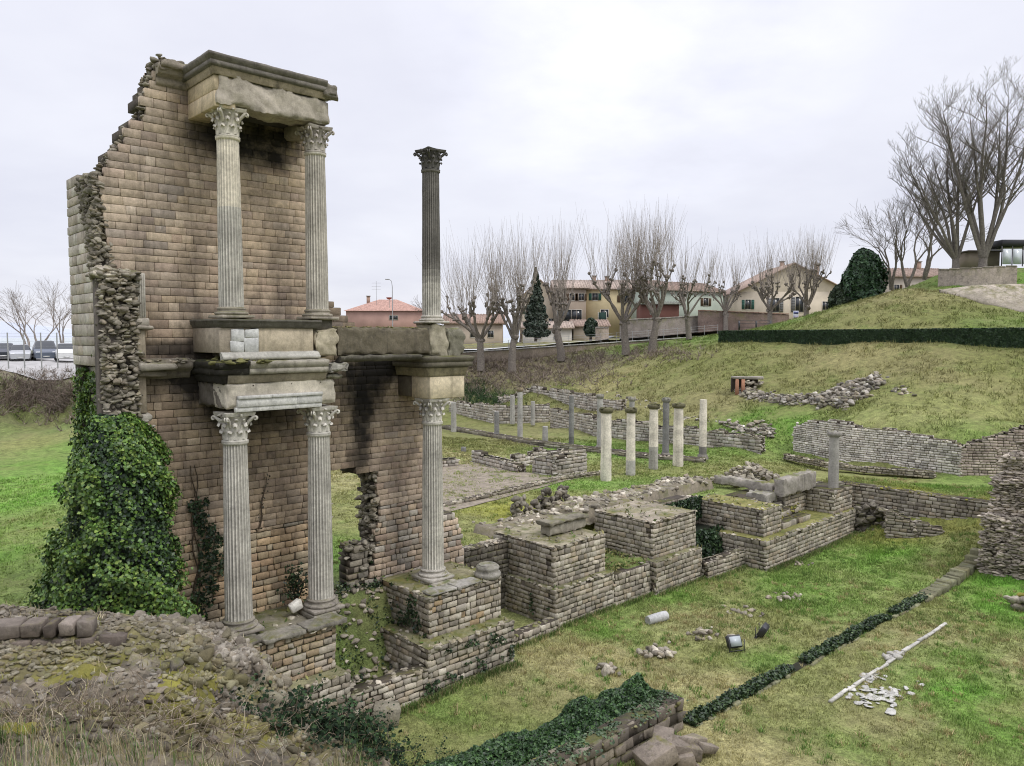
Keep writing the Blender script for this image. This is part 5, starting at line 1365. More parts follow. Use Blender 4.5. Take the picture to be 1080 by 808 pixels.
stem = [[W(1.15+.25*f+.03*math.sin(f*9), 1.33, 5.2+1.5*f) for f in np.linspace(0, 1, 8)]]; P = [stem[0][i]+NR.normal(size=3)*.05 for i in range(8) for _ in range(5)]
ivy_patch('dry_twig', 'dark dry twig rooted in the brown wall between the lower columns', 'plant', P, -N, .05, [(.05,.045,.03)], stem)
# ivy over the recess wall between the podiums
P = []; 
for k in range(5200):
    s = R.uniform(20.9, 24.3); z = R.uniform(.5, 2.9)
    if z > 1.75 or z < 1.6: P.append(W(s, (1.18-R.uniform(0, .15)) if z > 1.7 else (.2-R.uniform(0, .5)-(1.6-z)*.3), z))
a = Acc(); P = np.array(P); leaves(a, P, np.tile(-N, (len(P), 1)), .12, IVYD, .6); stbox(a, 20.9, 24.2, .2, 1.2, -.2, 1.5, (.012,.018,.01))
tag(a.build('ivy_curtain', M['leaf'], world=W(22.5, 1, 0)), 'dark curtain of ivy filling the recess between two far podiums', 'ivy')
def ivy_on(s0, s1, t, z0, z1, n, label, thr=.0, pal=IVYD, size=.08, face='F', t2=None):
    P = []
    for k in range(n):
        a_ = R.uniform(s0, s1); z = R.uniform(z0, z1)
        if vnoise(np.array([a_]), np.array([z]), .5, 19, 3)[0] > thr+(z-z0)/(z1-z0)*.3: P.append(W(a_, t-R.uniform(.01, .09), z) if face == 'F' else W(t-R.uniform(.01, .09), a_, z))
    if P: ivy_patch('climbing_ivy', label, 'ivy', P, -N if face == 'F' else -E, size, pal)
ivy_on(4.7, 8.4, -1.9, .0, 1.3, 1500, 'dark ivy creeping over the base of the pier with the loose column base', .02)
ivy_on(-1.3, 1.3, 5.36, 1.5, 2.8, 900, 'dark ivy on the shaded left flank of the pier under the lone column', -.1, face='L')
ivy_on(.9, 1.8, 5.2, 2.6, 3.8, 500, 'ivy strands at the foot of the ragged opening jamb', -.1, face='L')
ivy_on(-.6, .6, 11.7, .2, 1.3, 350, 'small ivy patch on the shaded flank under the fallen block podium', .1, face='L')
# low ivy hedge in the foreground
o = empty('ivy_hedge', W(5, -6.4, 0), 'low rambling hedge of dark green ivy beside the bottom wall', 'ivy')
n = 46000; s = NR.uniform(-.6, 9.9, n); f = NR.uniform(-1, 1, n)
wd_ = np.interp(s, [-.6, 2, 5, 8, 9.9], [1.5, 1.4, 1.0, .85, .5]); tc_ = np.interp(s, [-.6, 2, 5, 8, 9.9], [-5.9, -6.2, -6.5, -6.6, -6.6])
hh = np.interp(s, [-.6, 2, 5, 8, 9.3, 9.9], [.35, .5, .65, .85, .8, .3])*np.clip(.95+.55*vnoise(s, f*wd_, .9, 4, 2)+.35*vnoise(s, f*wd_, .3, 5, 2), .4, 1.3)
t = tc_+f*wd_*(1+.25*vnoise(s, s*0, 1.0, 2, 2)); top = hh*np.sqrt(np.clip(1-f*f, 0, 1)); z = top*(1-.3*NR.random_sample(n)**2)
x, y = OX+s*EX+t*N[0], OY+s*EY+t*N[1]; z += ground_z(x, y)
a = Acc(); leaves(a, np.stack([x, y, z], 1), np.stack([-.3*f, -.5*np.ones(n)-f*.3, np.full(n, .9)], 1), .085, IVYD[:2]+[(.04,.085,.03),(.055,.12,.035),(.085,.16,.05),(.03,.065,.022)], .7)
# creeping onto the wall top
n = 6500; s = NR.uniform(1, 8.9, n); t = -8.25+.6+NR.normal(size=n)*.28+.0; z = np.where(t < -7.6, .82, .75-(t+7.6)*.9); ok = (vnoise(s, t, .6, 9, 3) > -.15) & (t < -6.8)
P = np.stack([OX+s*EX+t*N[0], OY+s*EY+t*N[1], z+NR.uniform(0, .05, n)], 1)[ok]; leaves(a, P, np.tile(Z, (len(P), 1)), .075, [(.05,.09,.035),(.07,.12,.045),(.035,.06,.03),(.10,.14,.07)], .5)
a.build('foliage', M['leaf'], o)
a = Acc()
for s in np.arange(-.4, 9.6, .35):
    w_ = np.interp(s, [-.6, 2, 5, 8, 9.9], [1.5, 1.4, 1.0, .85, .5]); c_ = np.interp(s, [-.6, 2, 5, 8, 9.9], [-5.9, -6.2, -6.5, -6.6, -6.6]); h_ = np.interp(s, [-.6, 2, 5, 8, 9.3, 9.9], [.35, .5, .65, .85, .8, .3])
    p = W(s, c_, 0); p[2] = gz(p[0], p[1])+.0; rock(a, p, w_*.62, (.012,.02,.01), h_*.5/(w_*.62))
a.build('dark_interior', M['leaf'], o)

# box hedge on the bank
def hedge():
    A_, B_ = pd(758, 357, 82), pd(1110, 357, 58); o = empty('hedge', A_, 'long clipped dark green hedge along the top of the grassy bank', 'hedge')
    L = np.linalg.norm((B_-A_)[:2]); U = (B_-A_); U[2] = 0; U /= L; O = np.array([U[1], -U[0], 0]); n = 42000
    x = NR.uniform(0, L, n); f = x/L; h = np.where(f < .0, .9, 1.12); w_ = .9
    side = NR.random_sample(n); zz = NR.uniform(0, 1, n)
    base = A_[None]*(1-f)[:, None]+B_[None]*f[:, None]; gzv = ground_z(base[:, 0], base[:, 1])
    topz = H+np.interp(f, [0, 1], [.55, .62])
    bot = np.minimum(gzv, topz-.9)-.1
    P = base.copy(); d = np.where(side < .7, 0, NR.uniform(0, w_, n)); P[:, :2] -= O[None, :2]*(d-w_*0)[:, None]
    P[:, 2] = np.where(side < .7, bot+(topz-bot)*zz, topz)+NR.normal(size=n)*.02
    P[:, :2] += O[None, :2]*(.05*vnoise(x, zz*2, .6, 3, 2))[:, None]
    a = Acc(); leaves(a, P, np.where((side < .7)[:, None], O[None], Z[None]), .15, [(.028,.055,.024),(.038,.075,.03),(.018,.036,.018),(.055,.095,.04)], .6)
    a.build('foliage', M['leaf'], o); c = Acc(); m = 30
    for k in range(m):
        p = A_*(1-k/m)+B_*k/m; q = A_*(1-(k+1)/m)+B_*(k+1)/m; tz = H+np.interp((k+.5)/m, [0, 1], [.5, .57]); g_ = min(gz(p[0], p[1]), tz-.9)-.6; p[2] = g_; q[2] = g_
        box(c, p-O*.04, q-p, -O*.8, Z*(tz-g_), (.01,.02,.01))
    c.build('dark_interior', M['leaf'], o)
hedge()

# ------------------------------------------------------------------ trees
BARK = (.20,.175,.15); TWIG = (.36,.315,.275)
def curve(p0, d0, L, n, up=.0, wob=.08):
    pts = [np.array(p0, float)]; d = np.array(d0, float); d /= np.linalg.norm(d)
    for i in range(n):
        d = d+NR.normal(size=3)*wob+Z*up; d /= np.linalg.norm(d); pts.append(pts[-1]+d*L/n)
    return np.array(pts), d
def pollard(u, v, d, px_top, label, spread=1.0, limbs=6, shoots=1.0, group='bare pollarded trees along the road', lean=0, trunkh=.22):
    p = pd(u, v, d); p[2] = min(p[2], gz(p[0], p[1])+.3)-.2; Ht = (v-px_top)/F*d+.3
    o = empty('pollarded_tree', p, label, 'tree', group); T_ = Acc(); C_ = Acc()
    th = Ht*trunkh; r = Ht*.022
    pts, dd = curve(p, (lean, 0, 1), th, 6, .05, .05); tube(T_, pts, np.linspace(r*1.35, r, 7), BARK, 9)
    for k in range(8): rock(T_, pts[-1]+NR.normal(size=3)*r*.5, r*.9, BARK, 1.0)
    T_.build('trunk', M['bark'], o)
    for k in range(limbs):
        az = k*2*math.pi/limbs+R.uniform(-.4, .4); tl = R.uniform(.3, .85)*spread
        d0 = np.array([math.cos(az)*tl, math.sin(az)*tl, 1]); L = Ht*R.uniform(.18, .30)
        lp, ld = curve(pts[-1], d0, L, 6, .07, .11); rr_ = r*R.uniform(.42, .6)
        tube(C_, lp, np.linspace(rr_, rr_*.7, 7), BARK, 7)
        heads = []
        for b in range(R.choice((2, 3))):
            i0 = R.randrange(3, 7); az2 = R.uniform(0, 6.28)
            bp, bd = curve(lp[i0], ld+np.array([math.cos(az2), math.sin(az2), 0])*.55, Ht*R.uniform(.10, .20), 5, .10, .13)
            tube(C_, bp, np.linspace(rr_*.62, rr_*.40, 6), BARK, 6); heads += [(bp[-1], bd), (bp[3], bd)]
        heads.append((lp[-1], ld))
        for hp, hd in heads:
            for q in range(3): rock(C_, hp+NR.normal(size=3)*.12, rr_*1.15, BARK, 1, lo=True)
            for s_ in range(int(R.randint(3, 6)*shoots)):
                fan = NR.normal(size=3)*.30; fan[2] = 0
                end = p[2]+Ht*R.uniform(.90, 1.1); L = max(.8, (end-hp[2])*R.uniform(.55, 1.0))
                sp_, _ = curve(hp, hd*.35+fan+Z, L, 4, .10, .05); r0 = R.uniform(.014, .024)
                tube(C_, sp_, np.linspace(r0, .006, 5), np.array(TWIG)*R.uniform(.8, 1.2), 3)
                if R.random() < .5:
                    s2, _ = curve(sp_[1], hd*.3+fan+NR.normal(size=3)*.25+Z, L*.6, 3, .08, .05); tube(C_, s2, np.linspace(.016, .005, 4), TWIG, 3)
    C_.build('crown', M['bark'], o)
for a_ in [(507,373,95,228,'broad bare pollarded tree nearest the lone column, two-armed and densely twigged',1.25,7,1.1),
           (540,373,94,222,'tall bare pollarded tree, second along the road from the lone column',.95,6,1.1),
           (592,371,96,222,'slim bare pollarded tree, third along the road, in front of the yellow house',.8,5,1.0),
           (660,368,93,218,'wide bare pollarded tree with low forks, fourth along the road',1.15,7,1.3),
           (688,363,92,213,'leaning pollarded tree with the densest twigs, fifth along the road',1.1,7,1.3),
           (727,352,100,247,'smaller bare pollarded tree right of the densest one, before the green house',.9,5,.8),
           (766,332,112,238,'slender bare pollarded tree in front of the brick wall',.9,5,.8),
           (812,338,110,238,'spreading bare pollarded tree left of the cream gabled house windows',1.3,7,.9),
           (849,338,108,234,'dense bare pollarded tree in front of the cream gabled house',1.0,7,1.2)]:
    pollard(*a_)
def baretree(p, Ht, label, spread=.5, depth=5, r0=None, col_=BARK, stems=1, group=None, name='bare_tree', ratio=.72, nb=(2, 3), up=.05, trunkf=.25, twr=.018, cat='tree', sx_=1.12, stl=.24, wb=1.0):
    o = empty(name, p, label, cat, group); T_ = Acc(); C_ = Acc(); r0 = r0 or Ht*.018
    def rec(q, d, L, r, lv):
        n = 5 if lv < 3 else 3
        pts, dd = curve(q, d, L, n, up*(2-wb), (.10 if lv < 2 else .14)*wb); r1 = max(twr*.5, r*.66)
        tube(C_ if lv else T_, pts, np.linspace(r, r1, n+1), np.array(col_)*R.uniform(.85, 1.1), 8 if lv < 2 else (5 if lv < 4 else 3))
        if lv >= depth: return
        for k in range(R.randint(*nb)):
            az = NR.normal(size=3); az -= dd*(az @ dd); az /= np.linalg.norm(az)+1e-6
            rec(pts[-1], dd+az*R.uniform(.25, .7)*spread*1.3, L*R.uniform(.62, .9)*ratio/.72, max(twr*.6, r1*R.uniform(.6, .85)), lv+1)
        if lv >= 1:
            for k in range(R.randint(1, 2)):
                i = R.randrange(1, n); az = NR.normal(size=3); az /= np.linalg.norm(az)
                rec(pts[i], dd+az*.9*spread*1.5, L*R.uniform(.45, .7), max(twr*.6, r1*.45), min(depth, lv+2))
    for k in range(stems):
        a0 = k*2*math.pi/max(1, stems)+.5; tl = 0 if stems == 1 else stl
        rec(np.array(p)-Z*.3, (math.cos(a0)*tl, math.sin(a0)*tl*.7, 1), Ht*trunkf, r0, 0)
    pz0 = np.array(p, float); k = Ht/(max(v.max(axis=0)[2] for v in C_.V)-pz0[2])
    for acc_ in (T_, C_): acc_.V = [pz0+(v-pz0)*np.array([k*sx_, k*sx_, k]) for v in acc_.V]
    T_.build('trunk', M['bark'], o); C_.build('crown', M['bark'], o)
    return o
R.seed(31); NR.seed(31)
def upright_tree(p, Ht, nl, r0, label, group, fan=.55, xs=0.0):
    p = np.array(p); o = empty('bare_tree', p, label, 'tree', group); T_ = Acc(); C_ = Acc(); BK = np.array((.185,.165,.145))
    tp, _ = curve(p-Z*.4, (0, 0, 1), 1.6, 3, 0, .03); tube(T_, tp, [r0*1.25, r0*1.05, r0*.95, r0*.9], BK, 10)
    def br(q, d, L, r, lv):
        n = 6 if lv == 0 else 4
        pts, dd = curve(q, d, L, n, .10 if lv else .05, .11); tube(C_, pts, np.linspace(r, max(.008, r*.35), n+1), BK*R.uniform(.85, 1.15), 6 if lv == 0 else (4 if lv == 1 else 3))
        if lv >= 3: return
        for i in range(1, n+1):
            for m in range(2 if lv < 2 else R.choice((1, 2))):
                az = NR.normal(size=3); az[2] = abs(az[2])*.3; az /= np.linalg.norm(az)
                br(pts[i], dd*.8+az*R.uniform(.5, .95), L*R.uniform(.32, .55)*(1-.35*i/n), max(.009, r*(.42-.1*i/n)), lv+1)
    for k in range(nl):
        a0 = k*2*math.pi/nl+R.uniform(-.3, .3); f = R.uniform(.08, fan); d = np.array([math.cos(a0)*f+xs, math.sin(a0)*f*.7, 1])
        L = Ht*R.uniform(.72, .9)*(1-.18*f); m = 11
        pts, dd = curve(tp[-1]+np.array([math.cos(a0), math.sin(a0), 0])*r0*.5, d, L, m, .045, .055)
        rr_ = r0*R.uniform(.42, .62)*(1-.25*f); rad = rr_*(1-np.linspace(0, 1, m+1)**1.1)+.025; tube(C_, pts, rad, BK*R.uniform(.9, 1.1), 8)
        for i in range(4, m+1):
            for q in range(2 if i < m else 3):
                az = NR.normal(size=3); az[2] = abs(az[2])*.3; az /= np.linalg.norm(az)
                br(pts[i], dd*.55+az*R.uniform(.6, 1.1), Ht*R.uniform(.17, .32)*(1.2-.6*i/m), rad[i]*.5+.010, 1)
    k = Ht/(max(v.max(axis=0)[2] for v in C_.V)-p[2])
    for acc_ in (T_, C_): acc_.V = [p+(v-p)*k for v in acc_.V]
    T_.build('trunk', M['bark'], o); C_.build('crown', M['bark'], o)
gT = 'big bare trees on the hill'
upright_tree(pd(1008, 283, 84), 17.5, 8, .42, 'tall bare tree with limbs fanning left, left one of the big hilltop pair', gT, .95, -.22)
upright_tree(pd(1036, 282, 83), 21.5, 9, .48, 'tallest bare tree beside the black canopy, right one of the big hilltop pair', gT, .6, .02)
for u, v, d, Ht, lb_ in [(940,303,96,11,'small bare tree just right of the dark evergreen'),(957,300,92,12,'bare tree at the left foot of the hill-top wall, thin and upright'),(975,292,92,11,'bare tree at the end of the hill-top retaining wall')]:
    baretree(pd(u, v, d), Ht, lb_, .5, 5, .2, stems=2, ratio=.75, group='small bare trees by the hill-top wall', twr=.02)
for u, v, d, Ht, lb_ in [(29,366,78,6.6,'leftmost slender bare tree behind the parked cars'),(42,366,80,6.8,'slender bare tree with a few clinging leaves behind the parked cars'),(66,366,79,7.2,'bare tree partly hidden by the ruin wall edge, behind the white car')]:
    p = pd(u, v, d); o = baretree(p, Ht, lb_, .55, 5, .11, col_=(.30,.26,.23), stems=2, ratio=.76, group='slender trees behind the car park', twr=.012)
p = pd(548, 366, 118); baretree(p, 9, 'round bushy bare tree behind the first pollards', .75, 5, .16, col_=(.22,.18,.15), ratio=.72, twr=.02)
p = pd(470, 366, 112); baretree(p, 8, 'low bare tree just right of the lone column', .75, 5, .16, col_=(.22,.18,.15), ratio=.72, twr=.02)
def conifer(u, v, vt, d, wpx, label, pal, name='spruce_tree', rounded=False, n=9000, sz=.34, lobes=5):
    p = pd(u, v, d); Ht = (v-vt)/F*d; rw = wpx/2/F*d; o = empty(name, p, label, 'tree')
    a = Acc(); tube(a, [p-Z*.3, p+Z*Ht*.5, p+Z*Ht*.96], [.22, .12, .03], (.08,.06,.045), 7); a.build('trunk', M['bark'], o)
    z = NR.random_sample(n)**1.3; ph = NR.uniform(0, 6.283, n)
    if rounded: prof = np.sqrt(np.clip(1-((z-.42)/.58)**2, 0.02, 1))
    else: prof = (1-z)**.85*(.72+.28*np.abs(np.sin(z*26)))
    lump = 1+.45*vnoise(np.cos(ph)*2+z*1.7, np.sin(ph)*2+z*Ht*.5, .9, lobes, 2); rr_ = rw*prof*lump*(1-.45*NR.random_sample(n)**2)
    P = np.stack([p[0]+rr_*np.cos(ph), p[1]+rr_*np.sin(ph), p[2]+.4+z*(Ht-.4)], 1)
    a = Acc(); leaves(a, P, np.stack([np.cos(ph), np.sin(ph), np.full(n, .5)], 1), sz, pal, .7, 1.6); a.build('crown', M['leaf'], o)
CP = [(.02,.038,.022),(.03,.055,.03),(.045,.07,.035),(.014,.026,.016)]
conifer(565, 358, 283, 106, 30, 'dark conical spruce between the pollarded trees before the cream gable', [(.05,.07,.045),(.035,.055,.035),(.07,.085,.06),(.025,.04,.025)], n=6500, sz=.24)
conifer(623, 357, 336, 108, 13, 'small dark clipped cypress beside the gate by the road', CP[:3], 'cypress_tree', True, 2200, .25)
conifer(909, 330, 264, 90, 38, 'dark evergreen tree with a rounded top beside the grassy mound', [(.03,.065,.03),(.045,.09,.04),(.018,.036,.018),(.06,.12,.05)], 'evergreen_tree', True, 12000, .3)
conifer(888, 334, 300, 91, 25, 'lower lighter evergreen bush at the left of the dark evergreen tree', [(.04,.06,.03),(.055,.08,.04),(.03,.045,.025)], 'evergreen_bush', True, 7000, .3)

# ------------------------------------------------------------------ road, car park, walls
def ribbon(name, L, R_, lift, mat, c, label, n=50):
    """L,R_ : lists of world points"""
    a = Acc()
    def smp(Q, f): 
        q = f*(len(Q)-1); i = min(len(Q)-2, int(q)); g = q-i; return Q[i]*(1-g)+Q[i+1]*g
    V = []
    for i in range(n+1):
        l, r = smp(L, i/n), smp(R_, i/n); z = max(gz(l[0], l[1]), gz(r[0], r[1]), .5*(l[2]+r[2])-.0)+lift
        for k in range(16): p = l+(r-l)*k/15; V.append([p[0], p[1], gz(p[0], p[1])+.10 if name == 'car_park' else z])
    a.add(V, [[i*16+k, (i+1)*16+k, (i+1)*16+k+1, i*16+k+1] for i in range(n) for k in range(15)], c)
    return tag(a.build(name, mat, smooth=True), label, kind='structure')
ribbon('road', [pd(430, 373, 97), pd(520, 369.5, 100), pd(600, 363, 103), pd(700, 356, 105), pd(760, 350.5, 107), pd(850, 349, 108)],
       [pd(430, 371.5, 104), pd(520, 367, 107), pd(600, 360, 110), pd(700, 353, 112), pd(760, 348, 114), pd(850, 347, 115)], .05, M['asphalt'], (.60,.60,.60), 'pale asphalt road climbing behind the pollarded trees')
ribbon('car_park', [np.array([-110, 64.5, 8.4]), np.array([-20, 64.5, 8.5])], [np.array([-110, 92.0, 8.6]), np.array([-20, 92.0, 8.7])], .04, M['asphalt'], (.40,.39,.38), 'grey asphalt car park at the far left')
def rail(name, pts, h, label, post=2.0, wires=(.35, .7, 1.0), c=(.35,.35,.36), r=.035, cat='railing', wr=.015, group=None):
    o = empty(name, pts[0], label, cat, group)
    tot = []; 
    for a_, b_ in zip(pts[:-1], pts[1:]):
        m = max(1, int(np.linalg.norm(b_-a_)/post)); tot += [a_+(b_-a_)*k/m for k in range(m)]
    tot.append(pts[-1])
    for p in tot:
        a = Acc(); tube(a, [p-Z*.2, p+Z*h], [r, r], c, 6, True); a.build('post', M['paint'], o)
    a = Acc()
    for w in wires: tube(a, [p+Z*w for p in tot], np.full(len(tot), wr), c, 4)
    a.build('rail', M['paint'], o)
rail('road_railing', [pd(470, 371.5, 97)+Z*0, pd(520, 369, 99.5), pd(600, 362.7, 102.5), pd(700, 355.5, 104.5), pd(757, 350.5, 106.5)], 1.1, 'long grey metal railing along the near side of the road')
fp = []
for x in (-55, -48, -44, -40.4, -38.2, -35.8): 
    p = np.array([x, 62.6, 0.]); p[2] = gz(x, 62.6); fp.append(p)
rail('mesh_fence', [pd(u, 386, 62.4) for u in (-60, -27, 9, 26, 44, 61, 80, 120)], 2.7, 'wire fence with grey posts in front of the parked cars', post=50, wires=(.4, .8, 1.2, 1.6, 2.0, 2.4, 2.65), r=.05, wr=.008, cat='fence')

def car(p, yaw, c, L, Wd, Hh, label, van=False):
    o = empty('parked_car', p, label, 'car', 'cars parked behind the wire fence')
    d = np.array([math.cos(yaw), math.sin(yaw), 0]); s = np.array([-d[1], d[0], 0]); p = np.array(p)
    # stations along the length, front at +d
    if van: st = [(-.5,.35,.80,.9),(-.495,.3,.98,1.0),(-.3,.25,1.0,1.0),(.08,.25,.99,1.0),(.20,.25,.80,1.0),(.28,.25,.60,1.0),(.44,.25,.52,.96),(.5,.3,.42,.86)]
    else: st = [(-.5,.35,.60,.86),(-.47,.25,.70,.95),(-.38,.22,.94,1.0),(-.1,.22,1.0,1.0),(.08,.22,.97,1.0),(.24,.22,.66,1.0),(.42,.22,.56,.96),(.5,.3,.45,.84)]
    V = []
    for x, zb, zt, w in st:
        belt = min(zt, .62); hw = Wd/2*w; zb_ = zb*.5*Hh; rf = .80 if zt > .7 else 1
        ring = [(hw*.9, zb_), (hw, zb_+.12), (hw, belt*Hh*.85), (hw*.97, belt*Hh), (hw*rf*.92, zt*Hh*.97), (hw*rf*.75, zt*Hh), (-hw*rf*.75, zt*Hh), (-hw*rf*.92, zt*Hh*.97), (-hw*.97, belt*Hh), (-hw, belt*Hh*.85), (-hw, zb_+.12), (-hw*.9, zb_)]
        V += [p+d*x*L+s*a_+Z*z_ for a_, z_ in ring]
    n = len(st); body = []; glassf = []
    for i in range(n-1):
        for j in range(12):
            q = [i*12+j, (i+1)*12+j, (i+1)*12+(j+1) % 12, i*12+(j+1) % 12]
            za = max(st[i][2], st[i+1][2]); zb2 = min(st[i][2], st[i+1][2])
            isg = (j in (3, 7) and za > .9 and zb2 > .6) or (j in (4, 5, 6) and za > .75 and zb2 < .9 and zb2 >= .59)
            (glassf if isg else body).append(q)
    a = Acc(); a.add(V, body, c); a.add(np.array(V[:12]), [[0,1,2,3],[0,3,8,11],[3,4,7,8],[8,9,10,11],[4,5,6,7]], c); a.add(np.array(V[-12:]), [[3,2,1,0],[11,8,3,0],[8,7,4,3],[11,10,9,8],[7,6,5,4]], c)
    a.build('body', M['carpaint'], o, smooth=False)
    a = Acc(); a.add(V, glassf, (.03,.035,.04)); a.build('windows', M['glass'], o)
    for q in (-1, 1):
        for x in (-.3, .31):
            a = Acc(); ce = p+d*x*L+s*q*(Wd/2-.08)+Z*.32; tube(a, [ce-s*.11, ce+s*.11], [.32,.32], (.02,.02,.02), 16, True); w = a.build('wheel', M['rubber'], o)
        a = Acc(); bevbox(a, p+d*(L*.475)+s*(q*Wd*.33-.17)+Z*.38*Hh, d*.08, s*.34, Z*.16, .03, (.75,.76,.78)); a.build('headlight', M['glass'], o)
    a = Acc(); bevbox(a, p+d*(L*.485)-s*.45+Z*.28*Hh, d*.06, s*.9, Z*.14, .02, (.03,.03,.03)); a.build('grille', M['rubber'], o)
    a = Acc(); box(a, p+d*(L*.5+.05)-s*.25+Z*.20*Hh, d*.01, s*.5, Z*.11, (.6,.6,.58)); a.build('number_plate', M['paint'], o)
for u, d, c, L, Wd, Hh, lb_, vn in [(5,71,(.03,.035,.05),4.3,1.8,1.5,'dark blue car cut off by the left edge of the view',False),(22,71,(.42,.43,.45),4.2,1.75,1.5,'silver car, second from the left in the parked row',False),
        (48,72,(.10,.12,.16),4.8,1.95,1.85,'large dark grey-blue minivan, tallest in the parked row',True),(71,71,(.68,.68,.68),4.4,1.8,1.6,'white car beside the ruin wall edge in the parked row',False),(-14,71,(.35,.05,.04),4.2,1.75,1.5,'red car outside the left edge',False)][:4]:
    p = pd(u, 383, d); p[2] = gz(p[0], p[1])+.08; car(p, math.atan2(-p[1], -p[0])+R.uniform(-.06, .06), c, L, Wd, Hh, lb_, vn)

# ------------------------------------------------------------------ houses
def house(u0, u1, veave, vbase, d, depth, label, wallc, roofc, rise_px, wins=(), gable=False, hip=False, chimneys=(), doors=(), skew=0.0, over=.4, name='house', group=None, grd=True):
    """front wall between two sight lines at distance d ; windows as (fu, fz, w, h, shuttercolour)"""
    A_, B_ = pd(u0, vbase, d), pd(u1, vbase, d+skew); B_[2] = A_[2] = min(A_[2], B_[2])
    L = np.linalg.norm(B_-A_); U = (B_-A_)/L; O = np.array([U[1], -U[0], 0]); Hh = (vbase-veave)/F*d; rise = rise_px/F*d
    o = empty(name, A_, label, 'house', group)
    a = Acc(); box(a, A_-Z*2, U*L, -O*depth, Z*(Hh+2), wallc)
    if gable: a.add([A_+Z*Hh, A_+U*L+Z*Hh, A_+U*L*.5+Z*(Hh+rise), A_-O*depth+Z*Hh, A_+U*L-O*depth+Z*Hh, A_+U*L*.5+Z*(Hh+rise)-O*depth], [[0,1,2],[4,3,5]], wallc)
    elif not hip: a.add([A_+Z*Hh, A_-O*depth+Z*Hh, A_-O*depth*.5+Z*(Hh+rise), A_+U*L+Z*Hh, A_+U*L-O*depth+Z*Hh, A_+U*L-O*depth*.5+Z*(Hh+rise)], [[0,2,1],[3,4,5]], wallc)
    a.build('wall', M['wall'], o)
    a = Acc(); th = .18
    if hip:
        q0, q1, q2, q3 = A_-U*over+O*over+Z*Hh, A_+U*(L+over)+O*over+Z*Hh, A_+U*(L+over)-O*(depth+over)+Z*Hh, A_-U*over-O*(depth+over)+Z*Hh
        r0_, r1_ = A_+U*L*.38-O*depth/2+Z*(Hh+rise), A_+U*L*.62-O*depth/2+Z*(Hh+rise)
        a.add([q0,q1,q2,q3,r0_,r1_], [[0,1,5,4],[2,3,4,5]], roofc); a.add([q0,q3,r0_,q1,q2,r1_], [[0,2,1],[3,4,5]], roofc); a.add([q0,q1,q2,q3], [[3,2,1,0]], np.array(roofc)*.6)
    elif gable:
        sl = rise/(L/2)
        for sg, X0 in ((1, A_+U*(-over)+Z*(Hh-over*sl)), (-1, A_+U*(L+over)+Z*(Hh-over*sl))):
            e = U*sg*(L/2+over)+Z*(rise+over*sl); box(a, X0+O*over, e, -O*(depth+2*over), Z*th, roofc)
    else:
        sl = rise/(depth/2)
        for sg, X0 in ((-1, A_+O*over+Z*(Hh-over*sl)), (1, A_-O*(depth+over)+Z*(Hh-over*sl))):
            e = O*sg*(depth/2+over)+Z*(rise+over*sl); box(a, X0-U*over, U*(L+2*over), e, Z*th, roofc)
            m = int(L/.35)
            for k in range(m): box(a, X0-U*over+U*(L+2*over)*(k+.25)/m+Z*(th), U*.14, e*.99, Z*.05, np.array(roofc)*R.uniform(.8, 1.12))
        for k in range(int(L/.5)): rock(a, A_+U*(k*.5)-O*depth/2+Z*(Hh+rise+th), .2, roofc, .6, lo=True)
    rf_ = a.build('roof', M['roof'], o)
    for f, hh in chimneys:
        a = Acc(); q = A_+U*L*f-O*depth*.45+Z*(Hh+rise*.6); box(a, q, U*.6, -O*.6, Z*(hh+rise*.4), (.38,.26,.2)); box(a, q-U*.1+O*.1+Z*(hh+rise*.4), U*.8, -O*.8, Z*.15, (.3,.28,.26)); ch = a.build('chimney', M['wall'], o)
    for fu, fz, w, h, sc_ in wins:
        q = A_+U*(L*fu-w/2)+Z*(Hh*fz)
        a = Acc(); fr = .08
        for (x0, x1, z0, z1) in ((-fr, 0, -fr, h+fr), (w, w+fr, -fr, h+fr), (0, w, -fr, 0), (0, w, h, h+fr)): box(a, q+U*x0+Z*z0-O*.02, U*(x1-x0), O*.07, Z*(z1-z0), (.55,.52,.46))
        box(a, q+U*(w/2-.03)-O*.02, U*.06, O*.04, Z*h, (.28,.25,.2)); w_ = a.build('window', M['wall'], o)
        g_ = Acc(); box(g_, q-O*.03, U*w, O*.04, Z*h, (.03,.035,.04)); x = g_.build('pane', M['glass'], None); x.parent = w_; x.location = (0, 0, 0)
        # keep the pane in its parent's space
        me = x.data; co_ = np.empty(len(me.vertices)*3, np.float32); me.vertices.foreach_get('co', co_); co_ = co_.reshape(-1, 3)-np.array(o.location, np.float32); me.vertices.foreach_set('co', co_.ravel()); me.update()
        if sc_:
            for q2 in (-w*.52-fr, w+fr):
                s_ = Acc(); box(s_, q+U*q2+O*.03, U*w*.5, O*.05, Z*h, sc_)
                for k in range(6): box(s_, q+U*(q2+.04)+O*.08+Z*(h*(k+.3)/6), U*(w*.5-.08), O*.02, Z*h*.05, np.array(sc_)*.7)
                s_.build('shutter', M['wall'], o)
    for fu, w, h, dc in doors:
        a = Acc(); box(a, A_+U*(L*fu-w/2)-O*.02, U*w, O*.08, Z*h, dc); box(a, A_+U*(L*fu-w/2-.12)-O*.02, U*.1, O*.12, Z*(h+.1), (.5,.47,.42)); box(a, A_+U*(L*fu+w/2+.02)-O*.02, U*.1, O*.12, Z*(h+.1), (.5,.47,.42)); a.build('door', M['wall'], o)
    return o
RF = (.36,.27,.22); RFP = (.42,.34,.285); YEL = (.56,.47,.28); CRM = (.58,.51,.40); GRS = (.04,.11,.08); BRS = (.12,.08,.05); RFR = (.42,.26,.21)
R.seed(5)
gA = 'houses behind the road'
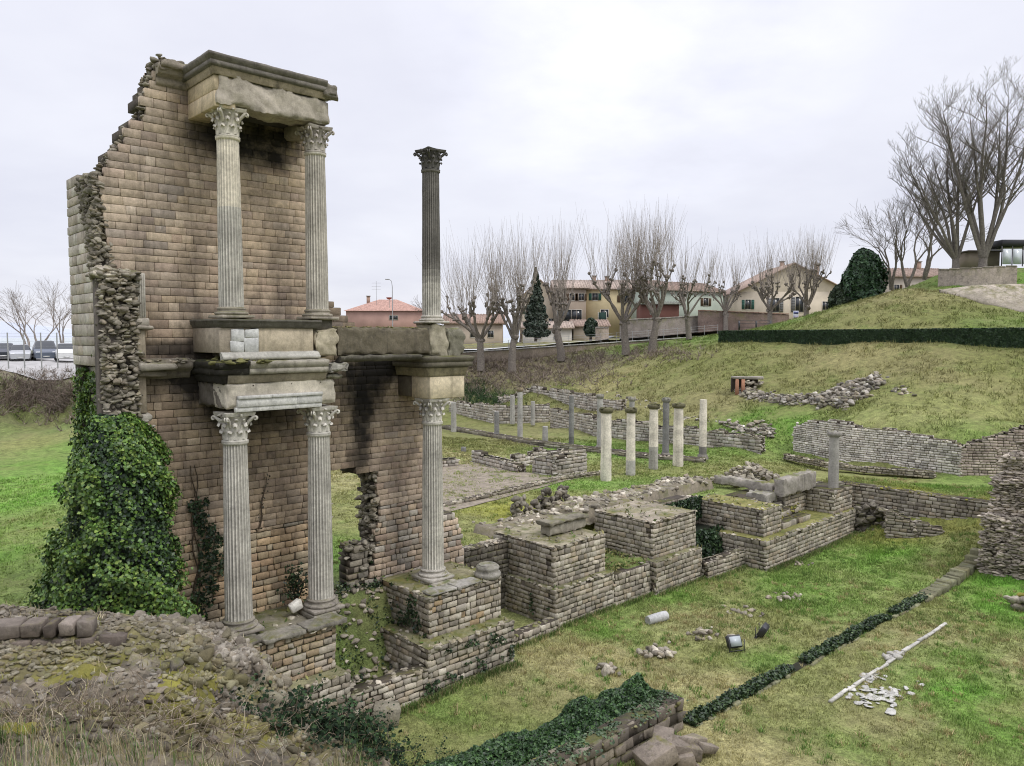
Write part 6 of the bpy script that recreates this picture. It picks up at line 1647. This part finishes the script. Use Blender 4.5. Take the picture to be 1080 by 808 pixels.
house(365, 446, 328, 345, 150, 9, 'long pinkish red house with a red tiled roof, left of the lone column', (.42,.27,.225), RFR, 13, hip=True, wins=[(.62,.45,1.6,.8,None)], chimneys=[(.22, .6)])
house(468, 530, 341, 368, 128, 9, 'low beige house with a brown roof behind the first two pollarded trees', (.44,.37,.29), (.34,.24,.19), 9, wins=[(.2,.45,.9,1.1,None),(.5,.45,.9,1.1,None),(.8,.45,.9,1.1,None)], group=None)
house(549, 590, 314, 352, 128, 12, 'cream house showing its gable and green shutters behind the spruce', CRM, RFP, 18, gable=True, wins=[(.2,.55,.9,1.3,GRS),(.5,.55,.9,1.3,GRS),(.8,.2,.9,1.3,None)])
house(585, 618, 304, 345, 124, 9, 'grey-brown three-windowed house front beside the yellow house', (.33,.27,.21), RFP, 9, wins=[(.2,.68,.8,1.1,BRS),(.55,.68,.8,1.1,BRS),(.85,.68,.8,1.1,BRS),(.3,.15,2.2,1.8,None),(.7,.15,1.6,1.8,None)])
house(618, 696, 305, 342, 125, 9, 'long yellow house with a pale tiled roof and a dark balcony door', YEL, RFP, 10, wins=[(.12,.68,.9,1.1,GRS),(.52,.62,1.1,1.1,BRS),(.25,.2,1.2,1.2,None),(.75,.62,1.0,1.2,BRS),(.9,.62,.9,1.1,None)], doors=[(.22,1.2,1.9,(.03,.06,.05))], chimneys=[(.12, .8), (.3, .7)])
house(700, 762, 306, 345, 118, 9, 'pale green house with a reddish roof behind the smaller pollard', (.40,.45,.38), RF, 10, skew=6, wins=[(.3,.6,1.0,1.2,None),(.7,.6,1.0,1.2,BRS)])
house(677, 716, 321, 338, 113, 5, 'dark red wooden shed with a grey lean-to roof in front of the green house', (.15,.07,.055), (.25,.26,.22), 2, wins=[(.3,.4,.8,.7,None)], name='shed')
house(552, 603, 346, 362, 114, 6, 'low white outbuilding with an orange tiled roof by the road', (.58,.55,.49), RFP, 6, wins=[(.3,.3,.9,.8,None),(.7,.3,.9,.8,None)], name='outbuilding')
house(605, 641, 344, 358, 116, 6, 'small stone outbuilding with an orange roof behind the gate', (.42,.36,.28), RF, 6, wins=[(.5,.3,.9,.8,None)], name='outbuilding')
house(778, 893, 308, 346, 124, 13, 'large cream house with a wide gable and grey-green shutters', CRM, RF, 29, gable=True, over=.6, wins=[(.09,.52,.9,1.5,(.05,.12,.10)),(.34,.44,1.2,2.2,(.22,.22,.22)),(.56,.44,1.2,2.4,(.2,.2,.2)),(.8,.5,.9,1.3,None)], chimneys=[(.50, .9), (.83, .5)], doors=[(.7,1.2,2.2,(.12,.1,.08))])
house(738, 782, 312, 340, 130, 9, 'pale greenish low house beyond the brick wall', (.45,.47,.40), RF, 5, wins=[(.3,.5,.9,1.1,GRS),(.75,.5,.9,1.1,GRS)])
house(930, 1004, 292, 330, 125, 10, 'distant beige house glimpsed through the bare trees on the hill', (.46,.41,.34), RF, 10, wins=[(.2,.6,.8,1,BRS),(.5,.6,.8,1,BRS),(.8,.6,.8,1,BRS)], chimneys=[(.7, 1.2)])
BRW = [(.30,.20,.15),(.34,.24,.18),(.26,.17,.13)]
def boundary(name, label, u0, u1, v0, v1, vb0, vb1, d0, d1, c, cap=(.35,.32,.28), th=.4):
    A_, B_ = pd(u0, vb0, d0), pd(u1, vb1, d1); t0 = (vb0-v0)/F*d0; t1 = (vb1-v1)/F*d1; o = empty(name, A_, label, 'wall'); a = Acc()
    U = (B_-A_); O = np.array([U[1], -U[0], 0]); O /= np.linalg.norm(O); V = []
    for P_, t in ((A_, t0), (B_, t1)): V += [P_-Z*1.5, P_+Z*t, P_+Z*t-O*th, P_-Z*1.5-O*th]
    a.add(V, [[0,4,5,1],[1,5,6,2],[2,6,7,3],[0,1,2,3],[7,6,5,4]], c)
    L = np.linalg.norm(U); Uh = U/L; nz = int(L/1.0)
    a.build('masonry', M['podium'], o); a = Acc()
    m = max(3, int(L/.9))
    for k in range(m):
        q = A_+U*k/m+Z*(t0+(t1-t0)*k/m); bevbox(a, q+O*.08, U/m*.97, -O*(th+.16), Z*.14, .03, np.array(cap)*R.uniform(.85, 1.1), .01)
    a.build('coping', M['podium'], o); return o
boundary('boundary_wall', 'grey stone garden wall by the road left of the brick wall', 655, 736, 338, 334, 354, 349, 108, 113, (.20,.175,.15))
boundary('boundary_wall', 'brown brick garden wall in front of the green houses', 737, 832, 328, 332, 348.5, 348, 112, 114, (.19,.14,.115), (.27,.17,.125))
boundary('gate_wall', 'short wall pier beside the small clipped cypress', 629, 642, 346, 346, 357, 356, 106, 106.5, (.30,.25,.2))
o = boundary('road_wall', 'low pale retaining wall beneath the road railing', 470, 757, 373.5, 354.5, 378, 359, 96.5, 105.5, (.22,.18,.14), (.5,.49,.46), .3)
# gate and sign
o = empty('metal_gate', pd(779, 348, 104), 'low dark metal gate frame by the road beyond the hedge end', 'gate'); a = Acc()
for u in (779, 797, 812): p = pd(u, 348, 104); box(a, p, X_*.2, Y_*.2, Z*1.25, (.05,.05,.055))
A_, B_ = pd(779, 348, 104), pd(812, 348, 104)
a.build('post', M['paint'], o); a = Acc()
for z in (.35, .8, 1.2): box(a, A_+Z*z, B_-A_, Y_*.08, Z*.06, (.05,.05,.055))
a.build('bar', M['paint'], o)
p = pd(839, 345, 100); o = empty('notice_board', p, 'small white and blue notice board on a post near the cream house', 'sign'); a = Acc(); tube(a, [p-Z*.5, p+Z*2.1], [.04,.04], (.3,.3,.3), 6); a.build('post', M['paint'], o)
a = Acc(); box(a, p+Z*.7-X_*.35-Y_*.06, X_*.7, Y_*.03, Z*1.4, (.62,.64,.70)); a.build('panel', M['paint'], o); a = Acc(); box(a, p+Z*1.7-X_*.3-Y_*.08, X_*.6, Y_*.02, Z*.3, (.10,.12,.3)); box(a, p+Z*.95-X_*.25-Y_*.08, X_*.5, Y_*.02, Z*.5, (.35,.3,.45)); a.build('printed_field', M['paint'], o)
p = pd(859, 346, 100); a = Acc(); bevbox(a, p-X_*.9, X_*2.0, Y_*1.2, Z*1.35, .08, (.03,.04,.06), .01); bevbox(a, p-X_*.95-Y_*.05+Z*1.35, X_*2.1, Y_*1.3, Z*.12, .04, (.05,.06,.08))
tag(a.build('waste_container', M['paint'], world=p), 'dark blue-grey waste container left of the evergreen bush', 'container')
p = pd(414, 330, 120); o = empty('street_lamp', p, 'tall thin curved street lamp beyond the red house roof', 'street lamp'); a = Acc()
tube(a, [p-Z*4, p+Z*4.0, p+Z*4.9-X_*.1, p+Z*5.2-X_*.5], [.09,.06,.05,.05], (.35,.35,.36), 7); a.build('pole', M['paint'], o); a = Acc(); bevbox(a, p+Z*5.1-X_*1.1, X_*.65, Y_*.3, Z*.16, .04, (.4,.4,.42)); a.build('lamp_head', M['paint'], o)
p = pd(410.5, 316, 148); a = Acc(); tube(a, [p-Z*1.6, p+Z*.2], [.05,.05], (.3,.3,.3), 6)
lathe(a, p+Z*.1, [(.05,-.1),(.45,.05),(.6,.3)], (.5,.10,.08), 14)
tag(a.build('satellite_dish', M['paint'], world=p-Z*1.6), 'small red satellite dish on the red house roof', 'satellite dish')
p = pd(397, 318, 152); a = Acc(); tube(a, [p-Z*1.5, p+Z*4.0], [.035,.03], (.25,.25,.25), 5)
for z in (2.4, 2.9, 3.6): tube(a, [p+Z*z-X_*.9, p+Z*z+X_*.9], [.02,.02], (.25,.25,.25), 4)
tag(a.build('tv_antenna', M['paint'], world=p-Z*1.5), 'thin television antenna on the red house roof', 'antenna')
# hill-top walls, path, canopy
boundary('retaining_wall', 'grey block retaining wall on the hilltop below the big bare trees', 989, 1072, 285, 281, 304, 306, 84, 80, (.36,.31,.25), (.34,.3,.25))
A = [pd(986, 306, 79), pd(1030, 300.5, 77), pd(1140, 298, 74)]; B = [pd(990, 305.5, 78.8), pd(1040, 317, 74), pd(1140, 345, 68)]
a = Acc(); n = 24; V = []
for i in range(n+1):
    f = i/n
    def smp(Q): q = f*2; k = min(1, int(q)); return Q[k]*(1-(q-k))+Q[k+1]*(q-k)
    l, r = smp(A), smp(B); V += [l, r, r-Z*.6-Y_*0.0, l-Z*3+Y_*3]
a.add(V, [[i*4+k, (i+1)*4+k, (i+1)*4+(k+1) % 4, i*4+(k+1) % 4] for i in range(n) for k in range(3)], (.48,.42,.34))
tag(a.build('ramp_wall', M['podium'], world=A[0]), 'pale smooth stone ramp wall sloping down the mound to the right edge', 'wall')
p = pd(1046, 283, 90); o = empty('canopy_building', p, 'black canopy kiosk with white glazed panels at the top right edge', 'kiosk'); a = Acc()
x0 = pd(1056, 281, 89); bevbox(a, x0+Z*2.3, X_*6, Y_*4, Z*.75, .05, (.015,.015,.018)); 
for k in range(5): box(a, x0+X_*(k*1.2), X_*.08, Y_*.08, Z*2.3, (.02,.02,.02))
a.build('canopy', M['paint'], o); a = Acc()
for k in range(4): box(a, x0+X_*(k*1.2+.14)+Y_*.02+Z*.25, X_*1.0, Y_*.04, Z*1.75, (.62,.65,.68))
a.build('panel', M['glass'], o); a = Acc(); y0 = pd(1022, 283, 92); box(a, y0, X_*3.6, Y_*3, Z*1.9, (.30,.25,.2)); box(a, y0-X_*.3-Y_*.3+Z*1.9, X_*4.1, Y_*3.6, Z*.2, (.10,.08,.07)); a.build('side_shed', M['wall'], o)
# ------------------------------------------------------------------ foreground ruin mass
MP = [tuple(pd(u, v, d)) for u, v, d in [(-300,636,11),(0,638,11),(60,645,11.4),(130,651,11.9),(185,648,12.4),(240,658,12.4),(275,690,12),(292,712,11.6),(322,752,11),(372,785,10.5),(410,805,10.2),
     (0,658,10.8),(60,660,10.9),(105,664,11.0),(0,713,9.9),(60,709,10.05),(110,700,10.35),(-100,658,10.7),(-100,710,9.9),(180,700,10.6),(230,705,10.8),(250,740,10.2),(0,745,8.7),(80,742,8.9),(160,745,9.2),(220,760,9.5),(280,770,9.9),(330,795,9.6),
     (0,775,8.0),(100,775,8.2),(200,785,8.6),(0,815,7.1),(150,815,7.4),(300,815,8.5),(400,830,9),(-300,700,9.5),(-300,815,7),(0,1000,5),(300,1000,5.5)]]
for u, v, d in [(-300,636,11),(0,638,11),(60,645,11.4),(130,651,11.9),(185,648,12.4),(240,658,12.4)]:
    p = pd(u, v, d); k = 1+1.0/d; MP.append((p[0]*k, p[1]*k, p[2]-1.6)); k = 1+3.2/d; MP.append((p[0]*k, p[1]*k, 1.5))
for u, v, d in [(275,690,12),(292,712,11.6),(322,752,11),(372,785,10.5),(410,805,10.2)]:
    p = pd(u, v, d); MP.append((p[0]+.55, p[1]+.7, p[2]-1.5)); MP.append((p[0]+2.0, p[1]+2.4, -.3))
MP += [(3,8,1.0),(2,5,4),(4,12,-.3),(0,14,-.3),(-4,17,-.3),(-12,17,1.5),(-1,4,6.4),(-8,3,6.8),(1,9,1.2)]
rm = RBF(MP)
def mz(x, y):
    x = np.asarray(x, float).ravel(); y = np.asarray(y, float).ravel()
    b = rm(x, y); top = sstep((b-3)/2.5)
    return b+top*(.20*vnoise(x, y, .9, 41, 4)+(.11+.10*sstep((x+4.8)/1.2))*vnoise(x, y, .28, 42, 4))
root = empty('ruin_mass', pd(150, 700, 10.5)-Z*1.5, 'huge mossy overgrown chunk of rubble masonry filling the lower left corner', 'ruin')
xs = np.arange(-12.5, 2.6, .07); ys = np.arange(4.2, 16.5, .07); GX, GY = np.meshgrid(xs, ys, indexing='ij'); GZ = mz(GX, GY).reshape(GX.shape)
V = np.stack([GX, GY, GZ], -1).reshape(-1, 3); ni, nj = GX.shape; i, j = np.meshgrid(np.arange(ni-1), np.arange(nj-1), indexing='ij')
Fm = np.stack([i*nj+j, (i+1)*nj+j, (i+1)*nj+j+1, i*nj+j+1], -1).reshape(-1, 4); ce = V[Fm].mean(1)
def mcol(x, y):
    n = np.clip(.5+vnoise(x, y, 1.3, 50, 4)*1.1, 0, 1)[:, None]; n2 = np.clip(.5+vnoise(x, y, .45, 51, 3)*1.3, 0, 1)[:, None]
    c = np.array([.20,.165,.12])*(1-n)+np.array([.40,.345,.265])*n; c = c*(1-.5*n2)+np.array([.15,.125,.08])*.5*n2
    c = c*np.clip(1+.9*vnoise(x, y, .28, 42, 4), .35, 1.4)[:, None]  # follows the relief noise: crevice shade painted into the colour
    c = c*.66
    # moss on the flat shelf
    m = np.exp(-(((x+4.6)/2.1)**2+((y-9.9)/1.1)**2))*1.1*(vnoise(x, y, .7, 52, 4) > -.15)
    m = np.clip(m+.4*(vnoise(x, y, 1.0, 53, 4) > .5), 0, .9)[:, None]
    return c*(1-m)+np.array([.22,.205,.04])*(.6+.6*n2)*m
a = Acc(); a.add(V, Fm, mcol(ce[:, 0], ce[:, 1])); a.build('earth_and_moss', M['fore'], root, smooth=True)
a = Acc()
def mrock(u, v, size, c, d0=7.0, d1=14, lift=.02, flat=.6):
    ds = np.linspace(d0, d1, 90); r = ray(u, v); x = r[0]*ds/r[1]; z = H+r[2]*ds/r[1]; g = rm(x, ds); k = int(np.argmax(z < g)) if (z < g).any() else -1
    if k < 0: return None
    p = np.array([x[k], ds[k], 0]); p[2] = mz([p[0]], [p[1]])[0]+lift-size*.28; c = np.array(c)*.42+mcol(np.array([p[0]]), np.array([p[1]]))[0]*.5; rock(a, p, size, c, flat); return p
FP = [(.38,.34,.28),(.28,.25,.21),(.23,.20,.17),(.39,.36,.31),(.31,.25,.18),(.42,.39,.34),(.19,.165,.14)]
for k in range(1300): mrock(R.uniform(0, 250), 636+R.random()**1.6*60, R.uniform(.02, .07), pick(FP, .25))
for k in range(3600):      # right rubble slope
    f = R.random(); u = 225+f*150+R.gauss(0, 32); v = 668+f*112+R.gauss(0, 26); mrock(u, v, R.uniform(.03, .10), pick(FP, .35), lift=.0, flat=.75)
for k in range(900): mrock(R.uniform(0, 330), R.uniform(690, 790), R.uniform(.02, .07), pick(FP, .3))
for k in range(170):      # bigger broken lumps with dark hollows between them
    f = R.random(); u = 215+f*165+R.gauss(0, 26); v = 662+f*118+R.gauss(0, 22); mrock(u, v, R.uniform(.07, .15), pick(FP, .35)*.6, lift=.05, flat=.8)
for k in range(420): mrock(R.uniform(0, 330), R.uniform(735, 790), R.uniform(.03, .10), np.array((.10,.08,.055))*R.uniform(.6, 1.4), lift=.03)
for u, v, s_ in [(182,651,.22),(160,655,.16),(205,652,.14),(240,660,.2),(262,668,.18),(255,690,.2),(272,705,.22),(290,722,.2),(283,735,.24),(262,745,.18),(300,745,.2),(232,690,.15),(316,760,.18),(285,760,.25)]:
    mrock(u, v, s_, pick(FP, .2)*1.1)
a.build('loose_rubble', M['fore'], root)
a = Acc()
u = -60
p0 = pd(-90, 690, 10.15); p1 = pd(110, 680, 10.6); D_ = p1-p0; D_[2] = 0; L = np.linalg.norm(D_); D_ /= L; O_ = np.array([D_[1], -D_[0], 0])
for row, (zz, h) in enumerate(((6.47, .23), (6.705, .21))):
    x = -.1*row
    while x < L-(.0 if row == 0 else .15):
        w = R.uniform(.16, .42); roughblock_w = np.array(p0)+D_*x; roughblock_w[2] = zz-.06*x/L
        bevbox(a, roughblock_w+O_*R.uniform(.0, .05), D_*(w-.03), -O_*.34+Z*R.uniform(-.02,.02), Z*(h-.012), .016, np.array(R.choice([(.27,.225,.185),(.22,.18,.15),(.33,.28,.235)]))*R.uniform(.55, .85), .022); x += w
for k in range(420): mrock(R.uniform(0, 125), R.uniform(648, 712), R.uniform(.03, .08), pick(FP, .2)*1.1)
a.build('facing_blocks', M['fore'], root)
def blades(acc, P, h, pal, w=.012, lean=.35, seg=2, zfun=None):
    """tapering bent blades : 2 segments"""
    n = len(P)
    if not n: return
    hh = h*NR.uniform(.5, 1.2, n); a_ = NR.uniform(0, 6.283, n); l = NR.normal(size=n)*lean
    side = np.stack([np.cos(a_), np.sin(a_), np.zeros(n)], 1)*(w*NR.uniform(.6, 1.3, n))[:, None]*.5
    az = NR.uniform(0, 6.283, n); dr_ = np.stack([np.cos(az), np.sin(az), np.zeros(n)], 1)*l[:, None]
    m = P+dr_*hh[:, None]*.35+np.stack([np.zeros(n), np.zeros(n), hh*.6], 1); t = P+dr_*hh[:, None]*1.0+np.stack([np.zeros(n), np.zeros(n), hh*.95], 1)
    V = np.stack([P-side, P+side, m+side*.8, m-side*.8, t], 1).reshape(-1, 3); k = 5*np.arange(n)
    pal = np.array(pal); C = pal[NR.randint(0, len(pal), n)]*NR.uniform(.75, 1.25, n)[:, None]
    n0 = acc.n; acc.add(V, np.stack([k, k+1, k+2, k+3], 1), C)
    acc.Fc.append((np.stack([k+3, k+2, k+4], 1)+n0, C))
STRW = [(.42,.36,.22),(.36,.30,.18),(.30,.25,.14),(.46,.41,.27)]; GRW = [(.10,.17,.045),(.13,.20,.06),(.08,.13,.04),(.17,.21,.07)]
a = Acc()
n = 12000; x = NR.uniform(-7.5, .8, n); y = NR.uniform(5.6, 8.8, n); ok = (y < 8.1+.5*vnoise(x, y*0, 1.3, 6, 2)) & (vnoise(x, y, .5, 60, 3) > -.35); x, y = x[ok], y[ok]
P = np.stack([x, y, mz(x, y)-.02], 1); h = np.where(y < 7.6, 1.0, .6)
blades(a, P, .30, STRW+GRW[:2], .008, .45)
n = 7000; x = NR.uniform(-8.5, -1.2, n); y = NR.uniform(8, 12.3, n); ok = vnoise(x, y, .6, 61, 3) > .1; x, y = x[ok], y[ok]
blades(a, np.stack([x, y, mz(x, y)-.02], 1), .12, STRW+[(.24,.24,.07),(.2,.21,.06),(.12,.11,.06)], .010, .7)
n = 5000; x = NR.uniform(-6.5, -5.2, n); y = NR.uniform(7.0, 7.7, n); blades(a, np.stack([x, y, mz(x, y)-.02], 1), .22, GRW, .009, .4)
n = 6000; x = NR.uniform(-2.2, .6, n); y = NR.uniform(8.0, 10.2, n); ok = vnoise(x, y, .5, 66, 3) > -.1; x, y = x[ok], y[ok]; blades(a, np.stack([x, y, mz(x, y)-.02], 1), .25, STRW+GRW, .009, .5)
tag(a.build('dry_grass', M['grass'], world=pd(150, 790, 7.6)), 'straw-coloured and green grass growing over the mossy ruin mass', 'grass', kind='stuff')
# moss cushion
a = Acc()
for k in range(9):
    p = pd(22+R.gauss(0, 14), 782+R.gauss(0, 7), 8.0); p[2] = mz([p[0]], [p[1]])[0]+.02; rock(a, p, R.uniform(.12, .2), np.array((.27,.25,.045))*R.uniform(.8, 1.1), .5)
tag(a.build('moss_cushion', M['fore'], world=pd(22, 785, 8)), 'bright yellow-green moss cushion in the bottom left corner', 'moss')
# tangled dry shrubs
def tangle(u, v, d, n, L, label, sp_=.5, c=((.26,.21,.15),(.20,.155,.11),(.33,.28,.21)), leaf=0, fz=mz, pal=IVYD):
    p = pd(u, v, d); p[2] = fz(np.array([p[0]]), np.array([p[1]]))[0]; a = Acc(); P = []
    for k in range(n):
        q = p+np.array([R.gauss(0, sp_), R.gauss(0, sp_*.6), 0]); q[2] = fz(np.array([q[0]]), np.array([q[1]]))[0]
        pts, _ = curve(q, (R.gauss(0, .7), R.gauss(0, .7), 1), L*R.uniform(.5, 1.2), 7, -.10, .28); tube(a, pts, np.linspace(.007, .002, 8), pick(c, .2), 3)
        for m in range(leaf): P.append(pts[R.randrange(2, 8)]+NR.normal(size=3)*.04)
    if P: leaves(a, P, np.tile(Z, (len(P), 1)), .055, pal, .7)
    tag(a.build('dry_bush', M['bark'], world=p), label, 'bush')
tangle(110, 742, 8.6, 170, .5, 'tangled dry brown stems across the front of the mossy ruin mass', .75)
tangle(215, 762, 9.0, 150, .45, 'tangle of pale dry twigs below the rubble slope', .6)
tangle(25, 735, 8.6, 90, .4, 'thin dry weeds at the left edge of the ruin mass', .4)
tangle(330, 775, 10.3, 130, .55, 'leafy bramble with dry stems at the right foot of the ruin mass', .45, leaf=16)
tangle(372, 792, 10.3, 130, .7, 'dark leafy bramble bush near the bottom edge left of the ivy hedge', .45, leaf=22)
gzf = lambda x, y: ground_z(x, y)
tangle(352, 748, 19.5, 60, 1.3, 'bare thin shrub in front of the low wall beside the tan podium', .6, fz=gzf, leaf=6)
tangle(395, 770, 18.6, 90, .9, 'low bramble with dark leaves at the start of the ivy hedge', .9, fz=gzf, leaf=26, pal=IVYD+[(.05,.08,.03)])

# ------------------------------------------------------------------ grass on the lawns
def lawn(label, s0, s1, t0, t1, n, h, w, maxd=60, excl=None, hv=None):
    s = NR.uniform(s0, s1, n); t = NR.uniform(t0, t1, n); x, y = OX+s*EX+t*N[0], OY+s*EY+t*N[1]
    u = 540+F*x/np.maximum(y, 1); ok = (y > 6) & (np.hypot(x, y) < maxd) & (u > -300) & (u < 1420)
    cl = vnoise(x, y, .8, 71, 3)+.5*vnoise(x, y, .25, 72, 2); ok &= cl > -.35+.3*NR.normal(size=n)
    if excl is not None: ok &= ~excl(s, t, x, y)
    s, t, x, y, cl = s[ok], t[ok], x[ok], y[ok], cl[ok]
    base = gcol(x, y); m = len(x); a = Acc(); z = ground_z(x, y); k_ = 3
    P = np.repeat(np.stack([x, y, z-.01], 1), k_, axis=0); P[:, :2] += NR.normal(size=(m*k_, 2))*.03
    C = np.repeat(base, k_, axis=0)*NR.uniform(.55, 1.55, (m*k_, 1)); hh = np.repeat(h*(1+.9*np.clip(cl, -.6, 1.2)), k_)
    r_ = np.repeat(np.hypot(x, y)/25, k_)
    nn = m*k_; hh = hh*NR.uniform(.5, 1.3, nn)*np.maximum(1, r_**.6); ww = w*np.maximum(.8, r_)
    a_ = NR.uniform(0, 6.283, nn); side = np.stack([np.cos(a_), np.sin(a_), 0*a_], 1)*(ww*.5)[:, None]; az = NR.uniform(0, 6.283, nn); l = NR.normal(size=nn)*.55
    tip = P+np.stack([np.cos(az)*l*hh, np.sin(az)*l*hh, hh], 1)
    V = np.stack([P-side, P+side, tip], 1).reshape(-1, 3); a.add(V, np.arange(3*nn).reshape(-1, 3), C)
    tag(a.build('lawn_grass', M['grass'], world=np.array([x[0], y[0], z[0]])), label, 'grass', kind='stuff')
lawn('short uneven grass of the sunken lawn in front of the podiums', .5, 44, -27, -.3, 215000, .075, .022, 50, lambda s, t, x, y: (abs(t-(-8.20-(s-9.3)*.052)) < .25) & (s > 9) & (s < 25))
lawn('grass of the upper lawn behind the stage and around the columns', -14, 52, 2.2, 30, 120000, .06, .026, 62)
lawn('grass of the open field left of the ivy mound', -45, -3.2, 2, 45, 70000, .06, .026, 60)
def slopegrass():
    n = 60000; x = NR.uniform(-8, 75, n); y = NR.uniform(46, 108, n); u = 540+F*x/y; z = ground_z(x, y); ok = (u > 440) & (u < 1120) & (z > 3.3) & (z < 17) & (y < 106); x, y, z = x[ok], y[ok], z[ok]
    c = vnoise(x, y, 1.4, 81, 4); ok = c > -.1; x, y, z, c = x[ok], y[ok], z[ok], c[ok]
    P = np.stack([x, y, z-.02], 1); m = len(P); P = np.repeat(P, 4, axis=0); P[:, :2] += NR.normal(size=(4*m, 2))*.12; C = np.repeat(gcol(x, y), 4, axis=0)*NR.uniform(.6, 1.5, (4*m, 1)); nn = 4*m
    hh = NR.uniform(.08, .26, nn)*np.repeat(1+c, 4); a_ = NR.uniform(0, 6.283, nn); side = np.stack([np.cos(a_), np.sin(a_), 0*a_], 1)*.035; az = NR.uniform(0, 6.283, nn); l = NR.normal(size=nn)*.7
    V = np.stack([P-side, P+side, P+np.stack([np.cos(az)*l*hh, np.sin(az)*l*hh, hh], 1)], 1).reshape(-1, 3); a = Acc(); a.add(V, np.arange(3*nn).reshape(-1, 3), C)
    tag(a.build('bank_grass', M['grass'], world=P[0]), 'rough tussocky grass covering the bank and the mound', 'grass', kind='stuff')
slopegrass()
def tussocks(label, s0, s1, t0, t1, n, h, pal, thr, seed, back=False):
    s = NR.uniform(s0, s1, n); t = NR.uniform(t0, t1, n); x, y = OX+s*EX+t*N[0], OY+s*EY+t*N[1]; u = 540+F*x/np.maximum(y, 1)
    ok = (y > 12) & (u > -250) & (u < 1350) & (vnoise(x, y, 1.6, seed, 3) > thr); x, y = x[ok], y[ok]; m = 26; k = len(x)
    P = np.repeat(np.stack([x, y, ground_z(x, y)-.02], 1), m, axis=0); P[:, :2] += NR.normal(size=(k*m, 2))*.07
    a = Acc(); blades(a, P, h, pal, .014*(2.0 if back else 1.3), .75); tag(a.build('grass_tufts', M['grass'], world=P[0]), label, 'grass', kind='stuff')
tussocks('lush green tufts in the damp parts of the sunken lawn', 1, 40, -18, -1.0, 2600, .16, [(.12,.23,.045),(.15,.28,.05),(.10,.18,.04),(.20,.27,.07)], .12, 101)
tussocks('straw-coloured tufts scattered over the sunken lawn', 1, 40, -18, -1.0, 2400, .15, [(.46,.38,.2),(.40,.33,.17),(.36,.32,.14),(.28,.26,.1)], .1, 102)
tussocks('green and straw tufts of the upper lawn', -12, 40, 2.5, 25, 2600, .13, [(.22,.30,.07),(.36,.33,.15),(.15,.23,.05)], .1, 103, True)
P = []
for k in range(2200):
    s = R.choice([R.uniform(8.5, 24), R.uniform(24, 34), R.uniform(2.4, 8.5)]); t0_ = -1.0 if s > 8.5 else -1.95
    if 11.7 < s < 15.1: t0_ = -.8
    if 17.3 < s < 20.9: t0_ = -1.25
    if s > 20.9: t0_ = -1.75
    if s > 23.7: t0_ = -2.8
    P.append(W(s, t0_-abs(R.gauss(0, .12)), 0))
P = np.repeat(np.array(P), 5, axis=0)+NR.normal(size=(11000, 3))*np.array([.04, .04, 0]); P[:, 2] = ground_z(P[:, 0], P[:, 1])
a = Acc(); blades(a, P, .20, [(.10,.17,.04),(.13,.21,.05),(.34,.30,.15),(.07,.11,.03)], .016, .5); tag(a.build('wall_foot_grass', M['grass'], world=P[0]), 'longer grass growing along the foot of the podium walls', 'grass', kind='stuff')
# brown brush on the banks
def brush(label, pxs, n, pal, hgt=.7, sz=.03, d0=50, d1=105):
    a = Acc(); r_ = None
    for k in range(n):
        i = R.randrange(len(pxs)); u0, v0, su, sv = pxs[i]; p = hitground(R.gauss(u0, su), R.gauss(v0, sv), d0, d1)
        if r_ is None: r_ = p
        for m in range(5):
            pts, _ = curve(p, (R.gauss(0, .8), R.gauss(0, .8), 1), hgt*R.uniform(.4, 1.2), 3, .0, .3); tube(a, pts, [.03, .02, .012, .006], pick(pal, .3), 3)
    tag(a.build('dry_brush', M['bark'], world=r_), label, 'undergrowth', kind='stuff')
BRP = [(.25,.195,.16),(.19,.145,.12),(.31,.26,.22),(.15,.13,.09)]
brush('brown leafless undergrowth below the road', [(510,385,22,7),(560,385,25,6),(620,380,25,5),(500,405,15,10),(540,400,20,8),(690,374,25,4),(600,398,30,8)], 1500, BRP, .8)
brush('brown leafless undergrowth on the bank below the car park', [(10,420,16,12),(45,415,18,12),(65,425,10,12)], 800, BRP, .8, d0=50, d1=66)
brush('small dark green bushes at the foot of the bank near the beige block', [(515,422,14,5),(500,415,8,5)], 260, [(.03,.06,.025),(.05,.09,.035)], .8)
# loose rubble and growth between the tan podium and the pier
a = Acc()
for k in range(200):
    s = R.uniform(2.6, 5.2); t = R.uniform(-1.3, 1.6); p = W(s, t, 0); p[2] = max(gz(p[0], p[1]), .25); rock(a, p, R.uniform(.05, .18), pick(PAL_RUB, .3), .6)
tag(a.build('stone_rubble', M['fore'], world=W(3.8, .2, 0)), 'rubble stones lying on the slope between the tan podium and the pier', 'rubble')
P = []
for k in range(5200):
    s = R.uniform(2.4, 5.6); t = R.uniform(-1.5, 2.2)
    if vnoise(np.array([s]), np.array([t]), .7, 91, 3)[0] > -.05: p = W(s, t, 0); P.append(p)
P = np.array(P); P[:, 2] = np.maximum(ground_z(P[:, 0], P[:, 1]), .2)+NR.uniform(0, .22, len(P))
a = Acc(); leaves(a, P, np.tile(Z, (len(P), 1)), .07, IVYD+[(.07,.11,.035),(.10,.12,.05)], .7)
tag(a.build('weeds', M['leaf'], world=P[0]), 'low dark weeds growing between the podiums below the wall opening', 'weeds', kind='stuff')
